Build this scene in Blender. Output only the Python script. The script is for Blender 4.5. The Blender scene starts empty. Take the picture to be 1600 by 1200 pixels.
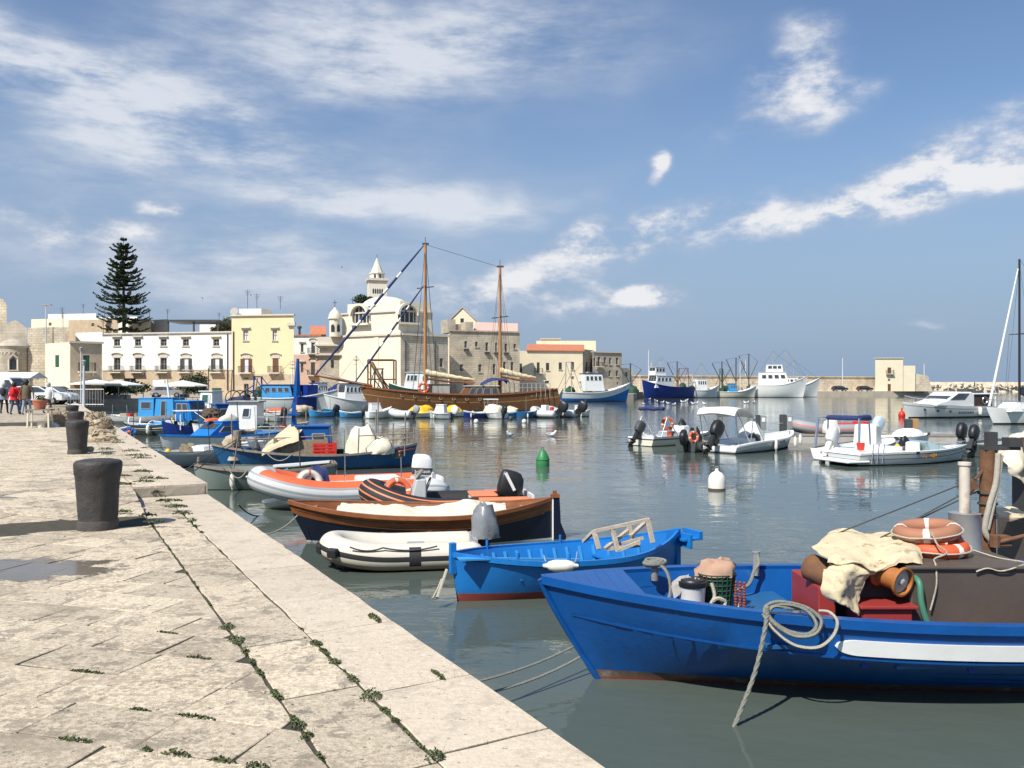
import bpy, bmesh, math, random
from mathutils import Vector, Matrix, noise
random.seed(7)
R = math.radians
scene = bpy.context.scene
C = scene.collection
# ------------------------------------------------------------------ camera
F = 1290.0; HZ = 604.0; EYE = 1.6          # focal length in photo pixels, horizon row, eye height over the quay
WL = -1.1                                  # water level (the lower quay is z = 0)
cam = bpy.data.cameras.new('camera'); cam_o = bpy.data.objects.new('camera', cam); C.objects.link(cam_o)
cam_o.location = (0, 0, EYE); cam_o.rotation_euler = (R(90), 0, 0)
cam.sensor_width = 36; cam.lens = F / 1600 * 36; cam.shift_y = (HZ - 600) / 1600
cam.clip_start = .1; cam.clip_end = 40000
scene.camera = cam_o
# ------------------------------------------------------------------ sun, sky, exposure
SUN_AZ, SUN_EL = R(218), R(49)             # azimuth clockwise from +Y (the view direction)
sd = Vector((math.sin(SUN_AZ)*math.cos(SUN_EL), math.cos(SUN_AZ)*math.cos(SUN_EL), math.sin(SUN_EL)))
sun = bpy.data.lights.new('sun', 'SUN'); sun.energy = 5.0; sun.angle = R(.55); sun.color = (1, .955, .87)
sun_o = bpy.data.objects.new('sun', sun); C.objects.link(sun_o)
sun_o.rotation_euler = sd.to_track_quat('Z', 'Y').to_euler()
scene.view_settings.view_transform = 'Standard'; scene.view_settings.look = 'None'
scene.view_settings.exposure = 0.27; scene.view_settings.gamma = 1
scene.cycles.use_denoising = True; scene.cycles.max_bounces = 4; scene.cycles.diffuse_bounces = 2; scene.cycles.glossy_bounces = 3; scene.cycles.use_adaptive_sampling = True; scene.cycles.adaptive_threshold = .02; scene.cycles.caustics_reflective = False
scene.cycles.caustics_refractive = False

def px_dir(x, y):
    v = Vector(((x-800)/F, 1, (HZ-y)/F)).normalized()
    return math.atan2(v.x, v.y), math.asin(v.z)

def make_sky():
    w = bpy.data.worlds.new('World'); scene.world = w; w.use_nodes = True
    nt = w.node_tree; nt.nodes.clear(); L = nt.links.new
    def nd(t, **k):
        n = nt.nodes.new(t)
        for a, b in k.items(): setattr(n, a, b)
        return n
    def put(s, v):
        if isinstance(v, bpy.types.NodeSocket): L(v, s)
        else: s.default_value = v
    def ma(op, a, b=0.0, c=0.0, clamp=False):
        n = nd('ShaderNodeMath', operation=op, use_clamp=clamp)
        put(n.inputs[0], a); put(n.inputs[1], b); put(n.inputs[2], c)
        return n.outputs[0]
    def smooth(v, a, b, lo=0., hi=1.):
        n = nd('ShaderNodeMapRange', interpolation_type='SMOOTHSTEP')
        put(n.inputs[0], v); n.inputs[1].default_value = a; n.inputs[2].default_value = b
        n.inputs[3].default_value = lo; n.inputs[4].default_value = hi
        return n.outputs[0]
    sky = nd('ShaderNodeTexSky', sky_type='NISHITA'); sky.sun_disc = False
    sky.sun_elevation = SUN_EL; sky.sun_rotation = SUN_AZ
    sky.air_density = 1.25; sky.dust_density = .6; sky.ozone_density = 2.2
    tc = nd('ShaderNodeTexCoord'); sp = nd('ShaderNodeSeparateXYZ'); L(tc.outputs['Generated'], sp.inputs[0])
    az = ma('ARCTAN2', sp.outputs[0], sp.outputs[1]); el = ma('ARCSINE', sp.outputs[2])
    cv = nd('ShaderNodeCombineXYZ'); L(az, cv.inputs[0]); L(el, cv.inputs[1])
    def noise_(scale, det, rough, sx=1., sy=1., seed=0., dist=0., vec=None):
        mp = nd('ShaderNodeMapping'); L(vec or cv.outputs[0], mp.inputs[0])
        mp.inputs['Scale'].default_value = (sx, sy, 1); mp.inputs['Location'].default_value = (seed, seed*.7, seed*.3)
        n = nd('ShaderNodeTexNoise'); L(mp.outputs[0], n.inputs['Vector'])
        n.inputs['Scale'].default_value = scale; n.inputs['Detail'].default_value = det
        n.inputs['Roughness'].default_value = rough; n.inputs['Distortion'].default_value = dist
        return n
    wn = noise_(6, 2, .55, 1, 1.6, 3.1)
    sub = nd('ShaderNodeVectorMath', operation='SUBTRACT'); L(wn.outputs['Color'], sub.inputs[0]); sub.inputs[1].default_value = (.5, .5, .5)
    mul = nd('ShaderNodeVectorMath', operation='MULTIPLY'); L(sub.outputs[0], mul.inputs[0]); mul.inputs[1].default_value = (.22, .10, 0)
    add = nd('ShaderNodeVectorMath', operation='ADD'); L(cv.outputs[0], add.inputs[0]); L(mul.outputs[0], add.inputs[1])
    def blob(x, y, a, b, rot, amp):          # an elongated cloud patch, seen at photo direction (x, y)
        p = px_dir(x, y)
        mp = nd('ShaderNodeMapping', vector_type='TEXTURE'); L(add.outputs[0], mp.inputs[0])
        mp.inputs['Location'].default_value = (p[0], p[1], 0); mp.inputs['Rotation'].default_value = (0, 0, R(rot))
        mp.inputs['Scale'].default_value = (a/F, b/F, 1)
        ln = nd('ShaderNodeVectorMath', operation='LENGTH'); L(mp.outputs[0], ln.inputs[0])
        return smooth(ln.outputs['Value'], 1.0, 0.0, 0, amp)
    def total(bl):
        s = None
        for q in bl:
            o = blob(*q); s = o if s is None else ma('ADD', s, o)
        return s
    wisp = noise_(4.2, 7, .66, 1, 3.4, 11.3)            # stretched high cloud
    puff = noise_(10, 7, .64, 1, 1.9, 5.7)             # small heaps
    broad = noise_(2.2, 3, .5, 1, 2.8, 2.2)
    # high veil: overall cover from noise everywhere + the streaks of the photograph
    veil = total([(70,100,460,105,-13,1.3),(640,75,600,140,2,1.2),(330,270,720,190,-3,.62),(640,325,420,45,-2,.75),(300,420,620,90,0,.75)])
    vd = ma('MULTIPLY', veil, ma('ADD', ma('MULTIPLY', wisp.outputs[0], 2.7), -.80))
    vd = ma('ADD', vd, ma('MULTIPLY', ma('ADD', broad.outputs[0], -.385), 1.0))
    va = smooth(vd, -.10, .95, 0, .86)
    heap = total([(985,378,320,66,14,1.3),(1300,318,280,55,9,1.05),(1520,240,320,100,18,1.15),(1240,130,210,110,28,.95),(1030,258,32,40,0,1.5),(1020,462,110,30,-18,1.3),
                  (220,318,75,26,0,1.2),(90,365,300,70,3,.95),(830,468,330,65,-4,.95),(420,440,420,60,2,.75),(1490,486,110,18,0,.75)])
    hd = ma('MULTIPLY', heap, ma('ADD', ma('MULTIPLY', puff.outputs[0], 2.9), -.92))
    ha = smooth(hd, .05, .85, 0, .90)
    shade = noise_(9, 3, .55, 1, 2.2, 7.9)
    def rgb(c): 
        n = nd('ShaderNodeRGB'); n.outputs[0].default_value = (*c, 1); return n.outputs[0]
    def mix(f, a, b):
        n = nd('ShaderNodeMix', data_type='RGBA'); put(n.inputs[0], f); L(a, n.inputs[6]); L(b, n.inputs[7]); return n.outputs[2]
    K = 1/.10                                               # the background strength is .10
    vc = mix(smooth(vd, .15, 1.0), rgb((.33*K,.40*K,.53*K)), rgb((.64*K,.67*K,.72*K)))
    hc = mix(smooth(ma('ADD', ma('MULTIPLY', hd, .75), ma('MULTIPLY', shade.outputs[0], .55)), .42, .95), rgb((.36*K,.42*K,.55*K)), rgb((.74*K,.74*K,.75*K)))
    tint = nd('ShaderNodeMix', data_type='RGBA', blend_type='MULTIPLY'); tint.inputs[0].default_value = 1
    L(sky.outputs[0], tint.inputs[6]); tint.inputs[7].default_value = (.80, .87, 1.0, 1)
    # low band of greyish sea air
    lowf = smooth(el, .34, -.01, 0, .93)
    base = mix(lowf, tint.outputs[2], rgb((.220*K,.312*K,.455*K)))
    c1 = mix(va, base, vc); c2 = mix(ha, c1, hc)
    bg = nd('ShaderNodeBackground'); L(c2, bg.inputs[0]); bg.inputs[1].default_value = .10
    out = nd('ShaderNodeOutputWorld'); L(bg.outputs[0], out.inputs[0])
    w.cycles.sampling_method = 'MANUAL'; w.cycles.sample_map_resolution = 512
make_sky()

# ------------------------------------------------------------------ helpers
def W(x, y, Y):                            # the point seen at photo pixel (x, y), Y metres ahead
    return Vector(((x-800)/F*Y, Y, EYE-(y-HZ)/F*Y))
def wx(x, Y): return (x-800)/F*Y
def wz(y, Y): return EYE-(y-HZ)/F*Y

MATS = {}
def M(name, col, rough=.6, var=.12, scale=3., bump=0., bscale=25., metal=0., dirt=None, damt=.4, dscale=2., spec=.5, rand=0., streak=False, coat=0.):
    if name in MATS: return MATS[name]
    m = bpy.data.materials.new(name); m.use_nodes = True; nt = m.node_tree; L = nt.links.new
    b = nt.nodes['Principled BSDF']; b.inputs['Roughness'].default_value = rough; b.inputs['Metallic'].default_value = metal
    b.inputs['Specular IOR Level'].default_value = spec
    if coat: b.inputs['Coat Weight'].default_value = coat
    tc = nt.nodes.new('ShaderNodeTexCoord')
    def nz(s, d=6, r=.6, st=None):
        n = nt.nodes.new('ShaderNodeTexNoise'); n.inputs['Scale'].default_value = s
        n.inputs['Detail'].default_value = d; n.inputs['Roughness'].default_value = r
        if st:
            mp = nt.nodes.new('ShaderNodeMapping'); mp.inputs['Scale'].default_value = st
            L(tc.outputs['Object'], mp.inputs[0]); L(mp.outputs[0], n.inputs['Vector'])
        else: L(tc.outputs['Object'], n.inputs['Vector'])
        return n.outputs[0]
    mx = nt.nodes.new('ShaderNodeMix'); mx.data_type = 'RGBA'
    L(nz(scale), mx.inputs[0])
    mx.inputs[6].default_value = tuple(max(0, c*(1-2*var)) for c in col)+(1,)
    mx.inputs[7].default_value = tuple(min(1, c*(1+2*var)) for c in col)+(1,)
    o = mx.outputs[2]
    if dirt:
        mr = nt.nodes.new('ShaderNodeMapRange'); mr.interpolation_type = 'SMOOTHSTEP'
        L(nz(dscale, 9, .68, (1, 1, .25) if streak else None), mr.inputs[0])
        mr.inputs[1].default_value = .68-.3*damt; mr.inputs[2].default_value = .80-.2*damt; mr.inputs[4].default_value = min(1, .35+damt)
        m2 = nt.nodes.new('ShaderNodeMix'); m2.data_type = 'RGBA'
        L(mr.outputs[0], m2.inputs[0]); L(o, m2.inputs[6]); m2.inputs[7].default_value = (*dirt, 1); o = m2.outputs[2]
    if rand:
        oi = nt.nodes.new('ShaderNodeObjectInfo'); hs = nt.nodes.new('ShaderNodeHueSaturation')
        mr = nt.nodes.new('ShaderNodeMapRange'); L(oi.outputs['Random'], mr.inputs[0]); mr.inputs[3].default_value = 1-rand; mr.inputs[4].default_value = 1+rand
        L(mr.outputs[0], hs.inputs['Value']); L(o, hs.inputs['Color']); o = hs.outputs[0]
    L(o, b.inputs['Base Color'])
    if bump:
        bp = nt.nodes.new('ShaderNodeBump'); bp.inputs['Strength'].default_value = min(1, bump); bp.inputs['Distance'].default_value = .02
        L(nz(bscale, 8, .65), bp.inputs['Height']); L(bp.outputs[0], b.inputs['Normal'])
    MATS[name] = m
    return m

class MB:
    """collects shapes; obj() links them as one mesh"""
    def __init__(s): s.v = []; s.f = []; s.m = []
    def add(s, vs, fs, mi=0):
        k = len(s.v); s.v += [tuple(v) for v in vs]
        for i, f in enumerate(fs):
            s.f.append(tuple(a+k for a in f)); s.m.append(mi[i] if isinstance(mi, list) else mi)
        return s
    def hexa(s, p, mi=0):                  # p: four bottom corners (ccw from above), four top corners
        return s.add(p, [(3,2,1,0),(4,5,6,7),(0,1,5,4),(1,2,6,5),(2,3,7,6),(3,0,4,7)], mi)
    def box(s, x0, y0, z0, x1, y1, z1, mi=0):
        return s.hexa([(x0,y0,z0),(x1,y0,z0),(x1,y1,z0),(x0,y1,z0),(x0,y0,z1),(x1,y0,z1),(x1,y1,z1),(x0,y1,z1)], mi)
    def cbox(s, c, sz, rot=(0,0,0), mi=0):
        from mathutils import Euler
        q = Euler(rot).to_matrix(); h = [a/2 for a in sz]
        ps = [Vector(c)+q@Vector((a*h[0], b*h[1], d*h[2])) for d in (-1,1) for a, b in ((-1,-1),(1,-1),(1,1),(-1,1))]
        return s.hexa(ps, mi)
    def bar(s, a, b, w, h=None, mi=0, up=(0,0,1)):   # a square bar between two points
        a, b = Vector(a), Vector(b); h = h or w; t = (b-a).normalized(); u = Vector(up)
        if abs(t.dot(u)) > .95: u = Vector((1,0,0))
        x = t.cross(u).normalized()*w/2; y = x.cross(t).normalized()*h/2
        return s.hexa([a-x-y, b-x-y, b+x-y, a+x-y, a-x+y, b-x+y, b+x+y, a+x+y], mi)
    def tube(s, pts, r, n=8, mi=0, closed=False, cap=True):
        pts = [Vector(p) for p in pts]; N = len(pts); rs = r if isinstance(r, (list, tuple)) else [r]*N
        k0 = len(s.v); up = None
        for i, p in enumerate(pts):
            a = pts[(i-1) % N] if (closed or i > 0) else p; b = pts[(i+1) % N] if (closed or i < N-1) else p
            t = (b-a).normalized() if (b-a).length > 1e-9 else Vector((0,0,1))
            if up is None:
                up = Vector((0,0,1)) if abs(t.z) < .95 else Vector((1,0,0))
            up = (up-t*up.dot(t)); up = up.normalized() if up.length > 1e-6 else t.orthogonal().normalized()
            sd_ = t.cross(up)
            for j in range(n):
                an = 2*math.pi*j/n
                s.v.append(tuple(p+(sd_*math.cos(an)+up*math.sin(an))*rs[i]))
        for i in range(N if closed else N-1):
            for j in range(n):
                a = k0+i*n+j; b = k0+i*n+(j+1) % n; c = k0+((i+1) % N)*n+(j+1) % n; d = k0+((i+1) % N)*n+j
                s.f.append((a, b, c, d)); s.m.append(mi(i, j) if callable(mi) else mi)
        if cap and not closed:
            m0 = mi(0, 0) if callable(mi) else mi
            s.f.append(tuple(k0+j for j in range(n))[::-1]); s.m.append(m0)
            s.f.append(tuple(k0+(N-1)*n+j for j in range(n))); s.m.append(m0)
        return s
    def lathe(s, prof, n=20, mi=0, c=(0,0,0), mat=None, wob=0.):
        k0 = len(s.v); T = mat or Matrix.Identity(3)
        for i, (r, z) in enumerate(prof):
            for j in range(n):
                a = 2*math.pi*j/n; rr = r*(1+wob*noise.noise(Vector((math.cos(a)*2, math.sin(a)*2, z*3+c[0]))))
                s.v.append(tuple(Vector(c)+T@Vector((rr*math.cos(a), rr*math.sin(a), z))))
        for i in range(len(prof)-1):
            for j in range(n):
                s.f.append((k0+i*n+j, k0+i*n+(j+1) % n, k0+(i+1)*n+(j+1) % n, k0+(i+1)*n+j)); s.m.append(mi(i, j) if callable(mi) else mi)
        m0 = mi(0, 0) if callable(mi) else mi; m1 = mi(len(prof)-2, 0) if callable(mi) else mi
        s.f.append(tuple(k0+j for j in range(n))[::-1]); s.m.append(m0)
        s.f.append(tuple(k0+(len(prof)-1)*n+j for j in range(n))); s.m.append(m1)
        return s
    def torus(s, c, Rr, r, n=24, k=10, mi=0, rot=None, flat=1.):
        T = rot or Matrix.Identity(3); k0 = len(s.v)
        for i in range(n):
            a = 2*math.pi*i/n
            for j in range(k):
                b = 2*math.pi*j/k
                s.v.append(tuple(Vector(c)+T@Vector(((Rr+r*math.cos(b))*math.cos(a), (Rr+r*math.cos(b))*math.sin(a), r*flat*math.sin(b)))))
        for i in range(n):
            for j in range(k):
                s.f.append((k0+i*k+j, k0+((i+1) % n)*k+j, k0+((i+1) % n)*k+(j+1) % k, k0+i*k+(j+1) % k)); s.m.append(mi(i, j) if callable(mi) else mi)
        return s
    def prism(s, poly, z0, z1, mi=0, top=None):      # vertical prism over a ccw polygon
        n = len(poly); tp = top or poly
        s.add([(p[0], p[1], z0) for p in poly]+[(p[0], p[1], z1) for p in tp],
              [tuple(range(n))[::-1], tuple(range(n, 2*n))]+[(i, (i+1) % n, n+(i+1) % n, n+i) for i in range(n)], mi)
        return s
    def extr(s, poly, d, mi=0):                      # a 3-D polygon pushed along vector d
        n = len(poly); poly = [Vector(p) for p in poly]; d = Vector(d)
        s.add(poly+[p+d for p in poly], [tuple(range(n))[::-1], tuple(range(n, 2*n))]+[(i, (i+1) % n, n+(i+1) % n, n+i) for i in range(n)], mi)
        return s
    def blob(s, c, sz, seed=0, amp=.2, fr=1.6, nu=18, nv=10, mi=0, flat=True, fold=0.):   # a rumpled heap
        k0 = len(s.v); c = Vector(c); off = Vector((seed*3.7, seed*1.3, seed*7.1))
        for i in range(nv+1):
            th = math.pi*i/nv
            for j in range(nu):
                ph = 2*math.pi*j/nu
                d = Vector((math.sin(th)*math.cos(ph), math.sin(th)*math.sin(ph), math.cos(th)))
                k = 1+amp*noise.fractal(d*fr+off, 1, 2, 4)+fold*math.sin(ph*7+seed+3*noise.noise(d*2+off))*math.sin(th)
                p = Vector((d.x*sz[0]/2*k, d.y*sz[1]/2*k, d.z*sz[2]*k if d.z > 0 or not flat else d.z*.05*sz[2]))
                s.v.append(tuple(c+p))
        for i in range(nv):
            for j in range(nu):
                s.f.append((k0+i*nu+j, k0+(i+1)*nu+j, k0+(i+1)*nu+(j+1) % nu, k0+i*nu+(j+1) % nu)); s.m.append(mi)
        return s
    def sheet(s, grid, sub=5, amp=.02, fr=6., th=.006, seed=0, mi=0):   # cloth through a grid of control points
        nr, nc = len(grid), len(grid[0]); g = [[Vector(p) for p in row] for row in grid]
        def cr(p0, p1, p2, p3, t):
            return .5*((2*p1)+(p2-p0)*t+(2*p0-5*p1+4*p2-p3)*t*t+(3*p1-p0-3*p2+p3)*t**3)
        def line(ps, n):
            o = []
            for i in range(len(ps)-1):
                for k in range(n):
                    o.append(cr(ps[max(i-1,0)], ps[i], ps[i+1], ps[min(i+2,len(ps)-1)], k/n))
            return o+[ps[-1]]
        rows = [line(r_, sub) for r_ in g]; cols = [line([rows[i][j] for i in range(nr)], sub) for j in range(len(rows[0]))]
        n0, n1 = len(cols), len(cols[0]); k0 = len(s.v); off = Vector((seed, seed*2.3, seed*.7))
        P = [[None]*n1 for _ in range(n0)]
        for i in range(n0):
            for j in range(n1):
                p = cols[i][j]; q = p*fr+off
                P[i][j] = p+Vector((noise.fractal(q,1,2,4), noise.fractal(q+Vector((9,0,0)),1,2,4), noise.fractal(q+Vector((0,9,0)),1,2,4)))*amp
        for sg in (0, 1):
            for i in range(n0):
                for j in range(n1):
                    a = P[min(i+1,n0-1)][j]-P[max(i-1,0)][j]; b = P[i][min(j+1,n1-1)]-P[i][max(j-1,0)]
                    nn = a.cross(b); nn = nn.normalized() if nn.length > 1e-9 else Vector((0,0,1))
                    s.v.append(tuple(P[i][j]+nn*(th/2 if sg else -th/2)))
        N = n0*n1
        for i in range(n0-1):
            for j in range(n1-1):
                a, b, c, d = i*n1+j, (i+1)*n1+j, (i+1)*n1+j+1, i*n1+j+1
                s.f.append((k0+N+a, k0+N+b, k0+N+c, k0+N+d)); s.f.append((k0+d, k0+c, k0+b, k0+a)); s.m += [mi, mi]
        edge = [i*n1 for i in range(n0)]+[(n0-1)*n1+j for j in range(1, n1)]+[i*n1+n1-1 for i in range(n0-2, -1, -1)]+[j for j in range(n1-2, 0, -1)]
        for a, b in zip(edge, edge[1:]+edge[:1]):
            s.f.append((k0+a, k0+b, k0+N+b, k0+N+a)); s.m.append(mi)
        return s
    def obj(s, name, mats, parent=None, smooth=None, world=False, kind=None, recenter=False, bevel=0., base=None):
        me = bpy.data.meshes.new(name); off = Vector((0,0,0))
        if recenter and s.v:
            xs, ys, zs = zip(*s.v); off = Vector(((min(xs)+max(xs))/2, (min(ys)+max(ys))/2, min(zs)))
            me.from_pydata([tuple(Vector(v)-off) for v in s.v], [], s.f)
        else: me.from_pydata(s.v, [], s.f)
        mats = mats if isinstance(mats, (list, tuple)) else [mats]
        for m in mats: me.materials.append(m)
        if len(mats) > 1: me.polygons.foreach_set('material_index', s.m)
        if smooth is not None:
            me.polygons.foreach_set('use_smooth', [True]*len(me.polygons))
            if smooth < 180: me.set_sharp_from_angle(angle=R(smooth))
        me.update()
        o = bpy.data.objects.new(name, me); C.objects.link(o); o.location = off
        if bevel:
            b = o.modifiers.new('bevel', 'BEVEL'); b.width = bevel; b.segments = 2; b.limit_method = 'ANGLE'; b.angle_limit = R(40)
        if parent:
            o.parent = parent
            if world: o.matrix_parent_inverse = basis(parent).inverted()
        if kind: o['kind'] = kind
        return o
def basis(o):
    m = Matrix.LocRotScale(o.location, o.rotation_euler, o.scale)
    if o.parent: m = basis(o.parent) @ o.matrix_parent_inverse @ m
    return m
def tag(o, label, cat, group=None, kind=None):
    o['label'] = label; o['category'] = cat
    if group: o['group'] = group
    if kind: o['kind'] = kind
    return o
def thing(name, label, cat, loc=(0,0,0), rotz=0., group=None):
    o = bpy.data.objects.new(name, None); o.empty_display_size = .2; C.objects.link(o)
    o.location = loc; o.rotation_euler = (0, 0, rotz)
    return tag(o, label, cat, group)
def dup(root, loc, rotz=0., label=None, scale=1.):
    r = root.copy(); C.objects.link(r); r.location = loc; r.rotation_euler = (0, 0, rotz); r.scale = (scale,)*3
    if label: r['label'] = label
    for ch in root.children:
        c = ch.copy(); C.objects.link(c); c.parent = r; c.matrix_parent_inverse = ch.matrix_parent_inverse.copy()
        for g in ch.children:
            d = g.copy(); C.objects.link(d); d.parent = c; d.matrix_parent_inverse = g.matrix_parent_inverse.copy()
    return r
def sag(a, b, drop, n=10):
    a, b = Vector(a), Vector(b)
    return [a.lerp(b, i/n)-Vector((0,0,drop*4*(i/n)*(1-i/n))) for i in range(n+1)]
def spline(ps, n=6):
    ps = [Vector(p) for p in ps]; o = []
    for i in range(len(ps)-1):
        p0, p1, p2, p3 = ps[max(i-1,0)], ps[i], ps[i+1], ps[min(i+2,len(ps)-1)]
        for k in range(n):
            t = k/n
            o.append(.5*((2*p1)+(p2-p0)*t+(2*p0-5*p1+4*p2-p3)*t*t+(3*p1-p0-3*p2+p3)*t**3))
    return o+[ps[-1]]
def text(parent, s, size, mat, loc, rot, ext=.003, name='lettering', shear=0.):
    cu = bpy.data.curves.new('t', 'FONT'); cu.body = s; cu.size = size; cu.extrude = ext; cu.align_x = 'CENTER'; cu.align_y = 'CENTER'; cu.shear = shear; cu.resolution_u = 3
    to = bpy.data.objects.new('t', cu); C.objects.link(to)
    me = bpy.data.meshes.new_from_object(to.evaluated_get(bpy.context.evaluated_depsgraph_get()))
    bpy.data.objects.remove(to); me.materials.clear(); me.materials.append(mat)
    o = bpy.data.objects.new(name, me); C.objects.link(o); o.location = loc; o.rotation_euler = rot
    if parent: o.parent = parent
    return o
# ------------------------------------------------------------------ materials of the setting
def water_mat():
    m = bpy.data.materials.new('harbour_water'); m.use_nodes = True; nt = m.node_tree; L = nt.links.new
    b = nt.nodes['Principled BSDF']; b.inputs['Base Color'].default_value = (.062, .092, .082, 1)
    b.inputs['Roughness'].default_value = .035; b.inputs['IOR'].default_value = 1.34
    g = nt.nodes.new('ShaderNodeNewGeometry')
    def nz(sc, st, d=3, rot=0, dist=0.):
        mp = nt.nodes.new('ShaderNodeMapping'); mp.inputs['Scale'].default_value = st; mp.inputs['Rotation'].default_value = (0, 0, rot)
        L(g.outputs['Position'], mp.inputs[0])
        n = nt.nodes.new('ShaderNodeTexNoise'); n.inputs['Scale'].default_value = sc; n.inputs['Detail'].default_value = d; n.inputs['Distortion'].default_value = dist
        L(mp.outputs[0], n.inputs['Vector']); return n.outputs[0]
    def mm(op, a, b_):
        n = nt.nodes.new('ShaderNodeMath'); n.operation = op
        for i, q in enumerate((a, b_)):
            if isinstance(q, bpy.types.NodeSocket): L(q, n.inputs[i])
            else: n.inputs[i].default_value = q
        return n.outputs[0]
    # long slow wobble + small wind ripples that come in patches
    patch = nt.nodes.new('ShaderNodeMapRange'); L(nz(.045, (1, 2.2, 1), 3), patch.inputs[0]); patch.inputs[1].default_value = .36; patch.inputs[2].default_value = .66; patch.inputs[3].default_value = .15
    h = mm('ADD', mm('MULTIPLY', nz(.55, (1, 1.3, 1), 2, .4), .034), mm('MULTIPLY', mm('MULTIPLY', nz(2.6, (1, 1.7, 1), 3, .15, .3), patch.outputs[0]), .013))
    h = mm('ADD', h, mm('MULTIPLY', mm('MULTIPLY', nz(9, (1, 1.5, 1), 2, -.2), patch.outputs[0]), .0014))
    bp = nt.nodes.new('ShaderNodeBump'); bp.inputs['Strength'].default_value = 1; bp.inputs['Distance'].default_value = 1.0
    L(h, bp.inputs['Height']); L(bp.outputs[0], b.inputs['Normal'])
    # murk: slightly uneven colour of the harbour water itself
    mx = nt.nodes.new('ShaderNodeMix'); mx.data_type = 'RGBA'; L(nz(.12, (1, 1, 1), 4), mx.inputs[0])
    mx.inputs[6].default_value = (.064, .084, .075, 1); mx.inputs[7].default_value = (.090, .110, .092, 1); L(mx.outputs[2], b.inputs['Base Color'])
    return m

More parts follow.
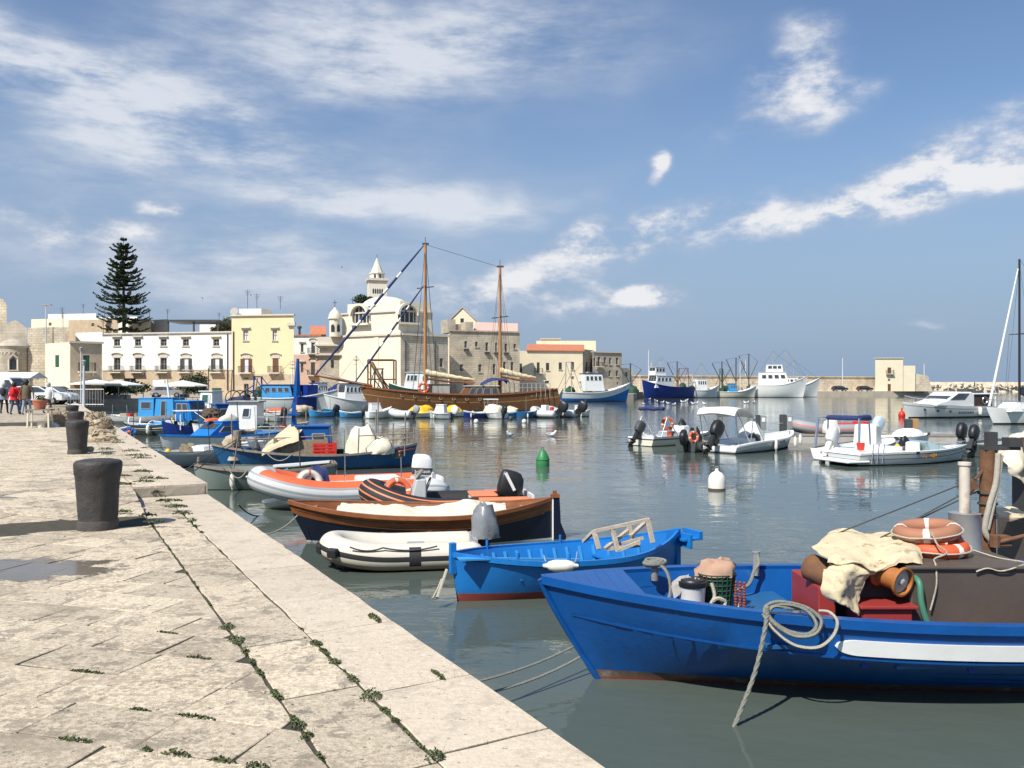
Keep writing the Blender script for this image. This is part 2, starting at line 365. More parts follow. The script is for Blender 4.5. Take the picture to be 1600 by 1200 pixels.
def stone_mat(name, c0, c1, c2, wet=True, rand=.15):
    """worn limestone paving: pitted, blotched, grey lichen patches, and puddle hollows"""
    m = bpy.data.materials.new(name); m.use_nodes = True; nt = m.node_tree; L = nt.links.new
    b = nt.nodes['Principled BSDF']; g = nt.nodes.new('ShaderNodeNewGeometry')
    def nz(sc, d=6, r=.6, st=None, off=0):
        n = nt.nodes.new('ShaderNodeTexNoise'); n.inputs['Scale'].default_value = sc; n.inputs['Detail'].default_value = d; n.inputs['Roughness'].default_value = r
        mp = nt.nodes.new('ShaderNodeMapping'); mp.inputs['Scale'].default_value = st or (1, 1, 1); mp.inputs['Location'].default_value = (off, off, 0)
        L(g.outputs['Position'], mp.inputs[0]); L(mp.outputs[0], n.inputs['Vector']); return n.outputs[0]
    def mr(v, a, b_, lo=0., hi=1.):
        n = nt.nodes.new('ShaderNodeMapRange'); n.interpolation_type = 'SMOOTHSTEP'; L(v, n.inputs[0])
        for i, q in enumerate((a, b_, lo, hi)): n.inputs[i+1].default_value = q
        return n.outputs[0]
    def mix(f, a, c):
        n = nt.nodes.new('ShaderNodeMix'); n.data_type = 'RGBA'; L(f, n.inputs[0])
        for i, q in ((6, a), (7, c)):
            if isinstance(q, bpy.types.NodeSocket): L(q, n.inputs[i])
            else: n.inputs[i].default_value = (*q, 1)
        return n.outputs[2]
    def mm(op, a, b_):
        n = nt.nodes.new('ShaderNodeMath'); n.operation = op
        for i, q in enumerate((a, b_)):
            if isinstance(q, bpy.types.NodeSocket): L(q, n.inputs[i])
            else: n.inputs[i].default_value = q
        return n.outputs[0]
    k_ = 1. if wet else .55
    big = nz(.8, 6, .65); fine = nz(26, 4, .75, None, 3); pit = nz(15, 4, .6, (1, 1.5, 1), 8); patch = nz(2.6, 7, .74, None, 5)
    spk = mm('MULTIPLY', mr(fine, .40, .60), mr(big, .34, .60, .30*k_, .95*k_))
    col = mix(spk, c0, c1)
    col = mix(mr(nz(3.4, 6, .72, (1, 1.2, 1), 23), .545, .60, 0, .80*k_), col, tuple(.5*q+.5*w_ for q, w_ in zip(c1, c2)))
    col = mix(mm('MULTIPLY', mr(patch, .565, .60, 0, .85*k_), mr(fine, .62, .46)), col, c2)
    col = mix(mr(nz(9, 4, .72, (1, 1.5, 1), 17), .575, .64, 0, .65), col, tuple(min(1, q*1.18) for q in c0))
    col = mix(mr(pit, .635, .68, 0, .85*k_), col, tuple(q*.50 for q in c2))
    col = mix(mr(nz(60, 2, .7, None, 31), .60, .68, 0, .6*k_), col, tuple(q*.6 for q in c2))
    col = mix(mr(nz(1.5, 5, .7, (1, 1.8, 1), 41), .53, .66, 0, .62*k_), col, tuple(.75*q+.25*w_ for q, w_ in zip(c1, c2)))
    oi = nt.nodes.new('ShaderNodeObjectInfo'); hs = nt.nodes.new('ShaderNodeHueSaturation'); L(col, hs.inputs['Color']); L(mr(oi.outputs['Random'], 0, 1, 1-rand, 1+rand), hs.inputs['Value']); col = hs.outputs[0]
    rough = .85
    if wet:
        tot = None
        for (x, y, a, bb, rot) in ((-4.3, 7.25, 1.0, .5, 0), (-7.2, 10.7, .9, .12, .10), (-10.9, 21.5, 1.6, .3, 0), (-6.6, 15.2, 1.7, .13, .1)):
            mp = nt.nodes.new('ShaderNodeMapping'); mp.vector_type = 'TEXTURE'; L(g.outputs['Position'], mp.inputs[0])
            mp.inputs['Location'].default_value = (x, y, 0); mp.inputs['Rotation'].default_value = (0, 0, rot); mp.inputs['Scale'].default_value = (a, bb, 1e3)
            ln = nt.nodes.new('ShaderNodeVectorMath'); ln.operation = 'LENGTH'; L(mp.outputs[0], ln.inputs[0])
            o = mr(ln.outputs['Value'], 1.35, .35); tot = o if tot is None else mm('MAXIMUM', tot, o)
        wetf = mr(mm('ADD', tot, mm('MULTIPLY', mm('ADD', patch, -.5), 2.6)), .42, .70)
        col = mix(wetf, col, mix(big, tuple(q*.62 for q in c1), tuple(q*.55 for q in c2)))
        L(mr(wetf, 0, 1, .85, .16), b.inputs['Roughness'])
    else: b.inputs['Roughness'].default_value = rough
    L(col, b.inputs['Base Color'])
    bp = nt.nodes.new('ShaderNodeBump'); bp.inputs['Strength'].default_value = .8; bp.inputs['Distance'].default_value = .012
    hgt = mm('ADD', mm('MULTIPLY', fine, .6), mm('SUBTRACT', mm('MULTIPLY', patch, .9), mm('MULTIPLY', mr(pit, .62, .70), .35)))
    if wet: hgt = mm('MULTIPLY', hgt, mm('SUBTRACT', 1.0, wetf))
    L(hgt, bp.inputs['Height']); L(bp.outputs[0], b.inputs['Normal'])
    return m
M_pave = stone_mat('paving_limestone', (.585, .495, .365), (.34, .275, .195), (.185, .16, .13))
M_kerb = stone_mat('kerb_limestone', (.575, .49, .375), (.43, .35, .26), (.30, .25, .20), False, .05)
M_joint = M('joint_dirt', (.060, .052, .036), .95, .3, 9, .5, 40)
M_qwall = M('quay_wall_stone', (.40, .35, .28), .9, .3, 2, .6, 8, dirt=(.10, .10, .075), damt=.5)
M_plaza = M('plaza_paving', (.42, .36, .28), .85, .2, 1.2, .3, 6, dirt=(.33, .29, .24), damt=.4)
M_conc = M('concrete', (.42, .40, .36), .9, .2, 2, .4, 12, dirt=(.16, .15, .13), damt=.4)

# ------------------------------------------------------------------ water, ground
sea = MB(); S = 9000
sea.add([(-S, -60, WL), (S, -60, WL), (S, 16000, WL), (-S, 16000, WL)], [(0, 1, 2, 3)])
o = sea.obj('water', water_mat(), kind='structure'); o['label'] = 'grey blue harbour water'
bed = MB(); bed.add([(-S, -60, WL-5), (S, -60, WL-5), (S, 16000, WL-5), (-S, 16000, WL-5)], [(0, 1, 2, 3)])

# quay frame: u runs along the edge into the distance, v inland
QD = Vector((-.558, 1, 0)).normalized(); QN = Vector((-QD.y, QD.x, 0))      # inland normal
Q0 = Vector((2.3, 0, 0)); US = 14.1; STEP = .16
def qp(u, v, z=0.): 
    p = Q0+QD*u+QN*v; return Vector((p.x, p.y, z))
def quv(p): 
    d = Vector((p[0], p[1], 0))-Q0; return d.dot(QD), d.dot(QN)
def qz(p):                                   # height of the paving: a gentle ramp up to the raised stretch
    u, v = quv(p); t = min(1, max(0, (u-(US-2.6))/2.6)); return STEP*t*t*(3-2*t)
UE = 108.                                    # where the quay meets the far waterfront
quay = MB()
quay.hexa([qp(-12, .012, -3.2), qp(US, .012, -3.2), qp(US, 30, -3.2), qp(-12, 30, -3.2), qp(-12, .012, -.035), qp(US, .012, -.035), qp(US, 30, -.035), qp(-12, 30, -.035)][:8])
quay.hexa([qp(US, .012, -3.2), qp(UE, .012, -3.2), qp(UE, 34, -3.2), qp(US, 34, -3.2), qp(US, .012, STEP-.03), qp(UE, .012, STEP-.03), qp(UE, 34, STEP-.03), qp(US, 34, STEP-.03)])
# hexa wants counter-clockwise bottoms; the inland side lies to the left of the edge direction, so this order is right
QUAY = quay.obj('quay', [M_qwall], kind='structure')
def clip(poly, nx, ny, c):                   # keep nx*x+ny*y >= c
    o = []
    for i in range(len(poly)):
        a, b = poly[i], poly[(i+1) % len(poly)]; da = nx*a[0]+ny*a[1]-c; db = nx*b[0]+ny*b[1]-c
        if da >= 0: o.append(a)
        if da*db < 0:
            t = da/(da-db); o.append((a[0]+(b[0]-a[0])*t, a[1]+(b[1]-a[1])*t))
    return o
def rough_edge(poly, step, amp):
    o = []
    for i in range(len(poly)):
        a, b = poly[i], poly[(i+1) % len(poly)]; l = math.hypot(b[0]-a[0], b[1]-a[1]); n = max(1, int(l/step)); nx, ny = (b[1]-a[1])/max(l, 1e-6), -(b[0]-a[0])/max(l, 1e-6)
        for k in range(n):
            f = k/n; d = 0 if k == 0 else amp*noise.noise(Vector((a[0]*5+f*9, a[1]*5-f*7, i*3.1)))*2
            o.append((a[0]+(b[0]-a[0])*f+nx*d, a[1]+(b[1]-a[1])*f+ny*d))
    return o
def slab(mb, poly, zf, ins=.012, dep=.07, dz=0., tilt=(0, 0)):
    cx = sum(p[0] for p in poly)/len(poly); cy = sum(p[1] for p in poly)/len(poly); n = len(poly)
    def sh(k):
        o = []
        for p in poly:
            d = Vector((p[0]-cx, p[1]-cy)); l = d.length or 1
            o.append((cx+d.x*(1-k/l*1.3), cy+d.y*(1-k/l*1.3)))
        return o
    o0 = sh(.004); o1 = sh(.004+ins)
    z = lambda p: zf(p)+dz+tilt[0]*(p[0]-cx)+tilt[1]*(p[1]-cy)
    vs = [(p[0], p[1], z(p)-dep) for p in o0]+[(p[0], p[1], z(p)-ins*.8) for p in o0]+[(p[0], p[1], z(p)) for p in o1]
    fs = [tuple(range(2*n, 3*n))]
    for k in range(2):
        fs += [(k*n+i, k*n+(i+1) % n, (k+1)*n+(i+1) % n, (k+1)*n+i) for i in range(n)]
    mb.add(vs, fs)
KW, SW = .57, .42                            # widths of the kerb row and of the second row
rng = random.Random(3)
WEEDS = []                                   # where weeds root
def kerb_row(v0, v1, u0, u1, zt, lo, hi, ov, name, mat, fixed=None):
    u = u0; i = 0
    while u < u1-.05:
        e = fixed[i] if fixed and i < len(fixed) else u+rng.uniform(lo, hi)
        e = min(e, u1)
        if u1-e < .3: e = u1
        poly = [tuple(qp(a, b)[:2]) for a, b in ((u+.004, v0-ov), (e-.004, v0-ov), (e-.004, v1-.008), (u+.004, v1-.008))]
        poly = poly if (poly[1][0]-poly[0][0])*(poly[2][1]-poly[1][1])-(poly[1][1]-poly[0][1])*(poly[2][0]-poly[1][0]) > 0 else poly[::-1]
        poly = rough_edge(poly, .16, .007 if u < 18 else .012)
        mb = MB(); slab(mb, poly, lambda p: zt, .005, .22 if ov else .12, rng.uniform(-.002, .002), (rng.uniform(-.002, .002), rng.uniform(-.002, .002)))
        mb.obj(name, mat, QUAY, None); u = e; i += 1
kerb_row(0, KW, -2.2, US-.02, 0, .8, 1.35, .03, 'kerb_slab', M_kerb, [-1.3, -.4, .9, 2.1, 3.3, 4.42, 5.25, 6.45, 7.4, 8.5, 9.7, 10.8, 11.8, 12.9])
kerb_row(KW, KW+SW, -2.2, US-.02, 0, .6, 1.1, 0, 'edge_slab', M_pave)
kerb_row(0, KW, US, 78, STEP, 1.0, 1.9, .03, 'kerb_slab', M_kerb)
kerb_row(KW, KW+SW, US, 40, STEP, .8, 1.5, 0, 'edge_slab', M_pave)
# diagonal paving: rows at 45 degrees to the edge, stones of random length; the nearest ones are parts
rd = (QD+QN).normalized()*-1                  # row direction
if rd.x < 0: rd = -rd
rq = Vector((-rd.y, rd.x, 0)); far = MB(); cnt = 0
for k in range(-6, 90):
    w0 = k*.375+.05; s = -32+rng.uniform(0, .6)
    while s < 14:
        ln = rng.uniform(.38, .85)
        base = rq*w0
        poly = []
        for a, b in ((s, 0), (s+ln, 0), (s+ln, .375), (s, .375)):
            p = rd*a+rq*(w0+b); poly.append((p.x, p.y))
        c = (sum(p[0] for p in poly)/4, sum(p[1] for p in poly)/4); s += ln
        u, v = quv(c)
        if c[1] < 1.2 or c[1] > 30 or v < .6 or c[0] < -.66*c[1]-2.2: continue
        vmin = KW+SW+.006; q = Q0+QN*vmin
        poly = clip(poly, QN.x, QN.y, QN.x*q.x+QN.y*q.y)
        if len(poly) < 3: continue
        ar = abs(sum(poly[i][0]*poly[(i+1) % len(poly)][1]-poly[(i+1) % len(poly)][0]*poly[i][1] for i in range(len(poly))))/2
        if ar < .012: continue
        cx = sum(p[0] for p in poly)/len(poly)
        poly = [(p[0]+rng.uniform(-.012, .012), p[1]+rng.uniform(-.012, .012)) if quv(p)[1] > vmin+.03 else p for p in poly]
        poly = rough_edge(poly, .13, .008)
        t = (rng.uniform(-.003, .003), rng.uniform(-.003, .003)); d = rng.uniform(-.002, .002)
        if c[1] < 12.5 and cnt < 296 and c[0] > -.66*c[1]-.5:
            mb = MB(); slab(mb, poly, qz, .004, .09, d, t); mb.obj('paving_slab', M_pave, QUAY); cnt += 1
        else: slab(far, poly, qz, .012, .09, d*.6, t)
far.obj('far_paving', M_pave, QUAY, kind='stuff')
# dirt that fills the joints, following the ramp
jn = MB(); nu = 40
for i in range(nu):
    ua, ub = -6+i*(46/nu), -6+(i+1)*(46/nu)
    row = [qp(ua, 1.02), qp(ub, 1.02), qp(ub, 9), qp(ua, 9)]
    vs = [(p.x, p.y, qz(p)-.0085) for p in row]; jn.add(vs, [(3, 2, 1, 0)] if (row[1]-row[0]).cross(row[2]-row[1]).z < 0 else [(0, 1, 2, 3)])
jn.add([qp(-6, .03, -.009), qp(US-.02, .03, -.009), qp(US-.02, 1.06, -.009), qp(-6, 1.06, -.009)], [(0, 1, 2, 3)])
jn.obj('joint_dirt', M_joint, QUAY)
pl = MB(); pl.add([qp(28, 1.0, STEP-.012), qp(UE, 1.0, STEP-.012), qp(UE, 34, STEP-.012), qp(28, 34, STEP-.012)], [(0, 1, 2, 3)])
pl.add([qp(-6, 8.9, -.012), qp(28, 8.9, STEP-.012), qp(28, 30, STEP-.012), qp(-6, 30, -.012)], [(0, 1, 2, 3)])
pl.obj('far_pavement', M_pave, QUAY)
# weeds in the joints: cushions of small leaves
wd = MB(); rw = random.Random(5); qa = math.atan2(QD.y, QD.x)
def tuft(p, rx, ry, h, n, ang=0.):
    for _ in range(n):
        a = rw.uniform(0, 6.283); r_ = math.sqrt(rw.random())
        dx, dy = r_*math.cos(a)*rx, r_*math.sin(a)*ry
        q = Vector((p.x+dx*math.cos(ang)-dy*math.sin(ang), p.y+dx*math.sin(ang)+dy*math.cos(ang), p.z+h*(1-r_*r_)*rw.uniform(.2, 1)))
        l = rw.uniform(.006, .013)*(1 if p.y < 9 else 2.2); d = Vector((rw.uniform(-1, 1), rw.uniform(-1, 1), rw.uniform(-.1, .8))).normalized()*l; e = d.orthogonal().normalized()*l*.55
        wd.add([q-d*.3, q+d*.3+e, q+d, q+d*.3-e], [(0, 1, 2, 3)])
def on_quay(x, y, z=0.):
    Y = (EYE-z)*F/(y-HZ); return Vector((wx(x, Y), Y, z))
for x, y, a, b, h in ((357,981,.10,.07,.05),(367,1001,.13,.06,.04),(350,1008,.08,.05,.035),(385,1018,.06,.03,.03),(399,1034,.10,.06,.05),(405,1052,.11,.05,.03),(438,1089,.09,.06,.05),(462,1079,.16,.03,.02),
                      (466,1135,.09,.04,.03),(480,1151,.07,.06,.045),(674,1186,.08,.06,.06),(578,1090,.09,.07,.05),(596,1112,.10,.03,.02),(612,1128,.06,.03,.02),(585,966,.26,.03,.03),(685,1055,.16,.035,.03),
                      (495,1006,.09,.05,.03),(498,1020,.12,.03,.02),(525,1034,.09,.05,.02),(122,1056,.16,.05,.03),(232,1102,.10,.05,.03),(322,1111,.16,.035,.03),(150,1140,.12,.03,.02),(290,1172,.10,.04,.03),(360,1182,.13,.04,.03),(410,1192,.12,.05,.04),
                      (300,1034,.17,.03,.02),(255,991,.10,.04,.015),(430,1131,.10,.03,.015),(555,1061,.10,.03,.02),(247,1163,.06,.03,.02),(470,983,.07,.03,.02)):
    q = on_quay(x, y); u_, v_ = quv(q)
    if v_ > KW+SW+.16:
        w_ = q.dot(rq); q = q+rq*(round((w_-.05)/.375)*.375+.05-w_); ang = math.atan2(rd.y, rd.x); a *= .75; b *= .5
    else:
        q = q+QN*((KW if abs(v_-KW) < abs(v_-KW-SW) else KW+SW)-v_) if abs(v_-KW) < .2 or abs(v_-KW-SW) < .2 else q; ang = qa; a *= .62; b *= .95
    k_ = rw.uniform(.35, 1.0); a *= rw.uniform(.6, 1.15); tuft(q, a, b*k_, h*k_, int(13000*a*(b*k_)**.5*rw.uniform(.6, 1)), ang)
    for _ in range(rw.randint(2, 9)):      # a few thin stalks
        e = q+Vector((rw.uniform(-a, a), rw.uniform(-b, b), 0)); d_ = Vector((rw.uniform(-.03, .03), rw.uniform(-.03, .03), rw.uniform(.02, .06))); wd.add([e, e+Vector((.002,0,0)), e+d_], [(0,1,2)])
for x, y, a, b in ((265,783,.30,.09),(275,792,.26,.10),(285,803,.2,.06),(232,806,.2,.05),(240,816,.2,.05),(110,752,.16,.2),(112,776,.16,.14),(190,744,.3,.04),(222,737,.3,.08),(240,748,.4,.05),(225,753,.3,.04),(190,757,.35,.04),(300,815,.08,.05),(245,770,.2,.04),(195,800,.15,.05)):
    z = STEP if y < 768 and x > 150 else .06
    a *= .6; b *= .8
    tuft(on_quay(x, y, z), a, b, .035, int(3000*a*b**.5), 0)
for x, y, a, b in ((205,705,.35,.1),(215,712,.45,.1),(240,700,.5,.1),(165,702,.3,.12),(170,710,.25,.1),(222,716,.35,.1),(185,692,.3,.1)):
    a *= .6
    tuft(on_quay(x, y, STEP), a, b, .05, int(1500*a*b**.5), 0)
# thin lines of growth along the long joints
for v in (KW, KW+SW):
    u = 2.2
    while u < 13:
        if rw.random() < .5: tuft(qp(u, v, -.006), rw.uniform(.03, .12), .010, .010, 60, qa)
        u += rw.uniform(.12, .5)
wd.obj('weeds', M('weed_leaves', (.060, .080, .024), .7, .35, 8), kind='stuff')['label'] = 'low green weeds growing in the paving joints'

# the far waterfront and the town ground behind it
EDGE = [(-49.9, 93.5), (-30, 96), (-6, 101), (3, 140), (6, 152), (24, 163), (30, 196)]
gnd = MB(); G = [tuple(qp(UE-20, 30)[:2])]+[(-49.9-8, 93.5)]+EDGE+[(48, 330), (-400, 330), (-400, 40)]
gnd.prism([(-49.9, 93.5)]+EDGE[1:]+[(36, 330), (-420, 330), (-420, -20), tuple(qp(20, 33.5)[:2]), tuple(qp(UE-1, 33.5)[:2]), tuple(qp(UE-1, 0)[:2])], -3.2, STEP-.022)
gnd.obj('town_ground', M_plaza, kind='structure')
# ------------------------------------------------------------------ buildings
GZ = STEP-.03
M_white = M('white_plaster', (.80, .77, .71), .85, .05, .5, .15, 6, dirt=(.62, .57, .48), damt=.22, dscale=.5, streak=True)
M_beige = M('beige_stone', (.52, .41, .28), .9, .2, 1.2, .4, 5, dirt=(.33, .26, .18), damt=.4, dscale=.8)
M_yellow = M('yellow_plaster', (.76, .63, .38), .85, .05, .6, .1, 6, dirt=(.66, .54, .34), damt=.25, dscale=.4, streak=True)
M_cream = M('cream_plaster', (.80, .70, .50), .85, .06, .5, .15, 6, dirt=(.62, .51, .34), damt=.3, dscale=.5, streak=True)
M_churchw = M('church_cream', (.78, .70, .53), .85, .05, .4, .15, 6, dirt=(.62, .53, .38), damt=.25, dscale=.35, streak=True)
M_chup = M('church_limewash', (.72, .66, .53), .85, .06, .6, .15, 6, dirt=(.55, .48, .36), damt=.28, dscale=.5, streak=True)
M_trim = M('trim_stone', (.60, .54, .44), .9, .1, 2)
M_pane = M('window_glass', (.035, .04, .045), .12, .3, 1.5, spec=.6)
M_frame = M('window_frame_grey', (.34, .32, .29), .6, .05)
M_green = M('green_shutter', (.025, .11, .085), .6, .15)
M_brown = M('brown_shutter', (.17, .075, .035), .6, .15)
M_dkgrey = M('dark_grey_shutter', (.06, .065, .065), .6, .15)
M_iron = M('dark_iron', (.05, .05, .05), .6, .2)
M_terra = M('roof_tiles', (.46, .17, .09), .9, .25, 3, .5, 6, dirt=(.30, .16, .10), damt=.4)
M_pinkroof = M('faded_roof_tiles', (.60, .40, .33), .9, .15, 2, .5, 5, dirt=(.48, .34, .27), damt=.4)
M_pink = M('pink_plaster', (.62, .42, .32), .9, .1, .7, .1, 5, dirt=(.7, .6, .5), damt=.35, dscale=.6)
M_curtain = M('pale_curtain', (.75, .73, .74), .8, .05)
def block_mat(name, a, b, mortar, sw, sh, bump=.8):
    m = bpy.data.materials.new(name); m.use_nodes = True; nt = m.node_tree; L = nt.links.new; bs = nt.nodes['Principled BSDF']; bs.inputs['Roughness'].default_value = .92
    tc = nt.nodes.new('ShaderNodeTexCoord'); sp = nt.nodes.new('ShaderNodeSeparateXYZ'); cb = nt.nodes.new('ShaderNodeCombineXYZ'); L(tc.outputs['Object'], sp.inputs[0])
    ad = nt.nodes.new('ShaderNodeMath'); ad.operation = 'ADD'; L(sp.outputs[0], ad.inputs[0]); L(sp.outputs[1], ad.inputs[1]); L(ad.outputs[0], cb.inputs[0]); L(sp.outputs[2], cb.inputs[1])
    nz = nt.nodes.new('ShaderNodeTexNoise'); nz.inputs['Scale'].default_value = .5; nz.inputs['Detail'].default_value = 8; nz.inputs['Roughness'].default_value = .65; L(tc.outputs['Object'], nz.inputs[0])
    br = nt.nodes.new('ShaderNodeTexBrick'); L(cb.outputs[0], br.inputs[0]); br.inputs['Scale'].default_value = 1; br.inputs['Brick Width'].default_value = sw; br.inputs['Row Height'].default_value = sh
    br.inputs['Mortar Size'].default_value = .035; br.inputs['Color1'].default_value = (*a, 1); br.inputs['Color2'].default_value = (*b, 1); br.inputs['Mortar'].default_value = (*mortar, 1); br.inputs['Bias'].default_value = -.1
    mx = nt.nodes.new('ShaderNodeMix'); mx.data_type = 'RGBA'; mx.blend_type = 'MULTIPLY'; mx.inputs[0].default_value = .8; L(br.outputs[0], mx.inputs[6])
    mr = nt.nodes.new('ShaderNodeMapRange'); L(nz.outputs[0], mr.inputs[0]); mr.inputs[1].default_value = .3; mr.inputs[2].default_value = .7; mr.inputs[3].default_value = .55; mr.inputs[4].default_value = 1.25
    cc = nt.nodes.new('ShaderNodeCombineColor'); [L(mr.outputs[0], cc.inputs[i]) for i in range(3)]; L(cc.outputs[0], mx.inputs[7]); L(mx.outputs[2], bs.inputs['Base Color'])
    bp = nt.nodes.new('ShaderNodeBump'); bp.inputs['Strength'].default_value = bump; bp.inputs['Distance'].default_value = .06; L(br.outputs['Fac'], bp.inputs['Height']); bp.invert = True; L(bp.outputs[0], bs.inputs['Normal'])
    return m
M_stone = block_mat('grey_stone_blocks', (.62, .56, .45), (.52, .47, .375), (.42, .37, .29), .75, .38, .6)
M_stone2 = block_mat('brown_stone_blocks', (.60, .52, .39), (.50, .43, .32), (.42, .36, .27), .6, .34, .4)
M_warm = block_mat('warm_limestone_blocks', (.50, .44, .345), (.46, .40, .31), (.42, .365, .285), .9, .4, .25)
M_sea = block_mat('breakwater_blocks', (.74, .63, .48), (.66, .56, .42), (.52, .44, .33), 1.6, .7, .4)

class Wall:
    """a vertical wall plane from A to B (left to right as seen from the camera)"""
    def __init__(s, A, B):
        s.A = Vector((A[0], A[1], 0)); s.B = Vector((B[0], B[1], 0)); s.t = (s.B-s.A).normalized(); s.w = (s.B-s.A).length; s.n = Vector((s.t.y, -s.t.x, 0))
    def at(s, a, z, d=0.): 
        p = s.A+s.t*a+s.n*d; return Vector((p.x, p.y, z))
    def px(s, x, y):                      # photo pixel -> (a, z) on the wall
        r = Vector(((x-800)/F, 1, 0)); den = r.x*s.n.x+r.y*s.n.y; k = (s.A.x*s.n.x+s.A.y*s.n.y)/den
        p = r*k; return (p-s.A).dot(s.t), EYE-(y-HZ)/F*k
    def slab(s, mb, a0, a1, z0, z1, d0, d1, mi=0):
        P = s.at; return mb.hexa([P(a0,z0,d1), P(a1,z0,d1), P(a1,z0,d0), P(a0,z0,d0), P(a0,z1,d1), P(a1,z1,d1), P(a1,z1,d0), P(a0,z1,d0)], mi)
def face_holes(mb, w, a0, a1, z0, z1, holes, rev=.28, bands=(), mi0=0):
    xs = sorted(set([a0, a1]+[h[0] for h in holes]+[h[2] for h in holes])); zs = sorted(set([z0, z1]+[h[1] for h in holes]+[h[3] for h in holes]+[b[0] for b in bands]))
    xs = [x for x in xs if a0 <= x <= a1]; zs = [z for z in zs if z0 <= z <= z1]
    for i in range(len(xs)-1):
        for j in range(len(zs)-1):
            cx, cz = (xs[i]+xs[i+1])/2, (zs[j]+zs[j+1])/2
            if any(h[0] < cx < h[2] and h[1] < cz < h[3] for h in holes): continue
            mi = mi0
            for bz, bm in bands:
                if cz < bz: mi = bm
            mb.add([w.at(xs[i], zs[j]), w.at(xs[i+1], zs[j]), w.at(xs[i+1], zs[j+1]), w.at(xs[i], zs[j+1])], [(0,1,2,3)], mi)
    for h in holes:
        c = [(h[0],h[1]),(h[2],h[1]),(h[2],h[3]),(h[0],h[3])]
        for k in range(4):
            p, q = c[k], c[(k+1) % 4]
            mb.add([w.at(*p), w.at(*q), w.at(q[0], q[1], -rev), w.at(p[0], p[1], -rev)], [(0,1,2,3)], mi0)
def arc_hood(mb, w, a0, a1, z, rise, d=.22, t=.12, n=8, mi=0):
    for i in range(n):
        f0, f1 = i/n, (i+1)/n; p = lambda f: (a0+(a1-a0)*f, z+rise*4*f*(1-f))
        x0, y0 = p(f0); x1, y1 = p(f1)
        mb.hexa([w.at(x0,y0,d), w.at(x1,y1,d), w.at(x1,y1,-.02), w.at(x0,y0,-.02), w.at(x0,y0+t,d), w.at(x1,y1+t,d), w.at(x1,y1+t,-.02), w.at(x0,y0+t,-.02)], mi)
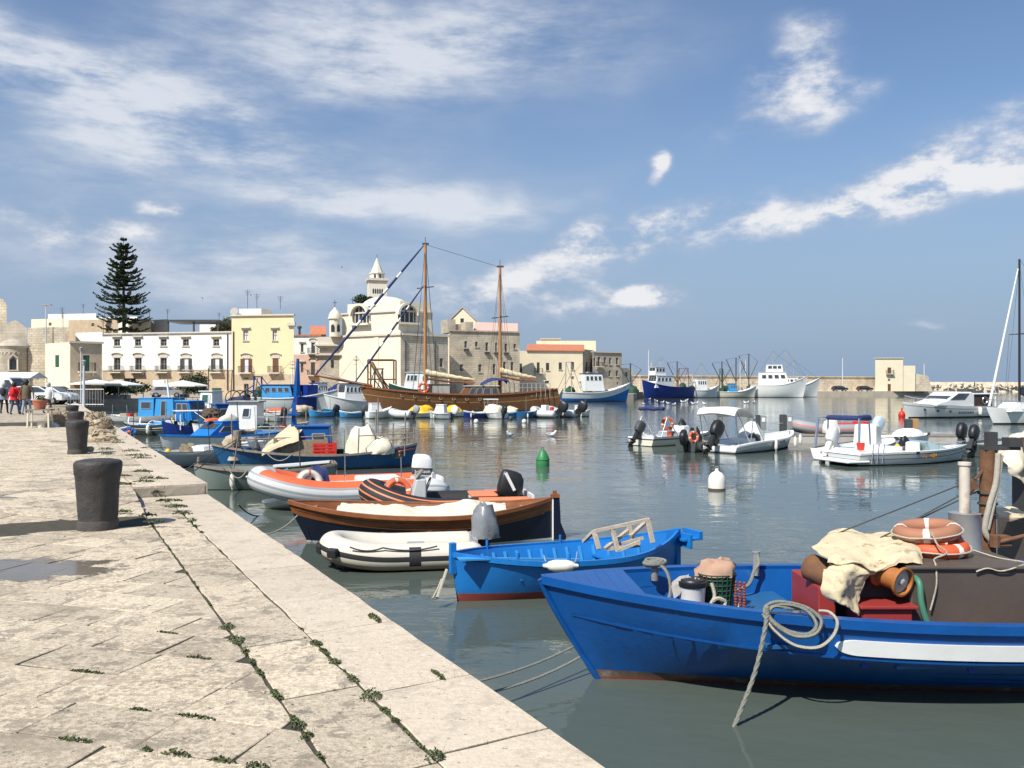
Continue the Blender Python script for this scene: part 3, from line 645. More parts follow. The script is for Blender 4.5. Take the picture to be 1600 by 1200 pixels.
def fit_window(root, w, h, kind='', frame=M_frame, pane=M_pane, rev=.28, shut=None, surround=M_trim):
    a0, z0, a1, z1 = h; mb = MB()
    mb.add([w.at(a0-.02,z0-.02,-rev+.03), w.at(a1+.02,z0-.02,-rev+.03), w.at(a1+.02,z1+.02,-rev+.03), w.at(a0-.02,z1+.02,-rev+.03)], [(0,1,2,3)])
    wn = mb.obj('door' if 'd' in kind else 'window', pane, root, world=True)
    fb = MB(); t = min(.09, (a1-a0)*.12)
    for q in ((a0,a0+t,z0,z1),(a1-t,a1,z0,z1),(a0+t,a1-t,z0,z0+t),(a0+t,a1-t,z1-t,z1),((a0+a1)/2-t*.4,(a0+a1)/2+t*.4,z0+t,z1-t),(a0+t,(a0+a1)/2-t*.4,z0+(z1-z0)*.55,z0+(z1-z0)*.55+t*.6),((a0+a1)/2+t*.4,a1-t,z0+(z1-z0)*.55,z0+(z1-z0)*.55+t*.6)):
        w.slab(fb, q[0], q[1], q[2], q[3], -rev+.035, -rev+.10)
    fb.obj('frame', frame, wn, world=True)
    W_ = a1-a0
    if 'l' in kind:   # straight lintel on brackets
        lb = MB(); w.slab(lb, a0-.35, a1+.35, z1+.32, z1+.48, -.02, .30); w.slab(lb, a0-.2, a1+.2, z1+.10, z1+.32, -.02, .08); lb.obj('lintel', surround, root, world=True)
    if 'h' in kind:
        lb = MB(); arc_hood(lb, w, a0-.45, a1+.45, z1+.5, .28); w.slab(lb, a0-.18, a1+.18, z1+.03, z1+.5, -.02, .06); lb.obj('hood', surround, root, world=True)
    if 's' in kind:
        lb = MB(); w.slab(lb, a0-.14, a1+.14, z0-.12, z0-.002, -.02, .16); lb.obj('sill', surround, root, world=True)
    if 'b' in kind:   # balcony with a railing
        lb = MB(); ex = .55; dp = .75
        w.slab(lb, a0-ex, a1+ex, z0-.20, z0-.01, -.02, dp)
        for k in (a0-ex+.12, a1+ex-.30): 
            w.slab(lb, k, k+.18, z0-.55, z0-.20, -.02, .3)
        bo = lb.obj('balcony', surround, root, world=True)
        rb = MB(); n = max(6, int((W_+2*ex)/.17))
        for k in range(n+1):
            a = a0-ex+.05+(W_+2*ex-.1)*k/n; w.slab(rb, a-.014, a+.014, z0-.01, z0+.9, dp-.07, dp-.04)
        for k in range(1, 4):
            for a in (a0-ex+.05, a1+ex-.05): w.slab(rb, a-.014, a+.014, z0-.01, z0+.9, dp-.07-k*.19, dp-.04-k*.19)
        w.slab(rb, a0-ex+.02, a1+ex-.02, z0+.9, z0+.94, dp-.08, dp-.03)
        for a in (a0-ex+.02, a1+ex-.06): w.slab(rb, a, a+.04, z0+.9, z0+.94, 0, dp-.08)
        rb.obj('railing', M_iron, bo, world=True)
    if shut:
        for sgn in (0, 1):
            sb = MB(); ww = W_*.42
            if 'o' in kind: x0 = a0-ww if sgn == 0 else a1
            else: x0 = a0+.02 if sgn == 0 else (a0+a1)/2+.01; ww = W_/2-.03
            if 'o' in kind: w.slab(sb, x0, x0+ww, z0+.02, z1-.02, .004, .06)
            else: w.slab(sb, x0, x0+ww, z0+.02, z1-.02, -.12, -.06)
            for k in range(10):
                zz = z0+.1+(z1-z0-.2)*k/10; d = .06 if 'o' in kind else -.06; w.slab(sb, x0+.06, x0+ww-.06, zz, zz+(z1-z0)*.05, d+.001, d+.018)
            sb.obj('shutter', shut, root, world=True)
    if 'c' in kind:
        cb = MB(); n = 14
        for k in range(n):
            x0, x1 = a0+W_*(.2+.6*k/n), a0+W_*(.2+.6*(k+1)/n); d0, d1 = (.02*math.sin(k*1.7), .02*math.sin((k+1)*1.7))
            cb.add([w.at(x0,z0,-.1+d0), w.at(x1,z0,-.1+d1), w.at(x1,z1,-.1+d1), w.at(x0,z1,-.1+d0)], [(0,1,2,3)])
        cb.obj('curtain', M_curtain, root, world=True)
def house(name, label, A, B, depth, ztop, mat, wins=(), bands=(), mats=None, parapet=.35, z0=GZ, cornice=None, roofmat=None, cat='building', side=None):
    """wins: (x0, y0, x1, y1, kind, options) in photo pixels on the front wall"""
    w = Wall(A, B); mid = (w.A+w.B)/2
    root = thing(name, label, cat, (mid.x, mid.y, z0))
    holes = []
    for q in wins:
        a0, zt = w.px(q[0], q[1]); a1, zb = w.px(q[2], q[3])
        if 'g' in q[4]: zb = z0+.02
        holes.append((a0, zb, a1, zt))
    mb = MB(); ms = mats or [mat]
    face_holes(mb, w, 0, w.w, z0, ztop, holes, bands=bands)
    rv = Vector((w.B.x, w.B.y, 0)).normalized(); t = .3          # old plots run back along the lane, not square to the front
    def P(a, z, d=0.):
        if d >= 0: return w.at(a, z, d)
        q = w.at(a, z)-rv*d; return q
    side = ms.index(side) if side in ms else 0
    for (p, q) in (((w.w, 0), (w.w, -depth)), ((w.w, -depth), (0, -depth)), ((0, -depth), (0, 0))):
        zs = [z0]+[b[0] for b in bands[::-1]][:1]+[ztop]
        for k in range(len(zs)-1):
            cz = (zs[k]+zs[k+1])/2; mi = side
            for bz, bm in bands:
                if cz < bz: mi = bm
            mb.add([P(p[0], zs[k], p[1]), P(q[0], zs[k], q[1]), P(q[0], zs[k+1], q[1]), P(p[0], zs[k+1], p[1])], [(0,1,2,3)], mi)
    # flat roof behind a parapet
    zr = ztop-parapet
    ring = [(0,0),(w.w,0),(w.w,-depth),(0,-depth)]; inn = [(t,-t),(w.w-t,-t),(w.w-t,-depth+t),(t,-depth+t)]
    for k in range(4):
        a, b, c, d = ring[k], ring[(k+1) % 4], inn[(k+1) % 4], inn[k]
        mb.add([P(a[0],ztop,a[1]), P(b[0],ztop,b[1]), P(c[0],ztop,c[1]), P(d[0],ztop,d[1])], [(0,1,2,3)])
        mb.add([P(d[0],ztop,d[1]), P(c[0],ztop,c[1]), P(c[0],zr,c[1]), P(d[0],zr,d[1])], [(0,1,2,3)])
    mb.add([P(q[0], zr, q[1]) for q in inn], [(0,1,2,3)])
    mb.obj('wall', ms, root, world=True)
    if cornice:
        cb = MB(); w.slab(cb, -.12, w.w+.12, ztop-.12, ztop+.10, -.3, .25); cb.obj('cornice', cornice, root, world=True)
    for q, h in zip(wins, holes):
        o = q[5] if len(q) > 5 else {}
        fit_window(root, w, h, q[4], **o)
    return root, w
def gable(mb, w, a0, a1, d0, d1, ze, zr, mi=0, t=.18):   # ridge parallel to the wall
    rv = Vector((w.B.x, w.B.y, 0)).normalized(); dm = (d0+d1)/2
    P = lambda a, z, d: w.at(a, z, d) if d >= 0 else w.at(a, z)-rv*d
    mb.add([P(a0,ze,d1), P(a1,ze,d1), P(a1,zr,dm), P(a0,zr,dm), P(a0,ze,d0), P(a1,ze,d0), P(a0,ze-t,d1), P(a1,ze-t,d1), P(a1,ze-t,d0), P(a0,ze-t,d0)],
           [(0,1,2,3),(3,2,5,4),(6,7,1,0),(7,8,5,2,1),(9,6,0,3,4),(8,9,4,5),(6,9,8,7)], mi)
def pA(x, Y): return (wx(x, Y), Y)
Z1 = lambda zx: zx/4; 
def z1r(a, b, c, d): return (a/4, 360+b/4, c/4, 360+d/4)
# --- the long white house
wh = []
for zx in (712, 843, 1003, 1142, 1332): wh.append((*z1r(zx, 680, zx+38, 722), 'ls'))
for i, zx in enumerate((712, 845, 1002)): wh.append((*z1r(zx, 797, zx+40, 884), 'hb'))
for zx in (1143, 1336): wh.append((*z1r(zx, 800, zx+40, 884), 'hboc', dict(shut=M_dkgrey)))
wh += [(*z1r(772, 924, 848, 1000), 'dg'), (*z1r(1145, 934, 1178, 950), ''), (*z1r(1325, 985, 1385, 1060), 'dg', dict(shut=M_green))]
Yw_ = 128
root, w = house('townhouse', 'long white three storey house with balconies beside the yellow house', pA(158, Yw_+5), pA(361.5, Yw_), 13, wz(518.5, Yw_), M_white, wh, [(wz(577.5, Yw_), 1)], [M_white, M_beige], cornice=M_trim)
sb = MB(); a, z = w.px(160, 577.5); w.slab(sb, 0, w.w, wz(577.5, Yw_)-.1, wz(577.5, Yw_)+.08, .004, .07); sb.obj('string_course', M_trim, root, world=True)
for x in (361, ): 
    pb = MB(); pb.tube([w.at(w.w-.6, 1, .1), w.at(w.w-.6, wz(522, Yw_), .1)], .09, 6); pb.obj('downpipe', M_iron, root, world=True)
sg = MB(); a0, zt = w.px(239, 594); a1, zb = w.px(257.5, 604); w.slab(sg, a0, a1, zb, zt, .02, .08); sg.obj('banner', M('white_sign', (.72, .76, .82), .6, .05), root, world=True)
# --- yellow house
def z2r(a, b, c, d): return (350+a/5.333, 460+b/5.333, 350+c/5.333, 460+d/5.333)
ye = [(*z2r(160, 300, 203, 385), 'ls', dict(pane=M_curtain)), (*z2r(405, 300, 443, 385), 'ls', dict(pane=M_curtain)),
      (*z2r(160, 535, 212, 650), 'hboc', dict(shut=M_brown)), (*z2r(405, 533, 455, 650), 'hb', dict(shut=M_brown)), (*z2r(165, 745, 205, 800), 'dg'), (*z2r(165, 690, 205, 705), '')]
Yy = 125
root, w = house('townhouse', 'yellow three storey house with brown shutters between the white house and the church', pA(361.8, Yy), pA(459, Yy-1.5), 12, wz(493, Yy), M_yellow, ye, [(wz(585, Yy), 1)], [M_yellow, M_beige], cornice=M_trim)
rb = MB(); w.slab(rb, .6, 4.2, wz(493, Yy)-.3, wz(481.5, Yy), -5, -1.2); rb.obj('roof_room', M_white, root, world=True)
cb = MB(); w.slab(cb, w.w-.9, w.w+.35, wz(510, Yy), wz(505, Yy), -.05, .4); w.slab(cb, w.w-.75, w.w+.2, wz(512, Yy), wz(510, Yy), -.05, .25); cb.obj('corner_moulding', M_trim, root, world=True)
db = MB(); db.lathe([(.05,0),(.5,.12),(.62,.3)], 14, c=w.at(.2, wz(487, Yy), -.6), mat=Matrix.Rotation(R(70), 3, 'X')); db.obj('satellite_dish', M_frame, root, world=True)
pb = MB(); pb.tube([w.at(.35, 1, .1), w.at(.35, wz(518, Yy), .1)], .08, 6); pb.obj('downpipe', M_iron, root, world=True)
for k, x in enumerate((1.6, 3.1, 6.9)):
    an = MB(); q_ = w.at(x, wz(482, Yy), -2); h = (3.0, 2.4, 2.0)[k]; an.bar(q_, q_+Vector((0,0,h)), .06)
    for q in range(4): an.bar(q_+Vector((-.5+.1*q, 0, h-.15-.22*q)), q_+Vector((.5-.1*q, 0, h-.15-.22*q)), .04)
    an.obj('aerial', M_iron, root, world=True)
# --- small house between the yellow house and the church
sh_ = [(*z2r(727, 402, 758, 490), 'hb', dict(shut=M_dkgrey)), (*z2r(640, 415, 662, 480), 'ls', dict(shut=M_dkgrey)), (*z2r(724, 567, 758, 672), 'hb', dict(shut=M_dkgrey)), (*z2r(640, 575, 661, 650), 'l'), (*z2r(728, 715, 758, 770), 'dg')]
Ys = 150
root, w = house('townhouse', 'narrow white and pink house with dark shutters left of the church', pA(455, Ys), pA(501, Ys), 10, wz(524, Ys), M_white, sh_, [(wz(554, Ys), 1)], [M_white, M_pink], cornice=M_terra)
rb = MB(); gable(rb, w, 3.4, w.w+1, -9, -3, wz(520, Ys), wz(509, Ys)+.4); rb.obj('roof', M_terra, root, world=True)
cb = MB(); cb.tube([w.at(1, wz(522, Ys), -2), w.at(1, wz(513, Ys), -2)], .22, 8); cb.lathe([(.1,0),(.42,.15),(.42,.45),(.1,.6)], 10, c=w.at(1, wz(513, Ys), -2)); cb.obj('chimney', M_iron, root, world=True)
# --- church
Yc = 140; cA = Vector((-30.9, 147, 0)); cC = Vector((-18.9, 140, 0)); cB = Vector((-11.3, 145.7, 0))
church = thing('church', 'cream church with a low dome and corner turret behind the schooner', 'church', (-20, 148, GZ))
wl = Wall(cA, cC); wr = Wall(cC, cB); zw = wz(522.5, Yc)
aw, zt = wr.px(450+948/4, 380+718/4); aw1, zb = wr.px(450+970/4, 380+775/4)
mb = MB(); face_holes(mb, wl, 0, wl.w, GZ, zw, []); back = (cA+cB-cC)
mb.add([tuple(p)[:2]+(z,) for z in (GZ, zw) for p in (cB, back+(cB-cC)*.4, cA)], [(0,1,4,3),(1,2,5,4)])
mb.add([(cA.x,cA.y,zw),(cC.x,cC.y,zw),(cB.x,cB.y,zw),(back.x,back.y,zw)], [(0,1,2,3)]); mb.obj('front_wall', M_churchw, church, world=True)
mb = MB(); face_holes(mb, wr, 0, wr.w, GZ, zw, [(aw, zb, aw1, zt)]); mb.obj('stone_wall', M_stone, church, world=True)
fit_window(church, wr, (aw, zb, aw1, zt), 's')
cb = MB(); wl.slab(cb, -.15, wl.w+.2, zw-.12, zw+.22, -.3, .3); cb.obj('cornice', M_trim, church, world=True); cb = MB(); wr.slab(cb, .31, wr.w+.2, zw-.12, zw+.22, -.3, .3); cb.obj('cornice', M_trim, church, world=True)
for x in (450+733/4, 450+918/4):
    a, _ = wr.px(x, 560); pb = MB(); pb.tube([wr.at(a, GZ, .12), wr.at(a, zw-1, .12)], .10, 6); pb.obj('downpipe', M_iron, church, world=True)
pb = MB(); a, _ = wl.px(450+553/4, 560); wl.slab(pb, a-.5, a+.5, GZ, zw-.13, .003, .10); pb.obj('pilaster', M_churchw, church, world=True)
# upper block: same corner set back a little
uA = wl.at(.5, 0, -.4); uC = wl.at(wl.w-.35, 0, -.4); z2 = wz(485, Yc); z3 = wz(469.5, Yc)
uw = Wall(uA, uC); ur = Wall(uC, wr.at(6.6, 0, -.4))
up = MB(); ub = ur.B; ud = uA+(ub-uC)
up.prism([tuple(p)[:2] for p in (uA, uC, ub, ud)], zw+.1, z2); up.prism([tuple(p)[:2] for p in (uw.at(1.0,0,-.3), uw.at(uw.w-.3,0,-.3), ur.at(ur.w-.2,0,-.3), ud+(uC-uA)*.07)], z2, z3)
up.obj('upper_wall', M_chup, church, world=True)
for ww, nm in ((uw, 0), (ur, 1)):
    cb = MB(); ww.slab(cb, -.2, ww.w+.2 if nm == 0 else ww.w, z2-.15, z2+.12, -.4, .28 if nm == 0 else .26); cb.obj('cornice', M_trim, church, world=True)
def lunette(ww, a, zc, r, d):
    b = MB(); n = 16
    for i in range(n):
        t0, t1 = math.pi*i/n, math.pi*(i+1)/n
        P = lambda t, rr, dd: ww.at(a+rr*math.cos(t), zc+rr*math.sin(t), dd)
        b.hexa([P(t1,r,d), P(t0,r,d), P(t0,r,-.2), P(t1,r,-.2), P(t1,r*1.22,d), P(t0,r*1.22,d), P(t0,r*1.22,-.2), P(t1,r*1.22,-.2)])
    b.obj('arch', M_chup, church, world=True)
    g = MB(); g.extr([ww.at(a-r, zc-r*.75, .01)]+[ww.at(a+r, zc-r*.75, .01)]+[ww.at(a+r*math.cos(math.pi*i/n), zc+r*math.sin(math.pi*i/n), .01) for i in range(n+1)], ww.n*.02); go = g.obj('lunette_window', M_pane, church, world=True)
    f = MB()
    for k in (-.5, -.17, .17, .5): ww.slab(f, a+k*r*1.5-.08, a+k*r*1.5+.08, zc-r*.7, zc+r*math.sqrt(max(0, 1-(k*1.5)**2))*.98, .03, .12)
    f.obj('mullion', M_trim, go, world=True)
    s_ = MB(); ww.slab(s_, a-r*1.25, a+r*1.25, zc-r*.95, zc-r*.75, -.2, d); s_.obj('ledge', M_chup, church, world=True)
a, z = uw.px(450+458/4, 380+455/4); lunette(uw, a, z, 1.75, .9)
a, z = ur.px(450+742/4, 380+450/4); lunette(ur, a, z, 1.7, .9)
dc = W(450+610/4, 475, 147.5); dm = MB(); dm.lathe([(4.2,0),(4.1,.5),(3.7,1.0),(3.0,1.45),(2.1,1.75),(1.1,1.92),(.2,1.98)], 32, c=(dc.x, dc.y, z3-.55)); dm.obj('dome', M_chup, church, smooth=50, world=True)
# turret with a small dome on the left corner, on a carved corner pier
tp = W(450+293/4, 600, 146); k = 146/F
tz = lambda zy: EYE-(380+zy/4-HZ)*k
tb = MB(); tb.lathe([(1.0,tz(585)),(1.0,tz(478)),(1.25,tz(474)),(1.25,tz(468))], 12, c=(tp.x, tp.y, 0)); tb.obj('turret', M_chup, church, smooth=35, world=True)
tb = MB(); tb.lathe([(1.15,tz(468)),(1.1,tz(455)),(.95,tz(440)),(.65,tz(425)),(.28,tz(412)),(.2,tz(404)),(.03,tz(400))], 16, c=(tp.x, tp.y, 0)); tb.obj('turret_dome', M_chup, church, smooth=50, world=True)
for da in (-100, -40):
    q = Vector((math.cos(R(da)), math.sin(R(da)), 0)); s_ = Vector((-q.y, q.x, 0)); c0 = Vector((tp.x, tp.y, 0))+q*.94
    g = MB(); pts = [c0-s_*.3+Vector((0,0,tz(555))), c0+s_*.3+Vector((0,0,tz(555))), c0+s_*.3+Vector((0,0,tz(520))), c0+s_*.15+Vector((0,0,tz(510))), c0-s_*.15+Vector((0,0,tz(510))), c0-s_*.3+Vector((0,0,tz(520)))]
    g.extr(pts, q*.1); g.obj('arched_opening', M_pane, church, world=True)
cr = MB(); c0 = Vector((tp.x, tp.y, tz(402))); cr.bar(c0, c0+Vector((0,0,1.3)), .09); cr.bar(c0+Vector((-.38,0,.85)), c0+Vector((.38,0,.85)), .09); cr.obj('cross', M_iron, church, world=True)
c0 = uw.at(1.6, z3, -1); cr = MB(); cr.bar(c0, c0+Vector((0,0,1.4)), .10); cr.bar(c0+Vector((-.4,0,.9)), c0+Vector((.4,0,.9)), .10); cr.obj('cross', M_iron, church, world=True)
pr = MB(); pc = W(450+272/4, 600, 147.5); pr.box(pc.x-2.0, pc.y-.6, GZ, pc.x+1.9, pc.y+3, tz(655)); pr.obj('corner_pier', M_warm, church, world=True)
en = MB()
for i, (e, z0_, z1_) in enumerate(((.25, 655, 648), (.5, 648, 641), (.85, 641, 632), (.3, 632, 585), (.6, 700, 694))): en.box(pc.x-2.0-e, pc.y-.6-e, tz(z0_), pc.x+1.9, pc.y+2.9, tz(z1_))
en.obj('entablature', M_trim, church, world=True)
g = MB(); x0, x1 = wx(450+268/4, 146.8), wx(450+284/4, 146.8); g.box(x0, pc.y-.70, tz(775), x1, pc.y-.62, tz(730)); g.obj('window', M_pane, church, world=True)
# --- bell tower far behind
Yb = 190; k = Yb/F; bz = lambda zy: EYE-(380+zy/4-HZ)*k; bp_ = W(450+556/4, 600, Yb)
tower = thing('bell_tower', 'slender white bell tower with a pointed spire behind the church dome', 'tower', (bp_.x, bp_.y, GZ), R(14))
mb = MB(); mb.box(-2.05, -2.05, 0, 2.05, 2.05, bz(240)-GZ); mb.obj('shaft', M_chup, tower)
mb = MB(); mb.box(-2.15, -2.15, bz(246)-GZ, 2.15, 2.15, bz(240)-GZ); mb.box(-2.45, -2.45, bz(240)-GZ, 2.45, 2.45, bz(226)-GZ); mb.obj('gallery', M_trim, tower)
mb = MB(); mb.lathe([(1.65, bz(226)-GZ), (1.65, bz(195)-GZ), (1.85, bz(194)-GZ), (1.85, bz(188)-GZ)], 8); mb.obj('drum', M_chup, tower)
mb = MB(); mb.lathe([(1.45, bz(188)-GZ), (.06, bz(92)-GZ)], 8); mb.obj('spire', M_churchw, tower)
mb = MB(); mb.tube([(0,0,bz(94)-GZ), (0,0,bz(70)-GZ)], .06, 5); mb.obj('finial', M_iron, tower)
for s_ in range(5):
    x = -1.0+.5*s_; mb = MB(); mb.extr([(x-.16,-2.06,bz(320)-GZ), (x+.16,-2.06,bz(320)-GZ), (x+.16,-2.06,bz(295)-GZ), (x,-2.06,bz(289)-GZ), (x-.16,-2.06,bz(295)-GZ)], (0,-.04,0)); mb.obj('arched_opening', M_pane, tower)
for s_ in range(3):
    y = -.7+.7*s_; mb = MB(); mb.box(2.055, y-.16, bz(320)-GZ, 2.10, y+.16, bz(291)-GZ); mb.obj('arched_opening', M_pane, tower)
for an_ in (-112, -67):
    d = Vector((math.cos(R(an_)), math.sin(R(an_)), 0)); s_ = Vector((-d.y, d.x, 0)); c0 = d*1.56
    mb = MB(); mb.extr([c0-s_*.2+Vector((0,0,bz(222)-GZ)), c0+s_*.2+Vector((0,0,bz(222)-GZ)), c0+s_*.2+Vector((0,0,bz(202)-GZ)), c0+Vector((0,0,bz(197)-GZ)), c0-s_*.2+Vector((0,0,bz(202)-GZ))], d*.06); mb.obj('arched_opening', M_pane, tower)
# --- convent
def z3r(a, b, c, d): return (450+a/4, 380+b/4, 450+c/4, 380+d/4)
cv = [(*z3r(a, b, c, d), k) for a, b, c, d, k in ((1103,612,1120,655,'s'),(1170,615,1187,648,'s'),(1235,620,1252,675,'s'),(1295,622,1308,680,'s'),(1355,628,1370,680,'s'),(1410,630,1425,660,'s'),
      (1075,757,1095,800,'s'),(1190,757,1210,805,'s'),(1280,755,1297,820,''),(1345,740,1362,795,'s'),(1392,742,1410,795,'s'),(1098,848,1120,880,'dg'))]
root, w = house('convent', 'long brown stone convent with small windows right of the church', (-11.5, 151.5), (1.45, 157), 12, wz(517, 153), M_stone2, cv, cornice=M_stone2)
rb = MB(); a0, _ = w.px(740, 520); a1, _ = w.px(806, 520); gable(rb, w, a0, a1+.4, -12, 0.0, wz(517, 154)+.1, wz(506, 160)+.3); rb.obj('roof', M_pinkroof, root, world=True)
hb = MB(); a0, _ = w.px(727, 510); a1, _ = w.px(739, 510); w.slab(hb, a0, a1, wz(518, 153), wz(503, 153), -3, .15); hb.obj('stone_chimney', M_stone2, root, world=True)
hb = MB(); w.slab(hb, .3, 1.9, wz(517, 153)-.3, wz(499, 154), -6, -2); w.slab(hb, 1.9, 5, wz(517, 153)-.3, wz(506, 154), -6, -2.4); hb.obj('roof_room', M_warm, root, world=True)
for x, y in ((1112,660),(1243,680),(1300,682),(1362,683)):
    bb = MB(); a, z = w.px(450+x/4, 380+y/4); w.slab(bb, a-.45, a+.45, z-.35, z, 0, .45)
    bb.obj('window_box', M_iron, root, world=True)
g_ = thing('gabled_house', 'white gable end with a small dark window above the convent', 'building', (wx(723, 172), 172, GZ))
mb = MB(); Yg = 172; x0, x1, xm = wx(450+998/4, Yg), wx(450+1185/4, Yg), wx(450+1090/4, Yg); zb_, za = wz(380+500/4, Yg), wz(380+408/4, Yg)
mb.extr([(x0, Yg, GZ), (x1, Yg, GZ), (x1, Yg, zb_), (xm, Yg, za), (x0, Yg, zb_)], (0, 12, 0)); mb.obj('wall', M_cream, g_, world=True)
mb = MB(); mb.box(wx(450+1078/4, Yg), Yg-.05, wz(380+500/4, Yg), wx(450+1098/4, Yg), Yg-.005, wz(380+470/4, Yg)); mb.obj('window', M_pane, g_, world=True)
mb = MB()
for a, b in (((x0-.3, zb_-.1), (xm, za+.12)), ((xm, za+.12), (x1+.3, zb_-.1))): mb.extr([(a[0], Yg-.2, a[1]), (b[0], Yg-.2, b[1]), (b[0], Yg-.2, b[1]+.18), (a[0], Yg-.2, a[1]+.18)], (0, 12.4, 0))
mb.obj('roof', M_pinkroof, g_, world=True)
# --- cream house with the red roof and its neighbours
def z4r(a, b, c, d): return (780+a/4, 500+b/4, 780+c/4, 500+d/4)
cw = [(*z4r(a, b, c, d), k, dict(shut=M_dkgrey)) for a, b, c, d, k in ((128,272,143,345,''),(235,265,253,330,'b'),(292,268,313,315,'s'),(372,265,392,310,'s'),(447,262,468,310,'s'))]+[(*z4r(285,380,312,400), ''), (*z4r(450,352,468,372), '')]
root, w = house('townhouse', 'cream house with a red tiled roof right of the stone convent', (1.5, 172), (15, 175), 9, wz(548.5, 173), M_cream, cw)
rb = MB(); a0, _ = w.px(822, 545); gable(rb, w, a0, w.w+.3, -7, .3, wz(548, 173)+.1, wz(539.5, 177)+.2); rb.obj('roof', M_terra, root, world=True)
root, w = house('townhouse', 'pale upper block rising behind the red tiled roof', pA(838, 184), pA(931, 184), 8, wz(532.5, 184), M_cream)
rb = MB(); w.slab(rb, 1.2, 5.2, wz(532.5, 184)-.2, wz(530, 184), -4, -.2); w.slab(rb, .9, 5.5, wz(530, 184), wz(529, 184), -4.3, .1); rb.obj('roof_room', M_cream, root, world=True)
root, w = house('townhouse', 'narrow shaded stone house beside the cream house', pA(910.5, 175.2), pA(926, 181), 6, wz(546, 177), M_stone2, [(*z4r(540, 262, 553, 325), 'b', dict(shut=M_dkgrey))])
sw = [(*z4r(a, b, c, d), k) for a, b, c, d, k in ((590,232,602,290,''),(615,230,632,290,'b'),(655,232,669,275,'s'),(687,235,701,278,'s'),(730,235,745,278,'s'),(685,315,699,352,'s'),(730,315,745,352,'s'),(735,388,745,405,''))]
root, w = house('townhouse', 'weathered stone house with white framed windows near the trawlers', pA(925.5, 178), pA(971.5, 182), 8, wz(550, 179), M_warm, sw, cornice=M_trim)
house('townhouse', 'low cream house at the end of the waterfront row', pA(971.5, 185), pA(988.5, 187), 6, wz(575, 186), M_cream, [(*z4r(787, 325, 803, 355), '')])
# --- left side: the old stone church with its round apse
old = thing('stone_church', 'old pale stone church with a round apse at the left edge', 'church', (wx(20, 97), 97, GZ)); Yo = 97
zz = lambda zy: wz(360+zy/4, Yo)
mb = MB(); mb.extr([(wx(-30,100),100,GZ),(wx(42,100),100,GZ),(wx(42,100),100,zz(600)),(wx(24,100),100,zz(545)),(wx(11,100),100,zz(568)),(wx(-30,100),100,zz(568))], (-8.6, 14, 0)); mb.obj('nave_wall', M_warm, old, world=True)
mb = MB(); mb.extr([(wx(-40,103),103,GZ),(wx(10.5,103),103,GZ),(wx(10.5,103),103,zz(432)),(wx(4,103),103,zz(395)),(wx(-40,103),103,zz(365))], (-3.8, 6, 0)); mb.obj('bell_gable', M_stone2, old, world=True)
ac = Vector((wx(22, 98.5), 98.5, 0)); r_ = 1.55
mb = MB(); mb.lathe([(r_,GZ),(r_,zz(735)),(r_+.12,zz(730)),(r_+.12,zz(722))], 28, c=ac); mb.obj('apse', M_warm, old, smooth=35, world=True)
mb = MB(); mb.lathe([(r_+.2,zz(722)),(r_+.05,zz(712)),(r_*.75,zz(692)),(r_*.4,zz(678)),(.1,zz(671))], 28, c=ac); mb.obj('apse_roof', M_warm, old, smooth=40, world=True)
for s_ in range(11):
    an_ = R(-170+17*s_); d = Vector((math.cos(an_), math.sin(an_), 0)); mb = MB(); t_ = Vector((-d.y, d.x, 0))
    for q in range(6):
        f0, f1 = q/6, (q+1)/6; P = lambda f: ac+d*(r_+.02)+t_*(.22*math.cos(math.pi*f))+Vector((0,0,zz(772)+.26*math.sin(math.pi*f)))
        mb.bar(P(f0), P(f1), .07)
    mb.obj('blind_arch', M_trim, old, world=True)
d = Vector((math.cos(R(-62)), math.sin(R(-62)), 0)); t_ = Vector((-d.y, d.x, 0)); c0 = ac+d*(r_-.02); mb = MB()
mb.extr([c0-t_*.33+Vector((0,0,zz(868))), c0+t_*.33+Vector((0,0,zz(868))), c0+t_*.33+Vector((0,0,zz(815))), c0+Vector((0,0,zz(793))), c0-t_*.33+Vector((0,0,zz(815)))], d*.08); mb.obj('apse_window', M_pane, old, world=True)
mb = MB()
for sg_ in (-1, 1): mb.bar(c0+d*.08+t_*.45*sg_+Vector((0,0,zz(872))), c0+d*.08+t_*.45*sg_+Vector((0,0,zz(805))), .16)
mb.bar(c0+d*.12-t_*.6+Vector((0,0,zz(875))), c0+d*.12+t_*.6+Vector((0,0,zz(875))), .2, .14); mb.bar(c0+d*.12-t_*.5+Vector((0,0,zz(800))), c0+d*.12+Vector((0,0,zz(775))), .16); mb.bar(c0+d*.12+t_*.5+Vector((0,0,zz(800))), c0+d*.12+Vector((0,0,zz(775))), .16)
mb.obj('window_surround', M_trim, old, world=True)
mb = MB(); mb.prism([(wx(43.5,98.5), 98.5), (wx(71.5,98.5), 98.5), (wx(71.5,98.5)-3.7, 105), (wx(43.5,98.5)-3.7, 105)], GZ, zz(725)); mb.obj('side_chapel', M_stone2, old, world=True)
mb = MB(); mb.box(wx(56,98.4), 98.4, zz(922), wx(58.5,98.4), 98.49, zz(897)); mb.obj('window_slit', M_pane, old, world=True)
# damaged cream house
gw = [(*z1r(345, 780, 370, 855), '', dict(shut=M_green))]
root, w = house('old_house', 'cream two storey house with green shutters beside the round apse', pA(71, 95), pA(109.5, 92), 7, wz(360+702/4, 93), M_cream, gw, mats=[M_cream, M_stone2], side=M_stone2)
house('old_house', 'stone faced wing with a green balcony door right of the round apse', pA(109.7, 92), pA(159.5, 94), 7, wz(360+704/4, 94.5), M_beige, [(*z1r(520, 780, 560, 880), 'b', dict(shut=M_green))], cornice=M_trim)
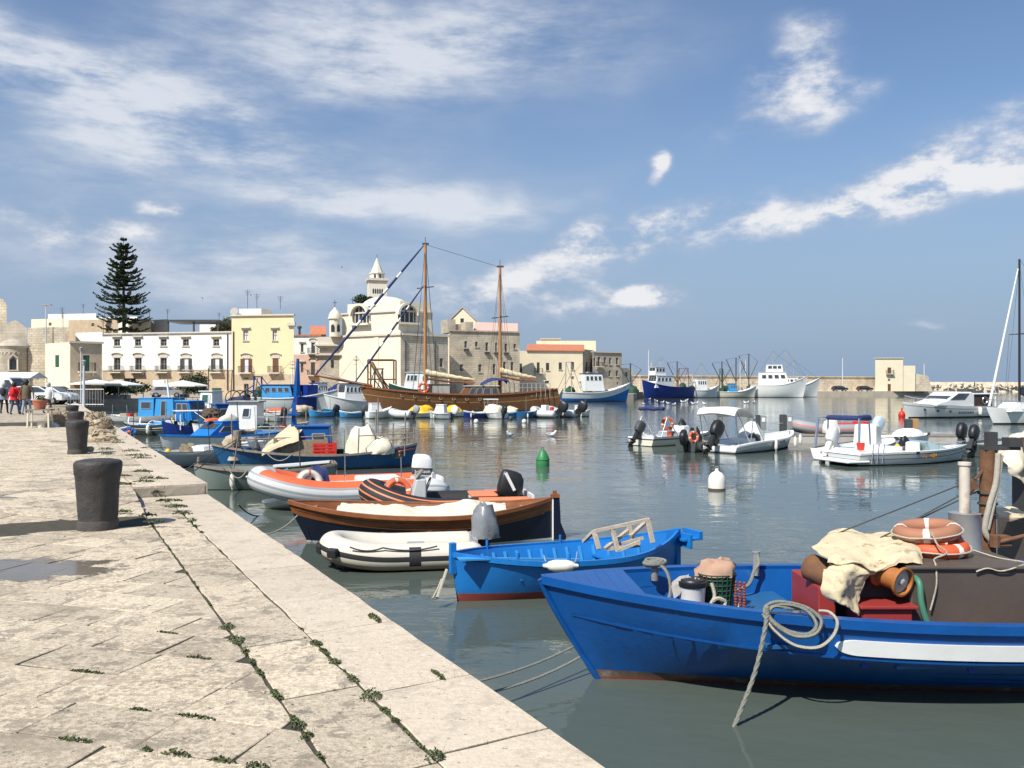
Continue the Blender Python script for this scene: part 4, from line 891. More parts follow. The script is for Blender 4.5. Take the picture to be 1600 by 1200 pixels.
# roofs of the town behind
for (x0, y0, x1, Y, d, m, lb) in ((49, 499, 107, 150, 8, M_cream, 'cream rooftop block behind the round apse'), (75, 491, 150, 175, 8, M_white, 'long white rooftop block left of the tall tree'), (105, 500, 185, 160, 8, M_beige, 'beige block with one window below the tall tree'),
     (43, 512, 107, 120, 7, M_stone2, 'dark weathered roof wall above the damaged cream house'), (148, 496, 214, 172, 7, M_white, 'white rooftop terrace wall behind the tall tree'), (200, 499, 236, 165, 7, M_cream, 'cream rooftop block right of the tall tree'),
     (232, 500, 262, 168, 7, M_conc, 'grey rooftop room behind the white house'), (312, 505, 345, 170, 6, M_white, 'white rooftop wall below the dark pergola'), (118, 520, 160, 120, 6, M_white, 'white parapet wall left of the white house')):
    r2, w2 = house('rooftop_block', lb, pA(x0, Y), pA(x1, Y-2), d, wz(y0, Y), m, [((x0+x1)/2-2, y0+5, (x0+x1)/2+2.5, y0+10, '')] if 'window' in lb or 'cream roof' in lb else ())
    an = MB(); q_ = w2.at(w2.w*.6, wz(y0, Y)-.3, -2); an.bar(q_, q_+Vector((0,0,2.6)), .06)
    for q in range(4): an.bar(q_+Vector((-.5+.1*q,0,2.4-.2*q)), q_+Vector((.5-.1*q,0,2.4-.2*q)), .04)
    an.obj('aerial', M_iron, r2, world=True)
bw = [(330, 492, 338, 500)]
root = thing('rooftop_pergola', 'dark flat pergola on the roof of the white house', 'pergola', (wx(308, 133), 133, wz(518, 133)))
mb = MB(); mb.box(wx(268,133), 131, wz(504,133), wx(348,133), 137, wz(501,133)); mb.obj('roof', M_iron, root, world=True)
for x in (269.5, 309, 346): 
    mb = MB(); mb.box(wx(x-1,133), 131.2, wz(520,133), wx(x+1,133), 131.5, wz(504,133)); mb.obj('post', M_iron, root, world=True)
# --- pier, breakwater and its house
M_pier = M('pier_stone', (.58, .49, .37), .9, .2, .5, .3, 2, dirt=(.2, .17, .13), damt=.4)
pier = MB(); PA, PB = Vector((27, 194, 0)), Vector((128, 238, 0)); pt = (PB-PA).normalized(); pn = Vector((pt.y, -pt.x, 0))
pier.prism([tuple(p)[:2] for p in (PA, PB, PB-pn*14+pt*6, PA-pn*14-pt*6)], -3.2, .35); pier.obj('pier', M_pier, kind='structure')
wall = MB(); wq = Wall(PA-pn*11-pt*2, PB-pn*11+pt*2); wq.slab(wall, 0, wq.w, .3, wz(589, 228), -3, 0); wq.slab(wall, 0, wq.w, wz(589, 228), wz(588, 228)+.1, -3, .25)
tag(wall.obj('breakwater_wall', M_sea, recenter=True), 'long pale stone breakwater wall behind the moored trawlers', 'wall')
fw = MB(); fw.hexa([(150,396,-3),(330,396,-3),(330,404,-3),(150,404,-3),(150,398,wz(596.5,400)),(330,398,wz(597.5,400)),(330,402,wz(597.5,400)),(150,402,wz(596.5,400))]); rr = random.Random(8)
for i in range(220):
    x = 150+i*.82+rr.uniform(-.4,.4); fw.cbox((x, 397+rr.uniform(-2,1), wz(599,400)+rr.uniform(-2.6,-.2)), (rr.uniform(.6,1.6), rr.uniform(.6,1.4), rr.uniform(.5,1.1)), (rr.random(), rr.random(), rr.random()))
tag(fw.obj('outer_breakwater', M_sea, recenter=True), 'low outer breakwater of pale boulders on the horizon at right', 'breakwater')
Yh = 228
def z6r(a, b, c, d): return (1200+a/4, 380+b/4, 1200+c/4, 380+d/4)
root, w = house('harbour_house', 'cream box shaped harbour house with one balcony on the breakwater', pA(1367.5, Yh), pA(1411, Yh), 8, wz(380+718/4, Yh), M_cream, [(*z6r(747, 777, 770, 815), 'b', dict(shut=M_brown)), (*z6r(750, 848, 765, 862), ''), (*z6r(748, 880, 768, 940), 'd', dict(shut=M_brown))], z0=.3, cornice=M_trim)
mb = MB(); w.slab(mb, w.w+.003, wx(1431,Yh)-wx(1367.5,Yh), .3, wz(380+765/4, Yh), -7, -.3); mb.obj('annex', M_cream, root, world=True)
mb = MB(); x0, x1 = wx(1431,Yh), wx(1460,Yh); mb.extr([(x0,Yh+1,.3),(x1,Yh+1,.3),(x1-1.2,Yh+1,wz(380+830/4,Yh)),(x0,Yh+1,wz(380+812/4,Yh))], (0,6,0)); mb.obj('buttress', M_sea, root, world=True)
M_pole = M('lamp_pole_grey', (.62, .64, .66), .5, .05, metal=.2)
def lamp_post(x, ytop, ybase, Y, label, head='flat', t=.12):
    r0 = thing('lamp_post', label, 'lamp post', (wx(x, Y), Y, wz(ybase, Y)), 0, 'lamp posts'); h = wz(ytop, Y)-wz(ybase, Y)
    mb = MB(); mb.tube([(0,0,0), (0,0,h*.5), (0,0,h)], [t, t*.8, t*.6], 8); mb.obj('pole', M_pole, r0, smooth=40)
    mb = MB()
    if head == 'flat': mb.cbox((0,0,h+.06), (1.5,.35,.16))
    elif head == 'twin':
        for s_ in (-1, 1): mb.cbox((s_*.8,0,h+.02), (.7,.3,.14), (0, s_*-.12, 0))
        mb.bar((-.6,0,h),(.6,0,h),.08)
    else: mb.lathe([(.02,0),(.10,.06),(.13,.25),(.16,.30),(.02,.40)], 10, c=(0,0,h))
    mb.obj('lamp_head', M_frame, r0)
lamp_post(1013.5, 546.5, 612, 205, 'tall twin headed lamp post behind the navy trawler', 'twin', .16)
lamp_post(1017.5, 564, 612, 210, 'shorter lamp post next to the tall twin headed one', 'flat', .13)
lamp_post(1165, 562, 608, 224, 'lamp post on the pier left of the big white trawlers', 'flat', .15)
lamp_post(1316.5, 558, 610, 226, 'lamp post on the pier beside the parked cars', 'flat', .16)
lamp_post(1444, 567, 605, 232, 'lamp post behind the harbour house', 'flat', .16)
lamp_post(1000, 586, 612, 200, 'short lamp post at the start of the pier', 'ball', .11)
lamp_post(72, 477, 612, 118, 'street lamp rising above the roofs near the round apse', 'flat', .12)
# ------------------------------------------------------------------ boats: kit
def paint(name, col, **k):
    d = dict(rough=.38, var=.07, scale=2.5, bump=.12, bscale=9, dirt=tuple(c*.5+.08 for c in col), damt=.16, dscale=5); d.update(k)
    return M(name, col, **d)
P_blue = paint('royal_blue_paint', (.004, .078, .29), rough=.36, var=.16, scale=1.7, damt=.42, dscale=5, dirt=(.010, .060, .19), streak=True, bump=.25, bscale=14)
P_sky = paint('sky_blue_paint', (.012, .17, .50), var=.14, scale=2, damt=.38, dscale=6, dirt=(.02, .12, .36), streak=True, bump=.2, bscale=14)
P_light = paint('light_blue_paint', (.05, .29, .60))
P_mid = paint('worn_blue_paint', (.02, .11, .26), damt=.35)
P_navy = paint('navy_paint', (.008, .012, .03), rough=.25)
P_tnavy = paint('trawler_blue_paint', (.008, .035, .22))
P_white = paint('white_gelcoat', (.80, .80, .77), rough=.25, dirt=(.5, .48, .42), damt=.12)
P_cream = paint('cream_gelcoat', (.72, .68, .55), rough=.35)
P_grey = paint('grey_green_paint', (.22, .27, .25), rough=.6, damt=.35)
P_lgrey = paint('light_grey_hull', (.48, .50, .50))
P_dgrey = paint('dark_grey_hull', (.06, .075, .075))
P_red = paint('red_antifouling', (.20, .035, .025), rough=.7, damt=.4, dirt=(.16, .12, .09))
P_boot = paint('weedy_waterline', (.10, .065, .045), rough=.9, dirt=(.22, .19, .15), damt=.5)
P_black = paint('black_antifouling', (.02, .022, .022), rough=.8)
P_redbox = paint('red_brown_paint', (.30, .035, .03), rough=.5)
P_yellow = paint('yellow_paint', (.75, .45, .02))
M_wood = M('varnished_wood', (.24, .085, .03), .35, .25, 5, .2, 30)
M_tan = M('tan_wood', (.42, .24, .10), .5, .2, 4)
M_oldwood = M('weathered_wood', (.42, .36, .28), .9, .25, 10, .5, 30)
M_grwood = M('grey_wood', (.25, .21, .17), .9, .25, 8, .4, 30)
M_black = M('black_plastic', (.015, .016, .018), .45, .2)
M_rubber = M('black_rubber', (.02, .02, .022), .7, .15)
M_hypw = M('white_hypalon', (.62, .57, .48), .6, .08, 3, .1, 10, dirt=(.42, .32, .22), damt=.2)
M_hypl = M('pale_grey_hypalon', (.58, .59, .58), .6, .06)
M_hypg = M('grey_hypalon', (.30, .32, .34), .6, .08)
M_orange = M('orange_hypalon', (.70, .13, .045), .55, .08)
M_coral = M('faded_coral', (.72, .22, .10), .6, .1)
M_steel = M('stainless_steel', (.62, .63, .64), .25, .05, metal=.9)
M_alu = M('grey_metal', (.40, .40, .39), .45, .15, metal=.5, dirt=(.2, .14, .1), damt=.3)
M_rust = M('rusty_iron', (.16, .075, .035), .85, .3, 8, .5, 30)
M_tarp = M('cream_tarp', (.64, .53, .34), .85, .10, 4, .5, 12, dirt=(.20, .14, .07), damt=.5, dscale=7)
M_tarp2 = M('pale_cream_cover', (.68, .62, .48), .85, .06, 3, .3, 7)
M_cloth = M('white_canvas', (.72, .71, .66), .85, .05, 3, .25, 8)
M_bluecv = M('navy_canvas', (.02, .035, .12), .85, .15)
M_yelcv = M('yellow_tarp', (.80, .46, .02), .7, .08, 3, .3, 6)
M_rope = M('pale_rope', (.50, .46, .37), .95, .15, 30, .8, 120)
M_grope = M('grey_rope', (.26, .26, .22), .95, .2, 30, .8, 120)
M_drope = M('dark_rope', (.06, .06, .05), .95, .2, 30)
M_fender = M('white_fender', (.74, .71, .62), .5, .06, 4, dirt=(.5, .42, .3), damt=.2)
M_buoyr = M('orange_lifebuoy', (.62, .10, .035), .6, .08)
M_buoyb = M('faded_brown_lifebuoy', (.36, .16, .09), .7, .12)
M_net = M('brown_net', (.28, .22, .15), .95, .3, 12, .9, 60)
M_net2 = M('pale_net', (.50, .41, .28), .95, .3, 12, .9, 60)
M_redcr = M('red_crate_plastic', (.60, .03, .02), .45, .08)
M_ggreen = M('green_net_plastic', (.015, .06, .035), .7, .2)
M_deckg = M('grey_deck', (.34, .34, .31), .8, .12, 4, .2, 12)
M_screen = M('tinted_screen', (.05, .06, .07), .1, .2, spec=.7)
M_bag = M('grey_plastic_bag', (.20, .21, .22), .22, .2, 5, .6, 8, spec=.7)
M_engine = M('brown_grey_steel', (.12, .098, .08), .5, .15, 2.5, .15, 10, metal=.3, dirt=(.10, .06, .035), damt=.35)

class Hull:
    def __init__(s, L, B, zs, draft, tr, rake, em, eb, tm, p, srake=0., kn=1.):
        s.kn = kn; s.L, s.B, s.zs, s.d, s.tr, s.rake, s.em, s.eb, s.tm, s.p, s.srake = L, B, zs, draft, tr, rake, em, eb, tm, p, srake
    def sheer(s, t):
        a, m, b = s.zs; return m+(b-m)*max(0, (t-.4)/.6)**2+(a-m)*max(0, (.4-t)/.4)**2
    def half(s, t):
        if t < s.tm: f = s.tr+(1-s.tr)*(1-((s.tm-t)/s.tm)**2.2)
        else: f = 1-((t-s.tm)/(1-s.tm))**s.p
        return max(.006, s.B/2*f)
    def pt(s, t, z, side, inset=0.):
        zs = s.sheer(t); q = min(1, max(0, (z+s.d)/(zs+s.d))); e = s.em+(s.eb-s.em)*max(0, (t-.35)/.65)**1.4
        if s.tr == 0: e += (s.eb-s.em)*.6*max(0, (.35-t)/.35)**1.6
        y = max(0, s.half(t)*min(1, q/s.kn)**e*(1-(1-s.kn)*.15*(1-q)/max(.01, 1-s.kn) if s.kn < 1 and q > s.kn else 1-(1-s.kn)*.15 if s.kn < 1 else 1)-inset)
        w = max(0, (t-.45)/.55)**2; w2 = max(0, (.45-t)/.45)**2
        x = -s.L/2+s.L*t-s.rake*s.L*(1-q)**1.15*w+s.srake*s.L*(1-q)**1.15*w2
        return Vector((x, side*y, z))
    def top(s, t, side, dz=0., inset=0.):
        return s.pt(t, s.sheer(t), side, inset)+Vector((0, 0, dz))
def make_hull(root, h, bands, mats, floor, n=26, th=.045, inner=None, deck=None, rail=None, rail_mat=None, name='hull', capmat=0):
    """bands: (upper bound, material index): ('a', z) absolute height or ('f', drop) below the sheer"""
    def zof(b, t):
        z = b[1] if b[0] == 'a' else h.sheer(t)+b[1]
        return max(-h.d, min(h.sheer(t), z))
    bl = [(('a', -h.d), 0), (('a', -h.d*.5), bands[0][1])]+list(bands)
    rows = []
    for k in range(1, len(bl)):
        m = 3 if k >= 2 and bl[k][0] == ('f', 0) and bl[k-1][0][0] == 'a' else 1
        m = 4 if k == len(bl)-1 and m == 1 and bl[k-1][0][0] == 'a' else m
        for j in range(1, m+1): rows.append((k, j/m, bl[k][1]))
    ts = [1-(1-i/n)**1.25 for i in range(n+1)]
    mb = MB()
    for side in (1, -1):
        k0 = len(mb.v); nr = len(rows)+1
        for t in ts:
            mb.v.append(tuple(h.pt(t, -h.d, side)))
            for k, f, _ in rows:
                z0, z1 = zof(bl[k-1][0], t), zof(bl[k][0], t); mb.v.append(tuple(h.pt(t, z0+(z1-z0)*f, side)))
        for i in range(n):
            for j in range(nr-1):
                a, b, c, d = k0+i*nr+j, k0+(i+1)*nr+j, k0+(i+1)*nr+j+1, k0+i*nr+j+1
                mb.f.append((a, b, c, d) if side < 0 else (d, c, b, a)); mb.m.append(rows[j][2])
        for i in range(n):   # cap between outer and inner skin
            mb.add([h.top(ts[i], side), h.top(ts[i+1], side), h.top(ts[i+1], side, 0, th), h.top(ts[i], side, 0, th)], [(0,1,2,3) if side < 0 else (3,2,1,0)], capmat)
    if h.tr > 0:
        nr = len(rows)+1; half_ = len(mb.v)
        pr = [h.pt(0, -h.d, 1)]+[h.pt(0, zof(bl[k-1][0], 0)+(zof(bl[k][0], 0)-zof(bl[k-1][0], 0))*f, 1) for k, f, _ in rows]
        for j in range(len(pr)-1):
            a, b = pr[j], pr[j+1]; mb.add([(a.x,a.y,a.z),(a.x,-a.y,a.z),(b.x,-b.y,b.z),(b.x,b.y,b.z)], [(3,2,1,0)], rows[j][2])
    ho = mb.obj(name, mats, root, smooth=38)
    ib = MB(); fl = (lambda t: floor[1]) if floor[0] == 'a' else (lambda t: h.sheer(t)+floor[1])
    for side in (1, -1):
        for i in range(n):
            q = [h.top(ts[i], side, 0, th), h.top(ts[i+1], side, 0, th), h.pt(ts[i+1], min(fl(ts[i+1]), h.sheer(ts[i+1])), side, th), h.pt(ts[i], min(fl(ts[i]), h.sheer(ts[i])), side, th)]
            ib.add(q, [(3,2,1,0) if side > 0 else (0,1,2,3)])
    if h.tr > 0:
        a = h.top(0, 1, 0, th)+Vector((th,0,0)); b = h.pt(0, fl(0), 1, th)+Vector((th,0,0)); ib.add([(a.x,a.y,a.z),(a.x,-a.y,a.z),(b.x,-b.y,b.z),(b.x,b.y,b.z)], [(0,1,2,3)])
    ib.obj('inner_planking' if floor[0] == 'a' else 'coaming', inner or mats[-1], root, smooth=60)
    db = MB()
    for i in range(n):
        a, b = h.pt(ts[i], min(fl(ts[i]), h.sheer(ts[i])), 1, th), h.pt(ts[i+1], min(fl(ts[i+1]), h.sheer(ts[i+1])), 1, th)
        db.add([(a.x,-a.y,a.z),(b.x,-b.y,b.z),(b.x,b.y,b.z),(a.x,a.y,a.z)], [(0,1,2,3)])
    db.obj('deck' if floor[0] == 'f' else 'floor_boards', deck or M_deckg, root)
    if rail:
        for side in (1, -1):
            rb = MB(); wd_, ht = rail
            for i in range(n):
                P = lambda t, o, z: h.top(t, side, z, -o)
                q = [P(ts[i],-th*.7,-.002), P(ts[i+1],-th*.7,-.002), P(ts[i+1],wd_,-.002), P(ts[i],wd_,-.002), P(ts[i],-th*.7,ht), P(ts[i+1],-th*.7,ht), P(ts[i+1],wd_,ht), P(ts[i],wd_,ht)]
                q2 = [p+Vector((0,0,-ht*1.1)) if k in (2,3) else p for k, p in enumerate(q)]
                if side > 0: rb.hexa(q2)
                else: rb.hexa([q2[3],q2[2],q2[1],q2[0],q2[7],q2[6],q2[5],q2[4]])
            rb.obj('gunwale', rail_mat or mats[-1], root, smooth=30)
    return ho
def boat(name, label, bow, stern, group=None, cat='boat', z=WL):
    """bow, stern: (photo column, metres ahead). local +X points to the bow"""
    b, s = Vector((wx(*bow), bow[1], 0)), Vector((wx(*stern), stern[1], 0)); d = b-s; m = (b+s)/2
    return thing(name, label, cat, (m.x, m.y, z), math.atan2(d.y, d.x), group), d.length
def thwart(root, h, t, z, w=.2, mat=None, name='thwart'):
    mb = MB(); a = h.pt(t, z, 1, .03); mb.box(a.x-w/2, -a.y, z-.03, a.x+w/2, a.y, z); mb.obj(name, mat or M_oldwood, root)
def outboard(root, x, z, s=1., tilt=0., cowl=None, leg=None, y=0., stripe=None, yaw=0.):
    """outboard motor on the transom at local x; tilted motors swing up aft"""
    cowl = cowl or M_black; leg = leg or M_black
    from mathutils import Euler
    Rm = Matrix.Rotation(yaw, 3, 'Z') @ Matrix.Rotation(tilt, 3, 'Y'); O = Vector((x, y, z))
    T = lambda p: tuple(O+Rm@(Vector(p)*s))
    mb = MB(); prof = [(-.02, .16, .10, -.02), (.05, .24, .135, .0), (.22, .27, .145, -.01), (.42, .25, .14, .0), (.52, .20, .11, .03), (.55, .12, .07, .04)]
    rings = []
    for (zz_, lx, ly, ox) in prof:
        rings.append([(-.22+ox+lx*math.copysign(abs(math.cos(a))**.6, math.cos(a)), ly*math.copysign(abs(math.sin(a))**.6, math.sin(a)), zz_) for a in [2*math.pi*k/14 for k in range(14)]])
    vs = [T(p) for r_ in rings for p in r_]; fs = []; ms = []
    for i in range(len(rings)-1):
        for k in range(14): fs.append((i*14+k, i*14+(k+1) % 14, (i+1)*14+(k+1) % 14, (i+1)*14+k)); ms.append(1 if stripe and i == stripe else 0)
    fs += [tuple(range(14))[::-1], tuple(range(len(vs)-14, len(vs)))]; ms += [0, 0]
    mb.add(vs, fs, ms); co = mb.obj('outboard_motor', [cowl, M_dkgrey], root, smooth=50)
    lb = MB(); q = lambda x0,y0,z0,x1,y1,z1: lb.hexa([T(p) for p in ((x0,y0,z0),(x1,y0,z0),(x1,y1,z0),(x0,y1,z0),(x0,y0,z1),(x1,y0,z1),(x1,y1,z1),(x0,y1,z1))])
    q(-.30,-.07,-.62,-.16,.07,-.02); q(-.14,-.09,-.25,.03,.09,.0); q(-.40,-.10,-.52,-.12,.10,-.49); q(-.34,-.035,-.92,-.18,.035,-.60)
    lb.tube([T((-.40,0,-.72)), T((-.30,0,-.72)), T((-.14,0,-.72)), T((-.06,0,-.72))], [.03*s,.055*s,.055*s,.012*s], 8)
    lb.hexa([T(p) for p in ((-.30,-.01,-1.02),(-.22,-.01,-1.02),(-.22,.01,-1.02),(-.30,.01,-1.02),(-.32,-.02,-.76),(-.14,-.02,-.76),(-.14,.02,-.76),(-.32,.02,-.76))])
    lb.obj('motor_leg', leg, co)
    pb = MB()
    for k in range(3):
        a = k*2.094; d = Vector((0, math.cos(a), math.sin(a))); e = Vector((.4, -math.sin(a), math.cos(a))); c = Vector((-.42, 0, -.72))
        pb.extr([T(c+d*.03-e*.03), T(c+d*.13-e*.05), T(c+d*.13+e*.05), T(c+d*.03+e*.03)], Rm@Vector((.012*s,0,0)))
    pb.obj('propeller', leg, co)
    return co
def rib(root, L, B, r, tubemat, stripes, zc=.28, rise=.30, floor=M_deckg, n=15, hullmat=None, rings=64):
    """inflatable boat: stripes maps ring index 0..n-1 to a material index"""
    w = B/2-r; xb = L/2-r; x1 = xb-w*1.9
    path = []
    for side in (1, -1):
        seg = []
        for i in range(rings//4): seg.append((-L/2+(x1+L/2)*i/(rings//4), w*side))
        for i in range(rings//4+1):
            a = math.pi/2*i/(rings//4); seg.append((x1+(xb-x1)*math.sin(a)**.9, side*w*math.cos(a)**.8))
        path += seg if side == 1 else seg[::-1][1:]
    pts = []; N = len(path)
    for (x, y) in path: pts.append((x, y, zc+rise*max(0, (x-x1*.3)/(xb-x1*.3))**2))
    rs = [r]*N
    for k, f in enumerate((.35, .8)): rs[k] = r*f; rs[-1-k] = r*f
    mats = tubemat if isinstance(tubemat, list) else [tubemat]
    mb = MB(); mb.tube(pts, rs, n, mi=(lambda i, j: stripes(i/N, j)) if stripes else 0)
    mb.obj('inflatable_tube', mats, root, smooth=60)
    hb = MB(); ring = [(x*.98, y*.9) for x, y in path]
    k0 = [(x, y, .16) for x, y in ring]; k1 = [(x*.96, y*.35, -.18+max(0, x/(L/2))**3*.3) for x, y in ring]
    hb.add(k0+k1, [tuple(range(N))]+[(i, N+i, N+i+1, i+1) for i in range(N-1)]+[tuple(range(N, 2*N))[::-1]]); hb.obj('bottom', hullmat or floor, root, smooth=40)
    tb = MB(); tb.box(-L/2+.10, -w+r*.4, .02, -L/2+.15, w-r*.4, zc+r*1.05); tb.obj('transom', hullmat or P_white, root)
    return pts
def lifebuoy(name, label, c, rot, Ro=.30, r=.075, mat=None, band=None, parent=None):
    mb = MB(); mat = mat or M_buoyr
    mb.torus((0,0,0), Ro, r, 32, 10, mi=lambda i, j: 1 if i % 8 in (0,) else 0)
    o = mb.obj(name, [mat, M_frame if band is None else band], parent, smooth=60); o.location = c; o.rotation_euler = rot
    if label: tag(o, label, 'lifebuoy')
    rb = MB()
    pts = [Vector(((Ro+r*1.12+.02*math.sin(2*a*2)**2)*math.cos(a), (Ro+r*1.12)*math.sin(a), .0)) for a in [2*math.pi*k/32 for k in range(32)]]
    rb.tube(pts, .010, 5, closed=True); rb.obj('grab_line', M_rope, o)
    return o
M_bandw = M('white_band', (.72, .69, .62), .7, .06)
def cabin(root, x0, x1, w, z0, z1, mat, fs=.25, bs=0., roof=.12, roofmat=None, wins=(), front=2, name='wheelhouse', taper=.92, glass=None, rth=.06):
    """a wheelhouse: front (towards the bow) slopes by fs, back by bs; wins = (from, to, low, high) fractions on the sides"""
    wt = w*taper; mb = MB()
    mb.hexa([(x0,-w/2,z0),(x1,-w/2,z0),(x1,w/2,z0),(x0,w/2,z0),(x0+bs,-wt/2,z1),(x1-fs,-wt/2,z1),(x1-fs,wt/2,z1),(x0+bs,wt/2,z1)])
    co = mb.obj(name, mat, root, bevel=.03)
    rb = MB(); rb.box(x0+bs-roof, -wt/2-roof, z1-.01, x1-fs+roof*1.3, wt/2+roof, z1+rth); rb.obj('roof', roofmat or mat, co, bevel=.02)
    gl = glass or M_screen
    for a, b, lo, hi in wins:
        for s_ in (1, -1):
            def Pn(f, q): 
                zz_ = z0+(z1-z0)*q; xx0 = x0+bs*q; xx1 = x1-fs*q; ww = (w+(wt-w)*q)/2+.012
                return Vector((xx0+(xx1-xx0)*f, s_*ww, zz_))
            g = MB(); pts = [Pn(a,lo), Pn(b,lo), Pn(b,hi), Pn(a,hi)]; g.extr(pts if s_ < 0 else pts[::-1], (0, s_*.012, 0)); g.obj('window', gl, co)
            fb = MB()
            for k in range(4): fb.bar(pts[k]+Vector((0,s_*.01,0)), pts[(k+1) % 4]+Vector((0,s_*.01,0)), .035, .035)
            fb.obj('window_frame', M_frame if mat != P_white else P_white, co)
    for k in range(front):
        y0_ = -wt/2*.92+wt*.92*k/front+.03; y1_ = -wt/2*.92+wt*.92*(k+1)/front-.03
        def Pf(y, q): return Vector((x1-fs*q+.012, y, z0+(z1-z0)*q))
        g = MB(); g.extr([Pf(y0_,.55), Pf(y1_,.55), Pf(y1_,.92), Pf(y0_,.92)], (.012,0,.004)); g.obj('windscreen', gl, co)
    return co
def pole(root, a, b, r, mat, name='mast', r2=None, n=8):
    mb = MB(); a, b = Vector(a), Vector(b); mb.tube([a, a.lerp(b,.5), b], [r, (r+(r2 or r))/2, r2 or r], n); return mb.obj(name, mat, root, smooth=50)
def wires(root, segs, mat=None, r=.012, name='rigging'):
    for a, b in segs:
        mb = MB(); mb.tube([a, b], r, 4); mb.obj(name, mat or M_iron, root)
def rope(label, pts, r=.018, mat=None, parent=None, name='rope', n=6, closed=False):
    mb = MB(); mb.tube(pts, r, n, closed=closed); o = mb.obj(name, mat or M_rope, parent, smooth=60, recenter=parent is None)
    if parent is None: tag(o, label, 'rope')
    return o
def pile(name, label, cat, c, sz, mats, seed=0, amp=.3, strands=40, fr=2.0, r=.012, fold=.04):
    root = thing(name, label, cat, c); mb = MB(); mb.blob((0,0,0), sz, seed, amp, fr, 26, 14, fold=fold); mb.obj('heap', mats[0], root, smooth=70)
    rg = random.Random(seed+11); sb = MB()
    for _ in range(strands):
        a, th = rg.uniform(0, 6.28), rg.uniform(.2, 1.45); pts = []
        for k in range(7):
            a += rg.uniform(-.5, .7); th = min(1.5, max(.1, th+rg.uniform(-.3, .3))); d = Vector((math.sin(th)*math.cos(a), math.sin(th)*math.sin(a), math.cos(th)))
            kk = 1+amp*noise.fractal(d*fr+Vector((seed*3.7, seed*1.3, seed*7.1)), 1, 2, 4)
            pts.append((d.x*sz[0]/2*kk*1.02, d.y*sz[1]/2*kk*1.02, max(.01, d.z*sz[2]*kk*1.02)))
        sb.tube(spline(pts, 3), r*rg.uniform(.6, 1.4), 4)
    if strands: sb.obj('strands', mats[-1], root, kind='stuff')
    return root
def fender(parent, p, l=.5, r=.09, axis='Z', mat=None):
    prof = [(.02,-l/2-.05),(.03,-l/2),(r*.75,-l/2+.03),(r,-l/2+.10),(r,l/2-.10),(r*.75,l/2-.03),(.03,l/2),(.02,l/2+.05)]
    mb = MB(); mb.lathe(prof, 14, c=(0,0,0), mat=Matrix.Identity(3) if axis == 'Z' else Matrix.Rotation(R(90), 3, 'Y')); o = mb.obj('fender', mat or M_fender, parent, smooth=45); o.location = p; return o

def clutter(root, h, seed, n=8, t0=.15, t1=.85, z=None, poles=3, ropes=True):
    """odds and ends on deck: coils, buckets, boxes, floats, poles, a rope over the side"""
    rg = random.Random(seed); cols = [M_rope, M_grope, M_net, M_net2, P_white, P_light, M_orange, M_redcr, M_black, M_oldwood, M_bluecv, M_ggreen]
    for k in range(n):
        t = rg.uniform(t0, t1); y = rg.uniform(-.6, .6)*h.half(t); x = -h.L/2+h.L*t; zz = (h.sheer(t)-.12 if z is None else z); kind = rg.choice('cbnxf'); mb = MB(); m = rg.choice(cols)
        if kind == 'c': 
            for q in range(3): mb.torus((x,y,zz+.03+.04*q), .18-.02*q, .028, 16, 6)
            mb.obj('rope_coil', rg.choice((M_rope, M_grope)), root, 60)
        elif kind == 'b': mb.lathe([(.11,0),(.14,.26),(.145,.27),(.12,.25)], 12, c=(x,y,zz)); mb.obj('bucket', m, root, 40)
        elif kind == 'n': mb.blob((x,y,zz), (rg.uniform(.4,.8),rg.uniform(.35,.6),rg.uniform(.2,.4)), k+seed, .5, 2.6, 16, 9, fold=.06); mb.obj('net_heap', rg.choice((M_net, M_net2, M_ggreen)), root, 60)
        elif kind == 'x': 
            w_ = rg.uniform(.2,.35); mb.cbox((x,y,zz+.13), (w_*1.5,w_,.26), (0,0,rg.uniform(0,3))); mb.obj('box', m, root, bevel=.015)
        else: mb.blob((x,y,zz+.1), (.2,.2,.12), k, .05, 1, 10, 7, flat=False); mb.obj('float', rg.choice((M_orange, M_fender, P_yellow)), root, 60)
    for k in range(poles):
        t = rg.uniform(t0, t1); p = h.top(t, rg.choice((-1, 1)), 0, .08); pole(root, p-Vector((0,0,.2)), p+Vector((rg.uniform(-.15,.15), 0, rg.uniform(.5, 1.5))), .014+.002*h.L/3, rg.choice((M_grwood, M_alu, M_iron)), 'pole', n=5)
    if ropes:
        for s_ in (1, -1):
            t = rg.uniform(.3, .8); a, b = h.top(t, s_, .02, -.02), h.top(t-.12, s_, .02, -.02); mb = MB(); mb.tube(sag(a+Vector((0,s_*.03,0)), b+Vector((0,s_*.03,0)), rg.uniform(.1,.25)), .012, 5); mb.obj('hanging_rope', rg.choice((M_rope, M_grope)), root)
            t = rg.uniform(.25, .75); p = h.pt(t, h.sheer(t)-.28, s_)
            if rg.random() < .7: fender(root, (p.x, p.y+s_*.07, p.z), .36, .07)
